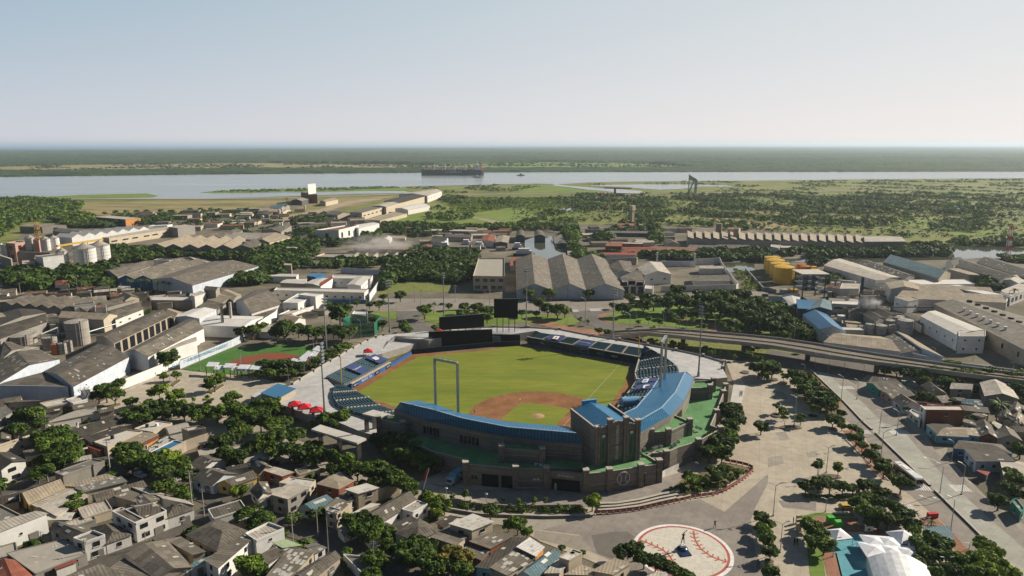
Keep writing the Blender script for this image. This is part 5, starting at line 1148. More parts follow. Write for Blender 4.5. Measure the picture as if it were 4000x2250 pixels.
# steel tower with a flat roof
c=G('m3',430,300,0);r=thing('steel_tower','open steel distillery tower with a flat pale roof and three decks','tower',c)
w,dd,H_=8,7.5,19
mb=MB()
for sx in(-1,1):
 for sy in(-1,1):MB().box(c+Vector((sx*w,sy*dd+9,0)),0.7,0.7,0,H_).build('column',STEELD,r)
for z in(7,11,15):
 mb=MB();mb.box(c+Vector((0,9,0)),w*2+1,dd*2+1,z,z+0.5);mb.build('deck',STEELD,r)
mb=MB()
for z in(7,11,15):
 for sx in(-1,0):mb.bar(c+Vector((sx*w,9-dd,z)),c+Vector((sx*w+w,9-dd,z+3.9)),0.3,0.3);mb.bar(c+Vector((sx*w+w,9-dd,z)),c+Vector((sx*w,9-dd,z+3.9)),0.3,0.3)
mb.build('bracing',STEELD,r);MB().box(c+Vector((0,9,0)),w*2+4,dd*2+4,H_,H_+0.6).build('roof',RM['slab'],r)
for x in(-3,3):MB().cyl(c+Vector((x,9,0)),1.6,1.6,7.6,17.5,12).build('still',SILW,r)
# pipes over the yards
for s,h,l in(('m3: 600,480 700,490 m3: 700,515 860,530 1200,515',3.0,'grey pipe run before the right tank row'),('m0: 800,570 820,600 1090,520',5,'pale bent pipes right of the largest left tank'),('m0: 380,620 540,555',5,'pale pipe over the left tank group'),('m3: 1160,360 1560,360',7,'dark pipe bridge crossing to the huge hall')):
 P_=pts('m3',s,h);mb=MB()
 for i in range(len(P_)-1):mb.tube(P_[i],P_[i+1],0.45,n=8)
 for p in P_:mb.tube(p,(p.x,p.y,0),0.2)
 o=mb.build('pipe',STEEL if 'dark' not in l else STEELD,base=Vector((P_[0].x,P_[0].y,0)));tag(o,l,'pipe')
# ------------------------------------------------------------------ houses of the near neighbourhood
ORG.update(z1=(0,1600,4.459),z2=(500,1700,4.459),z3=(1700,1900,3.22),z4=(3300,1450,3.534),z5=(3000,1950,2.576),z6=(700,1250,4.14))
def hs(t,s,h,kind,roof,wall,label,**k):
 k.setdefault('cat','house');k.setdefault('rise',1.3);k.setdefault('win',(1 if h<5.5 else 2,4.5,1.1,1.2));k.setdefault('door',0);k.setdefault('sky',2)
 return bld(t,s,h*0.8,kind,roof,wall,label,**k)
hs('z1','-20,690 650,450 620,430 -20,640',6,'flat','conc','cream','long cream windowless house wall behind the big dark tree',par=0.6,win=(1,14,1.0,1.2),tank=1)
hs('z1','20,1050 440,890 160,745 -260,880',7,'gab','dark','white','two-storey white house with balcony at the left edge',rise=1.0,win=(2,4,2.4,1.3))
hs('z1','955,1105 1095,1160 1820,905 1620,870',5.5,'flat','concd','grey','long narrow grey block house with a dark flat roof',par=0.4,win=None)
hs('z1','1350,500 2090,230 1930,120 1180,380',4.2,'gab','dark','tan','dark gabled house with a white eave line below the red awning wall',rise=1.0)
hs('z1','1590,590 2230,370 2090,290 1460,480',4.2,'mono','dark','tan','dark sloping roof just behind the white concrete slab roof',rise=0.6)
hs('z1','1860,650 2480,390 2230,360 1640,570',4.5,'flat','slab','cream','house with a bright white concrete slab roof left of the orange strip',par=0.3,win=None,tank=1)
hs('b0','1170,170 1330,200 1500,120 1350,100',4.5,'flat','slab','cream','farther white slab roof house with a broken water tank',par=0.3,win=None,tank=2)
hs('z1','1520,635 1735,715 1810,670 1600,598',3.2,'mono','red','brick','small red awning roof at the corner of the white slab house',win=None,rise=0.2,sky=0)
hs('z2','130,190 520,10 300,-60 -60,110',4.4,'mono','tan','orange','tan sheet roof edged by an orange strip',rise=0.5,win=None)
hs('z2','150,175 250,190 530,40 510,0',4.6,'mono','rust','orange','narrow bright orange roof strip between grey roofs',rise=0.2,win=None,sky=0)
hs('z2','280,290 330,340 820,80 640,10',4.4,'mono','dark','cream','dark roof littered with pale scraps left of the blue roof',rise=0.3,win=None,sky=30)
hs('z2','390,305 535,350 960,130 800,100',4.6,'flat','blue','white','bright blue flat roof with white parapet above the tan wall',par=0.35,win=None,sky=2)
hs('z2','535,365 1010,100 1450,-60 960,110',5.0,'mono','tan','tan','long tan wall house with stained side right of the blue roof',rise=0.3,win=None)
hs('b0','1640,190 1790,165 1730,145',7.5,'flat','slab','tan','tan tower house with a bright flat roof above the tan wall',par=0.4,win=None)
hs('b0','1270,270 1370,225 1330,210',4.3,'mono','grey','cream','grey patched roof beside the orange strip roof',rise=0.2,win=None)
hs('b0','390,125 890,20 700,-5 520,60',3.6,'mono','conc','white','white walled low house beyond the junction with a car before it',rise=0.2,win=None)
hs('m0','440,1310 685,1260 620,1225',4.5,'flat','slab','cream','pale flat-roofed house with small windows at the end of the white plaza wall',par=0.5,win=(1,4,1,1.1))
hs('m0','685,1275 825,1235 760,1200',5,'flat','slab','white','small white cube house with a blue door near the white plaza wall',par=0.5)
hs('m0','0,1310 190,1250 210,1225 0,1230',4,'gab','mid','grey','ragged grey shack roof at the left edge below the blue gable')
hs('m0','60,1290 400,1270 330,1240 150,1240',3.8,'mono','mid','grey','flat weathered shack roof right of the ragged one');hs('m0','0,1449 120,1380 60,1300 -80,1340',3.8,'mono','concd','grey','dark shack at the left edge beside the leaning lamp')
hs('z1','-60,410 150,365 60,300 -100,320',4,'mono','grey','turq','small house with blue wall and pale roof at the left edge',rise=0.3)
# second band
hs('z2','1090,500 1290,600 1690,430 1475,350',4,'gab','tile','white','ribbed grey roof house right of the big leafy tree',rise=1.1)
hs('z2','1130,760 1480,860 1900,680 1540,580',4.4,'gab','tile','blue','pale blue gabled house with porch at the shady crossing',rise=1.4)
hs('z2','1830,885 2240,740 2090,655 1560,840',4.2,'gab','tile','yellow','mustard yellow house with a ribbed roof at the crossing',rise=1.2,sky=2)
hs('z2','2140,960 2270,1110 2490,1010 2420,820',4.2,'gab','tile','white','ribbed roof house with white porch right of the bright round tree',rise=1.1)
hs('b1','-60,510 30,560 150,510 60,460',4,'gab','mid','tan','small grey roof left of the brick-sided house')
hs('z2','230,1420 640,1330 440,1205 60,1220',7,'gab','tile','white','rear wing of the white corner house with balconies',rise=0.8)
hs('b0','1180,1000 1450,890 1330,825 990,900',7.2,'flat','tile','white','white two-storey corner house with balconies and a dark tiled roof',par=0.5,win=(2,4,2,1.3),door=0)
hs('b0','975,890 1170,995 1250,960 1060,860',7.1,'flat','concd','white','stained side wing of the white corner house',par=0.4,win=(1,6,1,1))
hs('z2','670,1450 1140,1290 960,1190 600,1290',4.6,'hip','tile','white','hipped grey roof shop with blue painted wall on the street corner',rise=1.8)
hs('z2','620,1120 1150,1230 1000,1130 480,1030',5,'mono','lite','white','pale patched roof strip behind the hipped corner shop',rise=0.4)
hs('z2','90,920 380,1040 630,1025 400,940',5,'mono','lite','white','white weathered roof behind the corner house',rise=0.3,win=None)
hs('z2','-220,1080 110,1170 210,985 -60,950',4.6,'mono','grey','tan','cluster of loose grey sheets in the middle of the block',rise=0.5,win=None)
hs('z2','110,1100 240,1290 570,1110 380,1050',4.8,'gab','grey','tan','brown-grey sheeted roof in the middle of the block',rise=0.6,win=None)
hs('z1','1700,1600 2560,1350 2400,1262 1600,1490',4.2,'gab','tile','white','long ribbed grey roof in the middle of the left quarter',rise=1.0)
hs('z1','1470,1440 2200,1260 2100,1170 1320,1360',4.4,'mono','concd','cream','dark slab roof smeared with white paint',rise=0.2,win=None,sky=16)
hs('b0','680,675 1000,590 920,560 560,660',4,'mono','tan','tan','patchwork tan roof left of the white-smeared slab',rise=0.2,win=None)
hs('b0','255,820 560,690 490,640 170,735',4.2,'gab','tan','yellow','brown gabled house with a yellow front at the left',rise=1.6,sky=1)
hs('b0','350,860 700,700 560,690 280,820',3.6,'mono','lite','tan','ribbed pale lean-to beside the brown gabled house',rise=0.3,win=None)
hs('b0','350,850 500,930 760,750 650,690',4,'mono','lite','tan','grey roof with rows of pale sheets beside the small tree',rise=0.3,sky=12,win=None)
hs('b0','410,960 600,960 640,900 440,900',3.5,'mono','slab','tan','pale rubble-strewn roof behind the small tree',rise=0.2,win=None,sky=10)
hs('b0','-40,1085 405,915 310,885 -120,1010',7.5,'mono','lite','clean','tall blank white house wall at the left edge',rise=0.4,win=(1,12,.6,.6),sky=1)
hs('b0','-60,990 190,930 0,835 -120,880',4.5,'flat','concd','tan','dark flat roof with pale rim behind the tall blank white house',par=0.4,win=None)
hs('b0','640,1135 440,1040 560,985 790,1065',5.5,'gab','tile','white','ribbed dark roof between the blank white house and the barred-window house',rise=0.9)
hs('b0','740,1165 915,1105 810,1065 640,1130',6.8,'flat','concd','white','two-storey white house with barred windows and a sunlit roof deck',par=0.6,win=(2,3.2,1.6,1.4))
hs('b0','925,1165 1140,1090 980,990 790,1030',4.2,'hip','tile','white','mossy brown hipped roof house with an open garage',rise=1.5)
hs('b0','310,1430 755,1255 560,1130 60,1250',4.2,'flat','conc','grey','broad concrete roof terrace with scattered junk',par=0.15,win=(1,5,2.4,1.8),sky=5,tank=0)
hs('b0','-60,1560 300,1480 150,1318 -60,1340',4,'gab','terra','white','rust-red tiled roof in the bottom left corner',rise=0.8)
hs('b0','470,1365 490,1390 655,1325 640,1298',3.6,'mono','red','white','bright red shop awning',cat='awning',rise=0.2,win=None,sky=0,door=None)
hs('b0','1370,1470 1660,1370 1440,1140 1080,1275',4.6,'gab','grey','tan','large brown-grey roof at the bottom, ridge running away from camera',rise=1.0,sky=2)
hs('b0','930,1385 1090,1272 1440,1440 1250,1600',4.6,'mono','grey','tan','brown roof slope at the bottom edge left of the large brown-grey roof',rise=-0.6,sky=2)
hs('b0','650,1440 870,1360 1090,1449 860,1560',4.2,'mono','grey','white','brown roof cut by the bottom picture edge beside the red awning',rise=0.3)
hs('b0','1450,1135 1680,1265 1780,1235 1570,1110',4.4,'mono','grey','tan','tan strip roof with a white gutter at the bottom',rise=0.2,win=None)
hs('b0','1620,1090 1890,1230 2160,1060 1890,950',4.4,'hip','tile','tan','dark tiled hipped roof by the street junction',rise=1.6)
hs('b0','1900,1385 2200,1130 2100,1100 1790,1310',6.3,'mono','grey','clean','narrow white two-storey house with a patched grey roof at the bottom',rise=0.4,win=(2,5,0.9,1.3))
hs('b0','1620,1400 1790,1330 1850,1270 1700,1320',4,'mono','teal','white','small bluish roof beside the narrow white house',rise=0.2,win=None)
hs('b0','b1: 0,1150 b1: 245,1045 b1: 110,995 b1: -90,1090',6.5,'flat','lite','clean','white house with a pale roof and a green corner panel',par=0.6,win=(2,8,0.8,0.6))
# third band: houses right of the shady street
hs('b1','70,530 230,580 320,545 160,500',4.5,'mono','lite','brick','brick house with a pale broken roof near the leafy avenue',rise=0.2)
hs('b1','200,640 450,680 520,620 300,590',4.5,'flat','slab','cream','low house with a bright cluttered roof left of the orange brick house',par=0.3,sky=6)
hs('b1','145,745 275,780 460,675 290,640',7,'mono','lite','grey','two-storey grey house with wide dark windows and pale roof',rise=0.3,win=(2,4,2,1.2))
hs('b1','30,790 140,750 240,670 110,700',3.8,'mono','lite','white','low lean-to roof left of the two-storey grey house',rise=0.2,win=None)
hs('b1','530,645 720,690 850,620 680,565',7.5,'hip','tan','brick','orange brick house with a low tan roof beside the leafy avenue',rise=0.5,win=(2,6,1.2,1))
hs('b1','370,850 540,770 680,800 500,875',4,'gab','teal','white','small house with a pale blue-green gabled roof',rise=1.2)
hs('b1','600,860 720,900 890,735 780,700',5.0,'mono','grey','tan','sloping grey roof stepping up to the tan stained wall',rise=0.2,sky=9)
hs('b1','785,700 890,735 1060,680 960,645',7,'mono','slab','tan','upper floor with a light roof and stained tan wall',rise=0.3,win=(2,5,1.6,1.2))
hs('b1','605,880 700,910 740,880 640,850',6.4,'flat','teal','tan','small tan front block with a balcony by the lamp post',par=0.3)
hs('b1','830,910 950,880 1070,825 1000,815',3.6,'mono','slab','cream','pale sliver of roof between the tan house and the long dark roof',rise=0.2,win=None)
hs('b1','1070,995 1395,795 1285,730 960,910',4.6,'gab','tile','clean','long dark ribbed roof with a white side wall',rise=1.4,sky=2)
hs('b1','1270,870 1365,895 1495,825 1400,795',4.8,'flat','conc','clean','small white house with two windows and a flat tan roof',par=0.25,win=(1,3,0.9,1.1))
hs('b1','1180,1015 1230,1060 1400,960 1350,930',4.2,'mono','dark','white','dark roof slope left of the big ribbed hip roof',rise=0.4,win=None)
hs('b1','1215,1075 1400,1145 1600,1050 1420,950',4.4,'hip','tile','white','big ribbed hip roof in the middle of the lower houses',rise=1.5)
hs('b1','1530,1130 1740,1200 1890,1060 1710,1000',5.0,'mono','grey','cream','brown-grey sloping roof of the big cream house',rise=0.9,sky=4)
hs('b1','1690,1000 1880,1055 2060,975 1890,910',7.5,'mono','slab','cream','big cream house with a flat spotted roof beside the forecourt',rise=0.3,win=(2,6,1.6,0.9),sky=16)
hs('b1','1870,1150 2040,1210 2229,1100 2080,1060',5,'mono','grey','brick','brick-sided house with a brown-grey roof and round wall vents',rise=0.2,sky=5)
hs('b1','1800,1240 1960,1310 2040,1220 1880,1160',4,'mono','grey','brick','lower roof step of the brick-sided house',rise=0.2)
hs('b1','1580,990 1650,1030 1780,940 1690,925',3.8,'mono','dark','brick','dark little roof behind the big cream house',rise=0.2,win=None)
hs('b1','920,1430 1010,1350 940,1290 760,1270',3,'flat','concd','white','dark yard house with a ragged white wall top in the shade',par=0.5,win=None)
hs('b1','460,1500 730,1290 640,1250 300,1449',4.2,'gab','tile','tan','dark ribbed roof at the bottom right of the speckled one',rise=0.9)
hs('b1','90,1480 270,1510 500,1235 300,1195',4.6,'mono','grey','tan','speckled brown roof with rows of pale dots at the bottom',rise=0.6,sky=26)
hs('b1','20,1290 110,1350 300,1210 190,1180',4.6,'mono','tile','white','dark ribbed slope beside the speckled brown roof',rise=0.4)
hs('b1','155,1160 240,1205 385,1180 260,1135',4.8,'mono','green','white','pale green sheet roof',rise=0.2,win=None,sky=0)
hs('b1','440,1190 520,1170 600,1200 510,1250',3.6,'mono','concd','white','small dark roof behind the speckled brown roof',rise=0.2)
hs('z3','520,1030 720,1060 1200,660 980,640',4.2,'mono','dark','turq','black sagging roof with a turquoise wall at the bottom',rise=0.5)
hs('z3','710,1040 900,1130 1260,890 1040,770',4.4,'mono','grey','tan','grey-green roof patched with white squares near the forecourt',rise=0.5,sky=12)
hs('z3','1040,770 1260,880 1360,760 1190,650',5.0,'mono','white','orange','pale ribbed roof at the plaza edge',rise=0.3,win=None)
hs('z3','1010,1140 1240,1150 1600,880 1380,850',4.8,'gab','teal','white','blue-grey gabled roof at the bottom near the forecourt',rise=1.2)
hs('z3','1390,1127 1560,1127 1680,940 1560,900',4.8,'mono','lite','tan','ribbed lean-to below the white cube roof',rise=1.0)
hs('z3','1560,900 1680,940 1850,840 1730,800',7.2,'flat','white','cream','tall cream house with a small white flat roof by the forecourt',par=0.3,win=None)
hs('z3','1640,1115 1980,1127 2020,1050 1850,990',4.5,'mono','tan','tan','pale low roof at the bottom between the tall cream house and the last house',rise=0.3)
hs('z3','1990,1075 2230,1120 2450,970 2260,905',5.2,'mono','tan','cream','last house before the forecourt trees, ribbed tan roof',rise=0.4,par=0.5)
hs('b2','1190,1449 1290,1470 1370,1430 1280,1410',4,'mono','lite','cream','tip of a ribbed roof at the bottom edge under the floor emblem',rise=0.2)
# ---- right-hand neighbourhood
hs('z4','300,165 480,255 860,260 600,90',4,'gab','mid','green','sea-green walled corner house with a crumbling roof',rise=1.0)
hs('z4','330,150 770,205 620,100 430,85',4.4,'gab','grey','tan','tan house behind the sea-green one',rise=1.2)
hs('z4','500,270 660,380 960,330 830,250',4,'gab','mid','pink','purple-grey house with a flat ragged roof on the boulevard',rise=0.6)
hs('z4','670,390 790,480 1040,470 870,365',4.4,'gab','tile','blue','pale blue front house with a gabled roof behind the green road sign',rise=1.5)
hs('z4','820,180 1010,280 1130,290 930,140',4.2,'gab','mid','tan','brown gabled house in the second row, left one',rise=1.4)
hs('z4','1050,200 1220,330 1400,310 1270,200',4.2,'gab','mid','tan','brown gabled house in the second row, right one',rise=1.4)
hs('z4','1460,240 1750,250 1765,190 1490,160',5.5,'gab','lite','grey','small grey house with a kinked pale roof under the trees',rise=1.0)
hs('z4','1940,340 2395,380 2260,180 1870,150',6.5,'gab','lite','grey','large grey house with a patched white roof behind the palm',rise=1.3,win=(1,12,1.2,1))
hs('z4','1125,540 1645,545 1600,485 1060,480',9.5,'flat','slab','brick','three-storey brick and white house, the tallest on the boulevard',par=0.3,win=(2,12,1.2,1.2),end='brick')
a,b=G('z4',1055,480,7.6),G('z4',1125,540,7.6);tb=[o for o in bpy.data.objects if o.get('label','').startswith('three-storey brick')][0]
d=(b-a).normalized();n=Vector((d.y,-d.x,0));n=n if n.x<0 else-n
MB().strip(a+n*0.25,b+n*0.25,0.5,0,8.0).build('white_front',WM['clean'],tb)
for z in(1.8,4.2,6.6):MB().box(a.lerp(b,0.45)+n*0.55,1.2,0.12,z-.6,z+.7,math.atan2(d.y,d.x)).build('window',DKGL,tb)
hs('z4','890,560 1040,690 1060,600 930,540',3.6,'flat','slab','white','low white walled yard house left of the three-storey house',par=0.5,sky=3)
hs('z4','1130,750 1270,865 1560,790 1340,700',4.2,'mono','dark','turq','turquoise house with a black roof on the boulevard corner',rise=0.3)
hs('z4','1275,885 1700,905 1600,775 1430,780',4.0,'gab','tan','turq','turquoise corner house front with a grey gable',rise=0.8,win=(1,4,1.4,1.2))
hs('z4','1690,880 1865,900 1830,790 1650,780',4,'mono','tan','turq','second turquoise front with a ribbed roof',rise=0.2,win=(1,3,1.2,1.2))
hs('z4','1860,905 2110,930 2010,740 1800,700',4,'gab','mid','brick','red-brown front house with a dark gabled roof',rise=1.3,win=(1,4,1.8,1.4))
hs('z4','2110,930 2440,960 2330,820 2080,830',4,'gab','grey','cream','cream house with a blue-edged tiled gable',rise=1.5)
hs('z4','1500,1065 2310,1140 2150,1010 1590,955',4.5,'hip','tile','deep','long hipped grey roof across the side street',rise=1.2)
hs('z4','1660,1090 1810,1250 2340,1240 2190,1110',5,'mono','dark','blue','wide black flat-pitched roof with a white facade edge',rise=0.3)
hs('z4','2150,1235 2200,1449 2520,1449 2480,1260',4.5,'mono','lite','grey','pale ribbed roof at the right edge beside the black one',rise=0.4)
hs('z4','1840,1380 1960,1430 1985,1395 1840,1370',3,'mono','red','dark','faded red awning in the dark side street',cat='awning',rise=0.1,win=None,door=None,sky=0)
hs('z4','1640,540 1990,580 1960,500 1600,470',4,'mono','mid','tan','long stained wall and roof behind the three-storey house',rise=0.2)
hs('z4','1260,340 1350,440 1470,420 1400,320',3.8,'mono','grey','tan','grey roof patch in the second row middle',rise=0.2);hs('z4','1480,400 1660,420 1640,370 1490,365',3.6,'mono','mid','tan','small brown roof under the kinked pale roof house',rise=0.2)
hs('z4','1620,440 1880,480 1850,400 1660,390',4,'gab','teal','grey','bluish shed roof left of the palm',rise=0.8)
hs('z4','1640,700 1830,760 1820,690 1650,660',4,'mono','grey','tan','brown roof piece right of the three-storey house',rise=0.2);hs('z4','2160,640 2400,760 2390,640 2200,590',4.5,'gab','mid','grey','grey tiled roof near the right edge below the palm',rise=1.0)
hs('z4','2350,600 2480,740 2560,700 2440,590',4.2,'mono','tan','white','tan roof at the right edge below the palm',rise=0.3);hs('z4','2360,480 2520,560 2560,500 2400,460',4.2,'mono','grey','tan','grey roof at the right edge level with the palm',rise=0.3)
hs('z4','2030,720 2130,800 2160,740 2060,690',3.8,'mono','lite','white','small pale roof between the dark gable and grey tiles',rise=0.2);hs('z4','1760,600 1900,640 1960,600 1840,570',3.8,'mono','mid','tan','small roof hidden behind the palm trunk',rise=0.2)
hs('b3','2120,800 2200,900 2229,870 2160,780',4,'flat','concd','green','sea-green wall house in the deep shade at the right edge',par=0.4,z0=0)
for k,(x,y,ro_,wa)in enumerate(((2060,60,'mid','grey'),(2160,90,'tan','tan'),(2150,0,'grey','tan'))):
 hs('b3',f'{x-50},{y+20} {x+40},{y+35} {x+60},{y-25} {x-30},{y-40}',4,'gab',ro_,wa,['grey gabled shack left of the right-edge cluster','tan gabled shack at the right edge','grey shack at the right edge above the tan one'][k])
# ------------------------------------------------------------------ trees
LEAF={
'dark':leafm('leaf_dark',(0.035,0.07,0.01),(0.09,0.15,0.018),(0.06,0.095,0.014)),
'mid':leafm('leaf_mid',(0.055,0.105,0.012),(0.14,0.21,0.022),(0.09,0.135,0.018)),
'bright':leafm('leaf_bright',(0.09,0.16,0.016),(0.23,0.3,0.03),(0.14,0.19,0.022)),
'yellow':leafm('leaf_yellowish',(0.07,0.1,0.02),(0.34,0.26,0.04),(0.1,0.12,0.03)),
'palm':leafm('leaf_palm',(0.06,0.105,0.022),(0.15,0.2,0.045),(0.09,0.13,0.03))}
BARK=plain('bark',(0.15,0.12,0.085),0.95)
def clump_mesh(name,lobes,n,size,m,seed,up=0.35):
 """crown of many leaf-clump faces spread through several overlapping lobes"""
 g=np.random.default_rng(seed);L=np.array(lobes,float);w=(L[:,3]*L[:,4]*L[:,5])**0.66;idx=g.choice(len(L),n,p=w/w.sum());L=L[idx]
 d=g.normal(size=(n,3));d[:,2]=np.where(d[:,2]<-0.35,-d[:,2]*0.6,d[:,2]);d/=np.linalg.norm(d,axis=1)[:,None]
 r=(0.55+0.5*g.random(n)**0.6)[:,None];P_=L[:,:3]+d*L[:,3:6]*r
 nn=d*0.9+g.normal(size=(n,3))*0.55;nn[:,2]+=up;nn/=np.linalg.norm(nn,axis=1)[:,None]
 a=np.cross(nn,g.normal(size=(n,3)));a/=np.linalg.norm(a,axis=1)[:,None];b=np.cross(nn,a)
 s=(size*(0.55+0.9*g.random(n)))[:,None];s2=s*(0.5+0.5*g.random((n,1)))
 V=np.stack([P_-a*s-b*s2*0.4,P_+a*s*0.3-b*s2,P_+a*s+b*s2*0.4,P_-a*s*0.2+b*s2],1).reshape(-1,3)
 me=bpy.data.meshes.new(name);me.vertices.add(4*n);me.vertices.foreach_set('co',V.ravel());me.loops.add(4*n);me.loops.foreach_set('vertex_index',np.arange(4*n,dtype=np.int32))
 me.polygons.add(n);me.polygons.foreach_set('loop_start',np.arange(0,4*n,4,dtype=np.int32));me.polygons.foreach_set('loop_total',np.full(n,4,np.int32));me.update();me.validate();me.materials.append(m);return me
def lobes_round(g,k=9,R_=3.6,zc=4.6,flat=0.8):
 out=[(0,0,zc,R_*0.7,R_*0.7,R_*0.62*flat)]
 for i in range(k):
  a=2*math.pi*i/k+g.random()*0.9;q=R_*(0.45+0.3*g.random());out.append((q*math.cos(a),q*math.sin(a),zc+(g.random()-0.35)*R_*0.7*flat,R_*(0.3+0.18*g.random()),R_*(0.3+0.18*g.random()),R_*(0.24+0.14*g.random())))
 return out
def trunk_mesh(name,g,h,r0,spread,zc,k=5):
 mb=MB();mb.tube((0,0,-0.1),(0.1*g.random(),0,h),r0,r0*0.6,7)
 for i in range(k):
  a=2*math.pi*i/k+g.random();e=Vector((spread*math.cos(a),spread*math.sin(a),zc+(g.random()-0.3)*spread*0.6));mb.tube((0,0,h*0.92),e,r0*0.5,r0*0.12,5)
 me=bpy.data.meshes.new(name);me.from_pydata(mb.v,[],mb.f);me.materials.append(BARK);return me
PROTO={}
def make_proto(kind,v):
 g=random.Random(kind+str(v));G_=[];sd=sum(map(ord,kind))*31+v
 if kind in('dark','mid','bright','yellow'):
  cm=clump_mesh('crown',lobes_round(g,8+v,3.5,4.1,0.95),1500,0.42,LEAF[kind],sd);tm=trunk_mesh('trunk',g,1.7,0.34,2.2,3.6)
 elif kind=='umbrella':
  cm=clump_mesh('crown',lobes_round(g,11,3.9,4.0,0.42),1400,0.36,LEAF['mid'],sd);tm=trunk_mesh('trunk',g,2.0,0.3,2.6,3.6)
 elif kind=='young':
  lo=[(g.uniform(-2.2,2.2),g.uniform(-2.2,2.2),g.uniform(5.2,9.6),g.uniform(1.1,1.9),g.uniform(1.1,1.9),g.uniform(0.6,1.1))for _ in range(9)]
  cm=clump_mesh('crown',lo,520,0.62,LEAF['bright'],sd);tm=trunk_mesh('trunk',g,5.5,0.22,2.0,7.6)
 elif kind=='palm':
  mb=MB();fr=20
  for i in range(fr):
   a=2*math.pi*i/fr+g.random()*0.3;el=g.uniform(-0.35,0.95);p=Vector((0,0,9));d=Vector((math.cos(a)*math.cos(el),math.sin(a)*math.cos(el),math.sin(el)));side=Vector((-math.sin(a),math.cos(a),0))
   for s in range(5):
    q=p+d*0.85;w0,w1=0.5*(1-s*0.13),0.5*(1-(s+1)*0.16)
    mb.face([p-side*w0-Z*0.12*w0,p,q,q-side*w1-Z*0.25*w1]);mb.face([p,p+side*w0-Z*0.12*w0,q+side*w1-Z*0.25*w1,q]);p=q;d=(d+Vector((0,0,-0.3))).normalized()
  cm=bpy.data.meshes.new('crown');cm.from_pydata([tuple(x)for x in mb.v],[],mb.f);cm.materials.append(LEAF['palm'])
  t=MB();t.tube((0.5,0,-0.1),(0.2,0.1,4.5),0.24,0.18,7);t.tube((0.2,0.1,4.5),(0,0,9),0.18,0.15,7);tm=bpy.data.meshes.new('trunk');tm.from_pydata([tuple(x)for x in t.v],[],t.f);tm.materials.append(BARK)
 elif kind=='bare':
  mb=MB()
  def br(p,d,L_,r,n):
   q=p+d*L_;mb.tube(p,q,r,r*0.6,5)
   if n:[br(q,(d+Vector((g.uniform(-.8,.8),g.uniform(-.8,.8),g.uniform(-.1,.5)))).normalized(),L_*0.72,r*0.58,n-1)for _ in range(3)]
  br(Vector((0,0,0)),Vector((0,0,1)),2.2,0.24,4);tm=bpy.data.meshes.new('trunk');tm.from_pydata([tuple(x)for x in mb.v],[],mb.f);tm.materials.append(BARK);cm=clump_mesh('crown',[(0,0,6,2,2,1)],12,0.2,LEAF['yellow'],3)
 PROTO[(kind,v)]=(cm,tm)
for k_,nv in(('dark',3),('mid',3),('bright',2),('yellow',1),('umbrella',2),('young',3),('palm',2),('bare',1)):
 for v in range(nv):make_proto(k_,v)
NV={'dark':3,'mid':3,'bright':2,'yellow':1,'umbrella':2,'young':3,'palm':2,'bare':1}
CROWNZ={'young':7.4/8,'palm':9.0/8,'umbrella':4.1/8,'bare':0.6}
def tree(t,x,y,w,kind,label=None,z0=0.0,group=None,stretch=1.0):
 s=TILE[t[0]][1]if t[0]in TILE else ORG[t][2];D=8.0;cz=CROWNZ.get(kind,4.1/8)
 for _ in range(4):
  p=G(t,x,y,z0+cz*D*stretch);zc=p.y*math.cos(PITCH)-(p.z-CAMH)*math.sin(PITCH);D=w/s*zc/FPX
 nm={'palm':'palm_tree','young':'young_tree'}.get(kind,'tree')
 r=thing(nm,label or 'tree',{'palm':'palm','young':'young tree'}.get(kind,'tree'),Vector((p.x,p.y,z0)),group,rz=rng.random()*6.28)
 k=D/8*(1.16 if kind in('dark','mid','bright')else 1);r.scale=(k,k,k*stretch)
 cm,tm=PROTO[(kind,int(rng.integers(0,NV[kind])))]
 for nm_,me in(('crown',cm),('trunk',tm)):o=bpy.data.objects.new(nm_,me);sc.collection.objects.link(o);o.parent=r
 return r
GROVES=[]
def grove(text,group,kind,*lists,z0=0.0,stretch=1.0):
 out=[]
 for l in lists:
  t=l.split(':')[0];kk=kind
  for w in l.split(':')[1].split():
   if w in NV:kk=w;continue
   v=[float(a)for a in w.split(',')];out.append(tree(t,v[0],v[1],v[2],kk,None,z0,group,stretch))
 GROVES.append((text,out));return out
grove('{o} leafy tree lining the avenue left of the ballpark','trees lining the avenue left of the ballpark','dark',
'b0:1460,40,150 1600,30,150 mid 1740,60,170 dark 1880,40,170 2000,30,170 mid 2130,60,180 dark 2040,150,160 1330,50,150',
'b1:40,100,190 mid 130,150,180 dark 230,120,170 mid 60,290,200 dark 200,250,200 330,230,190 mid 160,370,190 dark 290,360,190 400,410,210 mid 520,430,210 dark 640,420,200 500,360,180 mid 760,480,210 dark 880,530,200 690,530,170 mid 990,540,210 dark 1110,570,210 1060,640,170 mid 1230,630,210 1330,680,180 dark 1340,740,140')
grove('{o} dark tree against the left terrace wall of the ballpark','trees along the left terrace wall','dark','b1:1070,290,180 1180,270,190 mid 1300,290,190 dark 1400,340,190 1190,370,190 1310,400,200 1420,440,190 1530,400,180 1570,470,150 1470,490,150')
grove('{o} small tree between the red tents and the gate canopy','trees by the left concourse','dark','b1:600,80,150 mid 740,70,160 dark 660,130,130 480,130,80')
grove('{o} leafy tree at the avenue bend by the planted bank','trees at the bend of the avenue','mid','b1:1480,780,150 bright 1570,820,170 mid 1640,850,140 bright 1580,900,120')
grove('{o} round tree before the ballpark front','trees before the ballpark','mid','b1:2040,890,150 dark 2200,1010,110','b2:50,1010,170 130,1070,110 bright 700,810,160')
grove('{o} young tree on the thin planted bank below the ballpark front','young trees on the bank','young','b1:1815,735,90 1710,755,60 2150,780,50 2210,830,50','b2:60,790,60 200,790,70 290,785,50')
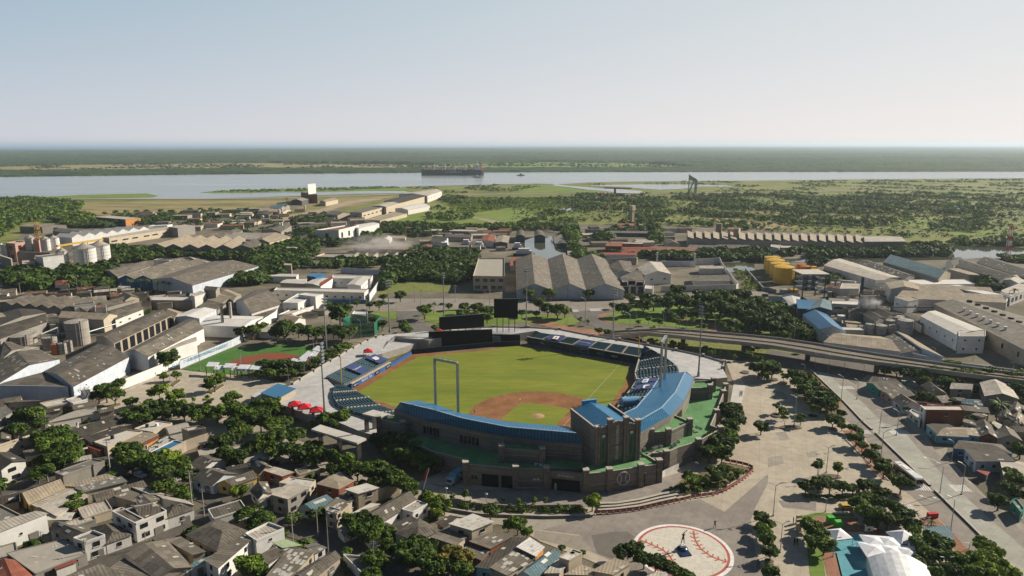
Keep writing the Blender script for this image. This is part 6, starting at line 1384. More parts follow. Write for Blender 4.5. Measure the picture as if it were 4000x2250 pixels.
grove('{o} tree of the dark hedge-like row below the floor emblem','trees below the floor emblem','dark','b2:960,1250,170 1060,1240,180 mid 1150,1310,170 dark 1250,1340,170 1350,1380,160 mid 1450,1430,160 dark 1530,1470,150')
grove('{o} small plant tree at the back of the houses next to the forecourt','saplings behind the houses','dark','b2:435,1205,70 620,1250,60')
grove('{o} clipped tree of the row right of the floor emblem','trees right of the floor emblem','dark','b2:2165,950,130 mid 2180,1040,140 dark 2210,1130,150','b3:10,1000,110 mid 5,1110,120 dark 20,1250,150')
grove('{o} tree in the fenced bed with the red barrier','trees in the red barrier bed','mid','b2:1555,610,150 1685,620,100 dark 1740,540,120 mid 1800,590,130 1860,530,130 bright 1900,600,90 mid 1960,550,80')
grove('{o} tall dark tree against the right outer wall of the ballpark','trees along the right outer wall','dark','b2:1900,30,190 1950,90,180 1890,150,180 mid 1850,230,180 dark 1760,290,190 1870,310,190 1720,380,180 mid 1830,390,180 dark 1900,230,160','m2:2080,1380,200')
grove('{o} plaza tree with its own shadow right of the ballpark','single plaza trees','dark','b2:2170,160,130','m2:2330,950,180 mid 2415,930,150 dark 2380,1010,120','m3:40,960,170')
grove('{o} young tree in a concrete planter ring on the plaza','young trees in planter rings','young','b3:150,60,90 290,70,90 440,480,120 615,500,120 120,0,90','m3:80,1290,90 150,1350,100 310,1390,90 425,1310,110 150,1010,90')
grove('{o} tree in the round planter by the boulevard and the bus','trees in planters by the boulevard','dark','b3:565,100,130 mid 1160,650,190')
grove('{o} tree on the long plaza island','trees on the long plaza island','dark','m3:260,1010,160 330,1040,170 mid 300,1090,170 dark 400,1120,180 360,1160,170 470,1170,170 mid 430,1220,180 dark 530,1220,180 500,1280,180 590,1270,160 600,1310,120 mid 560,1300,160 dark 420,1080,130')
grove('{o} small tree of the strip between plaza and boulevard','trees of the boulevard strip','dark','b3:730,165,90 mid 790,190,90 dark 770,260,130 mid 820,320,100 bright 940,340,90 dark 900,400,140 mid 990,470,130 dark 1010,530,150 bright 645,150,80 640,40,80','m3:680,1360,70 660,1430,120')
grove('{o} tree of the square grove beside the bus stop lane','trees of the square grove','dark','b3:330,680,140 440,660,150 mid 540,670,140 dark 650,680,150 740,690,110 830,670,120 mid 910,670,110 dark 1000,740,130 500,620,120')
grove('{o} big spreading tree above the sports court','trees above the sports court','mid','b3:790,820,170 900,800,190 dark 1000,830,180 mid 850,900,200 dark 950,920,190 1040,960,190 mid 1130,880,170 dark 1190,930,160 1230,1000,180 mid 1270,1050,150 dark 900,1000,120')
grove('{o} leafy tree on the grass left of the sports court','trees left of the sports court','mid','b3:380,1030,180 450,1090,190 dark 410,1160,180 mid 490,1190,170 bright 330,1000,110','b3:20,1430,160')
grove('{o} dark tree right of the tents','trees right of the white tents','dark','b3:1320,1180,170 1430,1150,170 1520,1190,170 mid 1380,1260,190 dark 1500,1280,180 1330,1340,150 mid 1620,1300,160 dark 1720,1330,170 1600,1400,180 1480,1430,170 mid 1750,1420,170')
grove('{o} yellow-green tree in the bottom right corner','bright trees in the bottom right corner','bright','b3:1870,1200,170 1930,1270,200 1840,1310,200 1980,1370,200 2080,1430,190 1880,1430,200')
grove('{o} tree hiding the right end of the flyover','trees along the flyover on the right','dark','m3:1100,960,130 mid 1220,960,150 dark 1320,1000,150 mid 1430,1000,160 dark 1540,980,150 mid 1620,1010,150 bright 1740,930,150 mid 1760,1010,170 dark 1860,1000,170 mid 1960,1030,180 dark 2080,1000,170 mid 2180,1010,170 dark 2290,1040,180 mid 2390,1020,170 dark 1660,1080,170 1480,1060,120 2330,1130,170 mid 2230,1080,160')
grove('{o} garden tree among the right-hand houses','garden trees among the right-hand houses','dark','m3:1500,1220,150 mid 1750,1260,90','z4:2400,1090,190 dark 1500,430,90','b3:2090,560,140 mid 2160,620,170 2090,690,160 dark 2200,360,150 2010,800,170 2180,740,150')
grove('{o} big tree of the left end of the round park','park trees near the crossing','dark','m2:260,330,130 340,380,150 mid 430,400,160 dark 500,400,130 mid 90,420,80 bright 230,430,70 young 640,475,60 715,490,50 dark 160,240,120 350,235,130 720,235,110')
grove('{o} big dark tree of the park behind the flyover','big trees of the park behind the flyover','dark','m2:1110,280,120 mid 950,345,70 dark 1050,380,150 1260,280,130 1340,310,180 mid 1240,350,170 dark 1560,220,150 mid 1500,270,130 dark 1470,330,190 1580,320,200 mid 1680,350,190 dark 1790,280,190 1880,310,200 mid 1980,270,190 dark 1840,390,200 1970,370,210 mid 2080,330,190 dark 2100,240,110 2180,270,170 2080,420,200 2200,380,200 mid 2290,330,190 dark 2310,430,210 2400,400,170 mid 2200,470,190 dark 2320,520,200 2400,490,180 2200,560,130 mid 2390,260,60 dark 1470,420,110 1620,420,120 1730,450,90','m3:60,440,190 140,520,190 dark 220,590,190 330,620,180 30,540,190 mid 130,640,150')
grove('{o} small park tree on the lawn behind the flyover','small trees on the park lawn','young','m2:1290,470,70 1390,490,80 1550,480,80 1700,480,80 1810,540,80 1980,520,80 1190,500,60 2050,570,80 1330,560,70 2120,600,80')
grove('{o} low tree or shrub beside the road under the flyover','shrubs below the flyover','mid','m2:820,590,80 dark 900,600,80 mid 1100,640,80 1310,690,80 bright 1520,710,70 1600,720,70 mid 1880,800,80 dark 2090,840,70 mid 2240,770,90 dark 2230,820,90 2330,850,90 mid 1490,640,60 2320,750,70','m3:30,890,90 bright 310,770,60')
grove('{o} tree on the verge behind the outfield','trees behind the outfield','mid','m1:1200,270,80 bright 1070,345,80 mid 1160,340,110 dark 1360,260,110 mid 1590,400,150 1960,370,120 bright 2080,370,120 dark 2150,400,120 bright 1820,360,70 mid 1950,440,130 2070,450,110 bright 2180,470,100 2200,400,100 dark 1690,560,90 mid 1400,560,120 1430,590,110 2300,380,80 bright 1190,530,110 mid 1110,490,100 1390,510,70','m1:dark 950,330,70')
grove('{o} dark tree near the small field or batting cage','trees around the small ball field','dark','m1:790,430,230 270,580,250 200,620,160 mid 400,580,140 dark 490,590,160 mid 560,620,160 dark 630,600,150 810,610,200 730,590,140 mid 880,600,140 dark 60,560,120 mid 680,350,90','m1:790,760,130 dark 860,740,110 700,800,120 650,850,120 mid 740,820,110 580,880,120 dark 540,930,110','m0:2290,600,150 2380,590,160')
grove('{o} tree between the kiosk and the small field seats','trees by the small field seats','dark','m1:70,920,150 150,930,160 mid 240,920,160 dark 330,930,160 410,940,140 mid 140,1000,130 250,990,120 dark 340,980,120 20,990,90')
grove('{o} plaza tree on the left plaza','trees of the left plaza','young','m0:1500,1140,170 1430,1170,120 1680,1180,150 1620,1220,150 1830,1230,60 1970,1240,110','m0:mid 2020,1080,170 1970,1110,110 bright 2080,1030,100 mid 1540,1020,90 1660,1010,100','m0:dark 1590,850,190 1560,900,120')
grove('{o} dark tree where the left plaza meets the houses','trees at the foot of the left plaza','dark','m0:1120,1090,140 1000,1170,190 mid 1080,1200,180 dark 930,1200,150 1240,1260,130 palm 1340,1290,150 mid 1320,1360,160 dark 1450,1310,190 1560,1310,190 mid 1680,1320,180 dark 1800,1340,190 1920,1350,190 mid 2050,1370,190 dark 2180,1310,170 mid 2200,1220,150 bright 2150,1250,120 dark 2300,1370,200 mid 2390,1400,190 dark 1250,1410,170 1350,1430,160 mid 1180,1380,120')
grove('{o} tree left of the blue-roofed kiosk','trees left of the kiosk','mid','m1:30,1290,170 140,1300,190 dark 60,1360,190 200,1350,140')
grove('{o} bare-branched tree by the long white wall',None,'bare','m0:800,1150,220')
grove('{o} tree shading streets of the lower left houses','street trees of the lower left houses','dark','b0:150,180,170 60,200,130 200,60,170 mid 300,50,200 dark 340,130,150 380,260,200 480,230,230 570,260,200 mid 430,340,230 dark 540,350,230 640,360,170 mid 580,430,200 dark 480,450,180 mid 690,410,110 bright 545,495,110 mid 400,540,160 330,580,140',
'b0:dark 1060,370,170 1160,350,180 mid 1100,440,170 dark 1200,410,150 1190,480,130 mid 1330,470,210 bright 1470,440,210 dark 1420,540,230 mid 1560,500,190 dark 1600,580,150 mid 1250,430,130','b0:dark 1900,300,200 2000,270,190 mid 2100,200,190 dark 1960,390,170 2190,340,170 2080,420,180',
'b0:umbrella 1420,670,220 1560,700,160 mid 660,780,130 650,850,140 bright 2080,730,170 dark 2130,930,190 mid 2190,970,150 dark 2229,900,130 mid 2170,1370,230','b0:dark 10,640,90')
grove('{o} tree over the dark streets at the bottom middle','street trees at the bottom middle','dark','b1:60,960,200 20,1010,170 mid 830,980,180 dark 930,960,190 900,1060,200 1020,1030,190 mid 1050,1090,170 dark 1150,1090,140 1140,1170,130 980,1130,150',
'b1:mid 20,1390,170 dark 60,1430,150 umbrella 330,940,150 dark 530,930,140 590,890,110 bright 790,1250,90 umbrella 1020,1290,220 1080,1340,170 dark 1290,1210,200 1400,1200,200 1500,1210,190 1330,1300,220 1450,1320,230 yellow 1690,1280,260 yellow 1800,1310,220 dark 1620,1340,220 1800,1400,200 1560,1400,200 mid 1180,1230,130 umbrella 1000,1440,200')
palms=grove('{o} palm rising over roofs and gardens','palm trees','palm','m0:640,130,140 760,120,130 1010,110,120 1030,150,130 1220,110,90 1320,110,90 1380,110,90 1480,125,85 1540,130,85 1590,140,80','a1:1880,1150,90 1940,1130,80 850,1240,90 740,1250,80 980,1230,80 1100,1220,80 620,1230,70 310,610,70','m1:1680,330,90','m2:1540,165,70','m3:650,85,120 2330,200,110 2180,1270,190','b3:1280,900,110 1420,975,110 1980,690,70','a2:420,850,90 530,850,80 480,840,80 350,840,70')
# the 300 trees that show largest stay things of their own; the small rest is one mass
big_=sorted([o for _,g_ in GROVES for o in g_ if o.name.split('.')[0]=='tree'],key=lambda o:-o.scale.x/o.location.y)
rest=set(big_[300:]);vs,fs,ms_,nv_=[],[],[],0
bpy.context.view_layer.update()
for o in rest:
 for ch in list(o.children):
  me=ch.data;n=len(me.vertices);co=np.empty(n*3);me.vertices.foreach_get('co',co);M4=np.array(ch.matrix_world);co=co.reshape(-1,3)@M4[:3,:3].T+M4[:3,3]
  vs.append(co);fs+=[tuple(v+nv_ for v in p.vertices)for p in me.polygons];ms_+=[1 if ch.name.startswith('trunk')else 0]*len(me.polygons);nv_+=n;bpy.data.objects.remove(ch)
if vs:
 me=bpy.data.meshes.new('small_trees');me.from_pydata(np.concatenate(vs).tolist(),[],fs);me.materials.append(LEAF['mid']);me.materials.append(BARK);me.polygons.foreach_set('material_index',ms_)
 o=bpy.data.objects.new('small_trees',me);sc.collection.objects.link(o);tag(o,'smaller trees scattered between the larger ones',kind='stuff')
for text_,g_ in GROVES:series([o for o in g_ if o not in rest],text_)
for o in rest:bpy.data.objects.remove(o)
# ------------------------------------------------------------------ vegetation nobody could count
def inside(P2,x,y):
 """which of the points x,y lie in the plan polygon"""
 r=np.zeros(len(x),bool);n=len(P2);j=n-1
 for i in range(n):
  xi,yi,xj,yj=P2[i][0],P2[i][1],P2[j][0],P2[j][1]
  c=((yi>y)!=(yj>y))&(x<(xj-xi)*(y-yi)/(yj-yi+1e-12)+xi);r^=c;j=i
 return r
WATERS=[o for o in bpy.data.objects if o.name.split('.')[0]in('street','plaza','boulevard','left_plaza','tree_avenue','side_street','bus_lane','forecourt_paving','slip_road','river','lagoon','canal','pond','backwater','creek','dirt_track','avenue')]
AVOID=[[(v.co.x,v.co.y)for v in o.data.vertices]for o in WATERS]
FOOT=[]
for o in bpy.data.objects:
 if o.name.split('.')[0]=='wall' and o.parent is not None:
  xs=[v.co.x+o.parent.location.x for v in o.data.vertices];ys=[v.co.y+o.parent.location.y for v in o.data.vertices]
  FOOT.append((sum(xs)/len(xs),sum(ys)/len(ys),(max(xs)-min(xs))/2*0.8,(max(ys)-min(ys))/2*0.8))
def shacks(t,s,n,text,h=3.0,ang=0.5,smin=5,smax=11):
 P2=[(p.x,p.y)for p in pts(t,s)];rd=random.Random(n+len(s));xs=[p[0]for p in P2];ys=[p[1]for p in P2];out=[];tries=0
 while len(out)<n and tries<n*60:
  tries+=1;x,y=rd.uniform(min(xs),max(xs)),rd.uniform(min(ys),max(ys));w,l=rd.uniform(smin,smax),rd.uniform(smin,smax)*1.2;a_=np.array([x]),np.array([y])
  if not inside(P2,*a_)[0]or any(inside(A,*a_)[0]for A in AVOID)or any(abs(x-fx)<hx*1.1+w*.45 and abs(y-fy)<hy*1.1+w*.45 for fx,fy,hx,hy in FOOT):continue
  an=ang+rd.uniform(-.12,.12);c,s_=math.cos(an),math.sin(an);hh=h*rd.uniform(.8,1.3)
  q=[Vector((x+c*u*l-s_*v*w,y+s_*u*l+c*v*w,hh))for u,v in((-.5,-.5),(.5,-.5),(.5,.5),(-.5,.5))]
  out.append(bld(t,q,hh,rd.choice(('gab','gab','mono','flat')),rd.choice(('grey','mid','dark','tile','tan','lite','conc','rust' if h>3.1 else 'mid')),rd.choice(('white','cream','tan','grey','tan','grey','brick' if h<3 else 'cream')),'x','shack',rise=.8,sky=1,par=.3,group=text.replace('{o} ','')));FOOT.append((x,y,l*.5,w*.5))
 if out:series(out,text)
shacks('a0','1450,770 2576,720 2576,900 2000,960 1650,900 1420,860',26,'{o} low shed beyond the long cream hall',4.5,.2,10,26)
shacks('a1','0,700 350,720 720,790 900,830 1240,840 1240,870 760,900 560,960 340,900 0,830',26,'{o} low shed between the white tanks and the rusty-framed hall',4.5,.3,8,20)
shacks('a1','1260,930 2500,910 2576,1010 2500,1130 1700,1180 1640,1120 1640,1000',24,'{o} small shed of the boatyard quarter',3.8,.1,7,18)
shacks('a2','640,900 1400,890 1750,930 1750,1080 900,1090 690,1080',20,'{o} small roof of the shipyard quarter',3.8,.1,7,18)
shacks('m0','0,250 900,240 1400,260 1900,300 1700,430 1100,560 500,640 0,640',26,'{o} small roof squeezed between the left factory halls',4.5,.45,6,13)
shacks('m3','600,130 1000,160 1250,330 1250,560 800,620 620,560 620,330',18,'{o} small plant roof in the right factory yard',4,-.5,5,11)
shacks('b0','0,0 900,0 1200,130 2229,250 b1: 300,420 b1: 1050,700 b1: 1500,900 b1: 2000,1100 b1: 1800,1449 b0: 0,1449',36,'{o} small backyard roof among the lower left houses',2.9,.62,4,8)
shacks('z4','300,150 2500,150 2500,1100 2200,1000 1000,550',16,'{o} small backyard roof among the right-hand houses',2.9,-.3,4,8)
def scatter(name,t,s,n,d0,d1,leaf,thr=-1.0,nscale=0.02,faces=46,label=None,hfac=0.8,avoid=True,fsize=0.17,palm=0.0):
 """a mass of bushes and trees inside a polygon, thinned by noise so that clearings stay open"""
 P2=[(p.x,p.y)for p in pts(t,s)];xs=[p[0]for p in P2];ys=[p[1]for p in P2]
 g=np.random.default_rng(len(name)*97+int(abs(xs[0]))+n);x=g.uniform(min(xs),max(xs),n*6);y=g.uniform(min(ys),max(ys),n*6)
 k=inside(P2,x,y)
 if avoid:
  for A in AVOID:k&=~inside(A,x,y)
  for fx,fy,hx,hy in FOOT:k&=~((abs(x-fx)<hx)&(abs(y-fy)<hy))
 x,y=x[k],y[k]
 if thr>-1:q=np.array([noise.noise((a*nscale,b*nscale,3.1))for a,b in zip(x,y)]);x,y=x[q>thr],y[q>thr]
 x,y=x[:n],y[:n];m=len(x)
 if m==0:return None
 D=d0+(d1-d0)*g.random(m)**1.7;V=[];
 c=np.repeat(np.stack([x,y,D*0.42*hfac],1),faces,0);DD=np.repeat(D,faces)[:,None]
 d=g.normal(size=(m*faces,3));d[:,2]=np.abs(d[:,2])*0.9-0.25;d/=np.linalg.norm(d,axis=1)[:,None]
 lump=1+0.22*np.sin(d[:,:1]*5+np.repeat(g.random(m)*9,faces)[:,None])*np.cos(d[:,1:2]*4+d[:,2:]*5)
 P_=c+d*DD*0.5*np.array([1,1,0.85*hfac])*lump*(0.75+0.3*g.random((m*faces,1)))
 nn=d+g.normal(size=d.shape)*0.5;nn[:,2]+=0.3;nn/=np.linalg.norm(nn,axis=1)[:,None]
 a=np.cross(nn,g.normal(size=d.shape));a/=np.linalg.norm(a,axis=1)[:,None];b=np.cross(nn,a);sz=DD*fsize*(0.6+0.8*g.random((m*faces,1)))
 V=np.stack([P_-a*sz,P_-b*sz*0.8,P_+a*sz,P_+b*sz*0.8],1).reshape(-1,3);F_=m*faces
 me=bpy.data.meshes.new(name);me.vertices.add(4*F_);me.vertices.foreach_set('co',V.ravel());me.loops.add(4*F_);me.loops.foreach_set('vertex_index',np.arange(4*F_,dtype=np.int32))
 me.polygons.add(F_);me.polygons.foreach_set('loop_start',np.arange(0,4*F_,4,dtype=np.int32));me.polygons.foreach_set('loop_total',np.full(F_,4,np.int32));me.update();me.materials.append(LEAF[leaf])
 o=bpy.data.objects.new(name,me);sc.collection.objects.link(o);tag(o,label,None,None,'stuff');return o
scatter('far_left_wood','a0','-300,630 300,620 830,660 840,700 740,760 960,800 950,860 760,900 560,900 670,850 330,835 180,880 0,1010 -300,1000',1100,7,15,'mid',faces=40)
scatter('far_left_wood','a0','700,830 1000,870 1420,860 1640,790 1760,780 1720,860 1550,860 1100,900 760,905',330,6,12,'dark',faces=40)
scatter('shore_scrub','a1','1880,590 2200,575 2576,585 a2: 1000,580 a2: 2576,570 a3: 1500,560 a3: 2900,570 a3: 2900,1000 a3: 2200,1060 a3: 1400,1010 a3: 1200,960 a3: 0,950 a2: 1400,860 a2: 700,830 a2: 600,850 a1: 2576,850 a1: 1900,880 a1: 1270,870 a1: 1520,770 a1: 1800,690',2300,5,12,'mid',thr=0.14,nscale=0.011,faces=34)
scatter('shore_scrub','a2','600,580 1700,575 2576,590 a3: 1200,620 a3: 2800,700 a3: 2800,960 a3: 1500,940 a3: 900,900 a2: 2576,780 a2: 1500,860 a2: 600,760',1900,5,9,'palm',thr=0.18,nscale=0.014,faces=22,hfac=1.25,fsize=0.22)
scatter('shore_scrub','a1','1900,590 2576,600 a2: 800,600 a2: 800,760 a2: 0,700 a1: 2000,780',3200,2,5,'bright',thr=-0.4,nscale=0.02,faces=26)
scatter('flood_plain_scrub','a2','600,470 1500,440 2576,435 a3: 2576,412 a3: 2576,560 a3: 0,560 a2: 1300,560 a2: 2300,500 a2: 1500,470',1500,3,9,'mid',thr=0.1,nscale=0.01,faces=22,hfac=0.6)
scatter('meadow_bushes','a2','0,600 2576,575 a3: 2576,560 a3: 2800,1000 a3: 1400,1000 a3: 0,940 a2: 1400,850 a2: 600,840 a2: 0,850',5200,1.5,6,'mid',thr=-0.35,nscale=0.03,faces=16,hfac=0.7,fsize=.22)
scatter('far_bank_bushes','a0','0,285 2576,255 a1: 2300,275 a1: 2400,300 a0: 2576,305 a0: 0,335',900,5,16,'dark',thr=0.0,nscale=0.004,faces=14,hfac=0.5,fsize=.25)
scatter('far_bank_bushes','a1','2300,268 a2: 0,240 a2: 2576,256 a2: 2576,280 a1: 2400,300',700,5,16,'dark',thr=-0.1,nscale=0.004,faces=14,hfac=0.5,fsize=.25)
scatter('river_bank_scrub','a1','1500,500 2576,465 a2: 400,470 a2: 0,545 a1: 1900,560',420,3,8,'mid',thr=0.0,nscale=0.01,faces=22,hfac=0.6)
scatter('river_bank_scrub','a0','2040,545 2300,525 a1: 500,505 a1: 1400,488 a1: 1450,500 a1: 900,525 a1: 0,545',420,3,8,'mid',faces=20,hfac=0.5,avoid=False)
scatter('garden_trees','a0','1070,1120 1500,1130 2300,1165 a1: 100,1110 a1: 250,1060 a1: 640,1050 a1: 600,1200 a1: 0,1330 a0: 2450,1230 a0: 2200,1230 a0: 1900,1190 a0: 1500,1230 a0: 1030,1310 a0: 960,1260',520,6,12,'dark',faces=60)
scatter('garden_trees','a1','0,1130 340,1130 560,1230 1320,1250 1500,1180 1640,1130 2220,1170 2240,1290 2170,1400 1800,1440 1350,1443 1320,1300 560,1310 0,1340',560,6,11,'dark',thr=-.3,nscale=.03,faces=70)
scatter('garden_trees','m1','1240,20 2040,10 2040,100 1840,150 1700,110 1300,120 1230,200 1150,220',170,7,12,'dark',faces=90)
scatter('garden_trees','m0','30,60 240,20 560,60 600,110 480,190 240,230 30,140',60,8,13,'dark',faces=150)
scatter('garden_trees','m0','560,30 1000,10 1090,60 1100,180 960,210 660,200',70,8,13,'dark',faces=150)
scatter('garden_trees','m0','2010,120 2150,90 2415,0 m1: 40,20 m1: 260,60 m1: 200,110 m0: 2380,160 m0: 2080,170',70,8,12,'dark',faces=130)
scatter('garden_trees','a1','380,940 600,930 600,1040 860,1050 1230,940 1600,860 1840,890 1980,960 1640,1000 1300,960 1100,1080 700,1110 400,1100',260,6,11,'dark',faces=60,thr=-0.15)
scatter('garden_trees','a1','380,830 700,780 760,860 560,900 350,870',70,8,13,'dark',faces=60)
scatter('garden_trees','a1','1250,870 2300,900 2576,880 a2: 500,880 a2: 640,830 a2: 640,920 a2: 0,930 a1: 1800,915 a1: 1300,910',330,5,11,'mid',faces=50)
scatter('canal_side_trees','a2','500,920 640,900 690,1060 640,1110 800,1200 850,1230 650,1250 560,1120 600,1070 520,980',130,7,12,'mid',faces=80)
scatter('canal_side_trees','a2','810,1000 1000,980 1020,1050 830,1050',28,8,13,'dark',faces=90);scatter('canal_side_trees','a2','1420,960 1510,960 1510,1080 1330,1080',28,8,12,'mid',faces=90)
scatter('canal_side_trees','a2','1080,880 1400,880 1500,930 1200,960 960,960',60,7,12,'dark',faces=60);scatter('canal_side_trees','a2','1560,1160 2030,1170 2280,1130 2540,1150 2576,1250 2100,1230 1500,1225 880,1230 1000,1180',150,7,12,'dark',faces=80)
scatter('canal_side_trees','a3','100,1140 700,1110 950,1130 1240,1120 1480,1100 1700,1080 1820,1120 1820,1190 1250,1200 600,1205 120,1190',200,7,12,'dark',faces=80)
scatter('canal_side_trees','a3','1800,1060 2400,1040 2700,1060 2700,1090 1880,1080',90,6,10,'mid',faces=60);scatter('canal_side_trees','a3','2100,1120 2290,1130 2290,1210 2130,1200',14,9,13,'dark',faces=110)
scatter('canal_side_trees','a3','2300,1190 2700,1180 2700,1260 2400,1250',40,5,9,'mid',faces=60)
scatter('yard_trees','a3','400,1190 570,1200 570,1290 420,1290',14,8,12,'dark',faces=110);scatter('yard_trees','a3','300,1360 500,1400 700,1380 900,1443 620,1449 330,1420',24,5,9,'dark',faces=90)
scatter('channel_grass','m2','2100,20 2200,30 2350,200 2180,200',90,1.5,4,'bright',faces=30,avoid=False)
scatter('yard_trees','m3','80,130 240,90 560,60 760,90 700,140 250,150',40,4,8,'dark',faces=70);scatter('yard_trees','m3','1960,150 2200,140 2180,230 2050,230',12,8,12,'dark',faces=130)
scatter('wall_foot_trees','m3','0,380 130,380 270,560 440,680 240,640 60,600 0,520',60,6,10,'dark',faces=100)
scatter('bed_shrubs','b2','1300,740 1500,640 1820,690 1950,570 2090,520 1900,650 1620,720 1440,770',60,1.0,2.6,'mid',faces=40,avoid=False)
scatter('bank_shrubs','b1','1690,840 1960,880 2229,890 b2: 700,905 b2: 640,860 b2: 0,850 b1: 1900,830',130,0.8,2.4,'mid',faces=36,avoid=False);scatter('bank_shrubs','b1','1690,830 1960,870 2229,890 b2: 640,905 b2: 620,870 b2: 0,860 b1: 1900,830',90,0.6,1.6,'yellow',faces=30,avoid=False)
scatter('planter_shrubs','b3','310,750 660,760 680,790 330,780',40,0.9,1.8,'bright',faces=30,avoid=False)
scatter('verge_shrubs','m2','800,570 1300,680 1700,740 2300,850 2300,880 1700,770 1200,690 800,590',60,1.5,3.5,'mid',faces=36,avoid=False)
scatter('yard_bushes','b0','0,0 900,0 2229,250 b1: 300,420 b1: 1050,700 b1: 1500,900 b1: 2000,1100 b1: 1800,1449 b0: 0,1449',130,1.5,5,'dark',faces=110)
scatter('yard_bushes','z4','300,150 2500,150 2500,1100 2200,1000 1000,550',60,1.5,5,'dark',faces=110)
scatter('industry_bushes','m0','0,200 2300,200 2000,420 1200,600 0,660',60,2,6,'dark',faces=70)
scatter('industry_bushes','a0','1000,760 2576,720 a1: 900,830 a1: 500,1000 a0: 2300,960 a0: 1500,900',260,4,10,'dark',faces=46)
# far forest across the river: a canopy relief
rows=420;cols=520;Yr=2250*(1.0062**np.arange(rows));Q=np.linspace(-0.95,0.95,cols)
YY,QQ=np.meshgrid(Yr,Q,indexing='ij');XX=YY*QQ;g=np.random.default_rng(5);jx=(g.random(XX.shape)-0.5);XX=XX+jx*YY*0.0022;YY=YY+(g.random(YY.shape)-0.5)*YY*0.004
big=np.array([noise.noise((a*0.0011,b*0.0022,7.7))for a,b in zip(XX.ravel()[::1],YY.ravel()[::1])]).reshape(XX.shape)
ZZ=2+9*g.random(XX.shape)**1.3+np.clip(big*14,-2,9);ZZ=np.clip(ZZ,0.6,20)
zc=YY*math.cos(PITCH)+CAMH*math.sin(PITCH);sx=2000+FPX*XX/zc;sy=1125-FPX*(YY*math.sin(PITCH)-CAMH*math.cos(PITCH))/zc
bank=np.interp(sx,[-500,0,272,660,1000,1700,2000,2600,4000,4500],[696,691.5,688.5,683.5,680,674.5,673,672.5,670.5,670])
mt=np.interp(sx,[-500,0,350,1000,1700,2100,2500,2700],[653,650,643,637,645,634,636,652]);mbm=np.interp(sx,[-500,0,350,1000,1700,2100,2500,2700],[672,669,666,656,656,655,654,652])
coast=np.interp(XX,[-90000,-8300,-4200,-1500,3000,90000],[9500,11500,15500,19000,24500,26000])
keep=(sy<bank-0.5)&(YY<coast-60)&~((sy>mt)&(sy<mbm));low=(sy>mbm-0.5);ZZ=np.where(low,ZZ*0.55,ZZ);ZZ=np.where(keep,ZZ,-3)
V=np.stack([XX,YY,ZZ],-1).reshape(-1,3);idx=np.arange(rows*cols).reshape(rows,cols);kk=keep[:-1,:-1]|keep[1:,:-1]|keep[:-1,1:]|keep[1:,1:]
F_=np.stack([idx[:-1,:-1],idx[:-1,1:],idx[1:,1:],idx[1:,:-1]],-1)[kk].reshape(-1,4).astype(np.int32)
me=bpy.data.meshes.new('far_forest');me.vertices.add(len(V));me.vertices.foreach_set('co',V.ravel());me.loops.add(F_.size);me.loops.foreach_set('vertex_index',F_.ravel());me.polygons.add(len(F_))
me.polygons.foreach_set('loop_start',np.arange(0,F_.size,4,dtype=np.int32));me.polygons.foreach_set('loop_total',np.full(len(F_),4,np.int32));me.update();me.materials.append(CAN)
o=bpy.data.objects.new('far_forest',me);sc.collection.objects.link(o);tag(o,None,None,None,'stuff')
# ------------------------------------------------------------------ flyover, street furniture, vehicles, tents
ASPF=groundm('flyover_deck',[(0.17,0.155,0.135),(0.22,0.2,0.175)],(0.08,0.4),fine=0.08)
ne='m2: 830,540 960,592 1300,612 1700,665 2100,700 2415,735 m3: 400,800 800,870 1440,950 1800,1000 2415,1075 3000,1150';fa='m2: 900,512 1000,524 1400,570 1900,612 2415,655 m3: 400,712 900,800 1440,880 2000,960 2415,1010 3000,1080'
zf_=lambda i,n:0.6+6.2*min(1,i/2.2)
NE=pts('m2',ne,6.5);FA=pts('m2',fa,6.5);n_=min(len(NE),len(FA));FA=poly_lerp([Vector((p.x,p.y,0))for p in FA],14);NE=poly_lerp([Vector((p.x,p.y,0))for p in NE],14)
fl=thing('flyover','long curved concrete flyover with low parapets running behind the ballpark','bridge',Vector((NE[0].x,NE[0].y,0)));dk,pr_,md=MB(),MB(),MB()
for i in range(14):
 z0_,z1_=zf_(i,14),zf_(i+1,14);a,b,c,d=NE[i]+Z*z0_,NE[i+1]+Z*z1_,FA[i+1]+Z*z1_,FA[i]+Z*z0_
 dk.slab([a,b,c,d],1.1,0,1)
 for p,q,m_ in((a,b,pr_),(d,c,pr_)):m_.bar(p+Z*0.55,q+Z*0.55,0.35,1.0)
 md.bar((a+d)/2+Z*0.25,(b+c)/2+Z*0.25,0.5,0.6)
 if i>2 and i%2:o=MB();o.box((NE[i]+FA[i])/2,2.2,1.4,0,z0_-1,0.3);o.box((NE[i]+FA[i])/2,8,1.6,z0_-1.9,z0_-1.0,0.9);o.build('pier',CONCD,fl)
dk.build('deck',[ASPF,CONC],fl);pr_.build('parapet',CONC,fl);md.build('median',plain('ochre_kerb',(0.3,0.2,0.08)),fl)
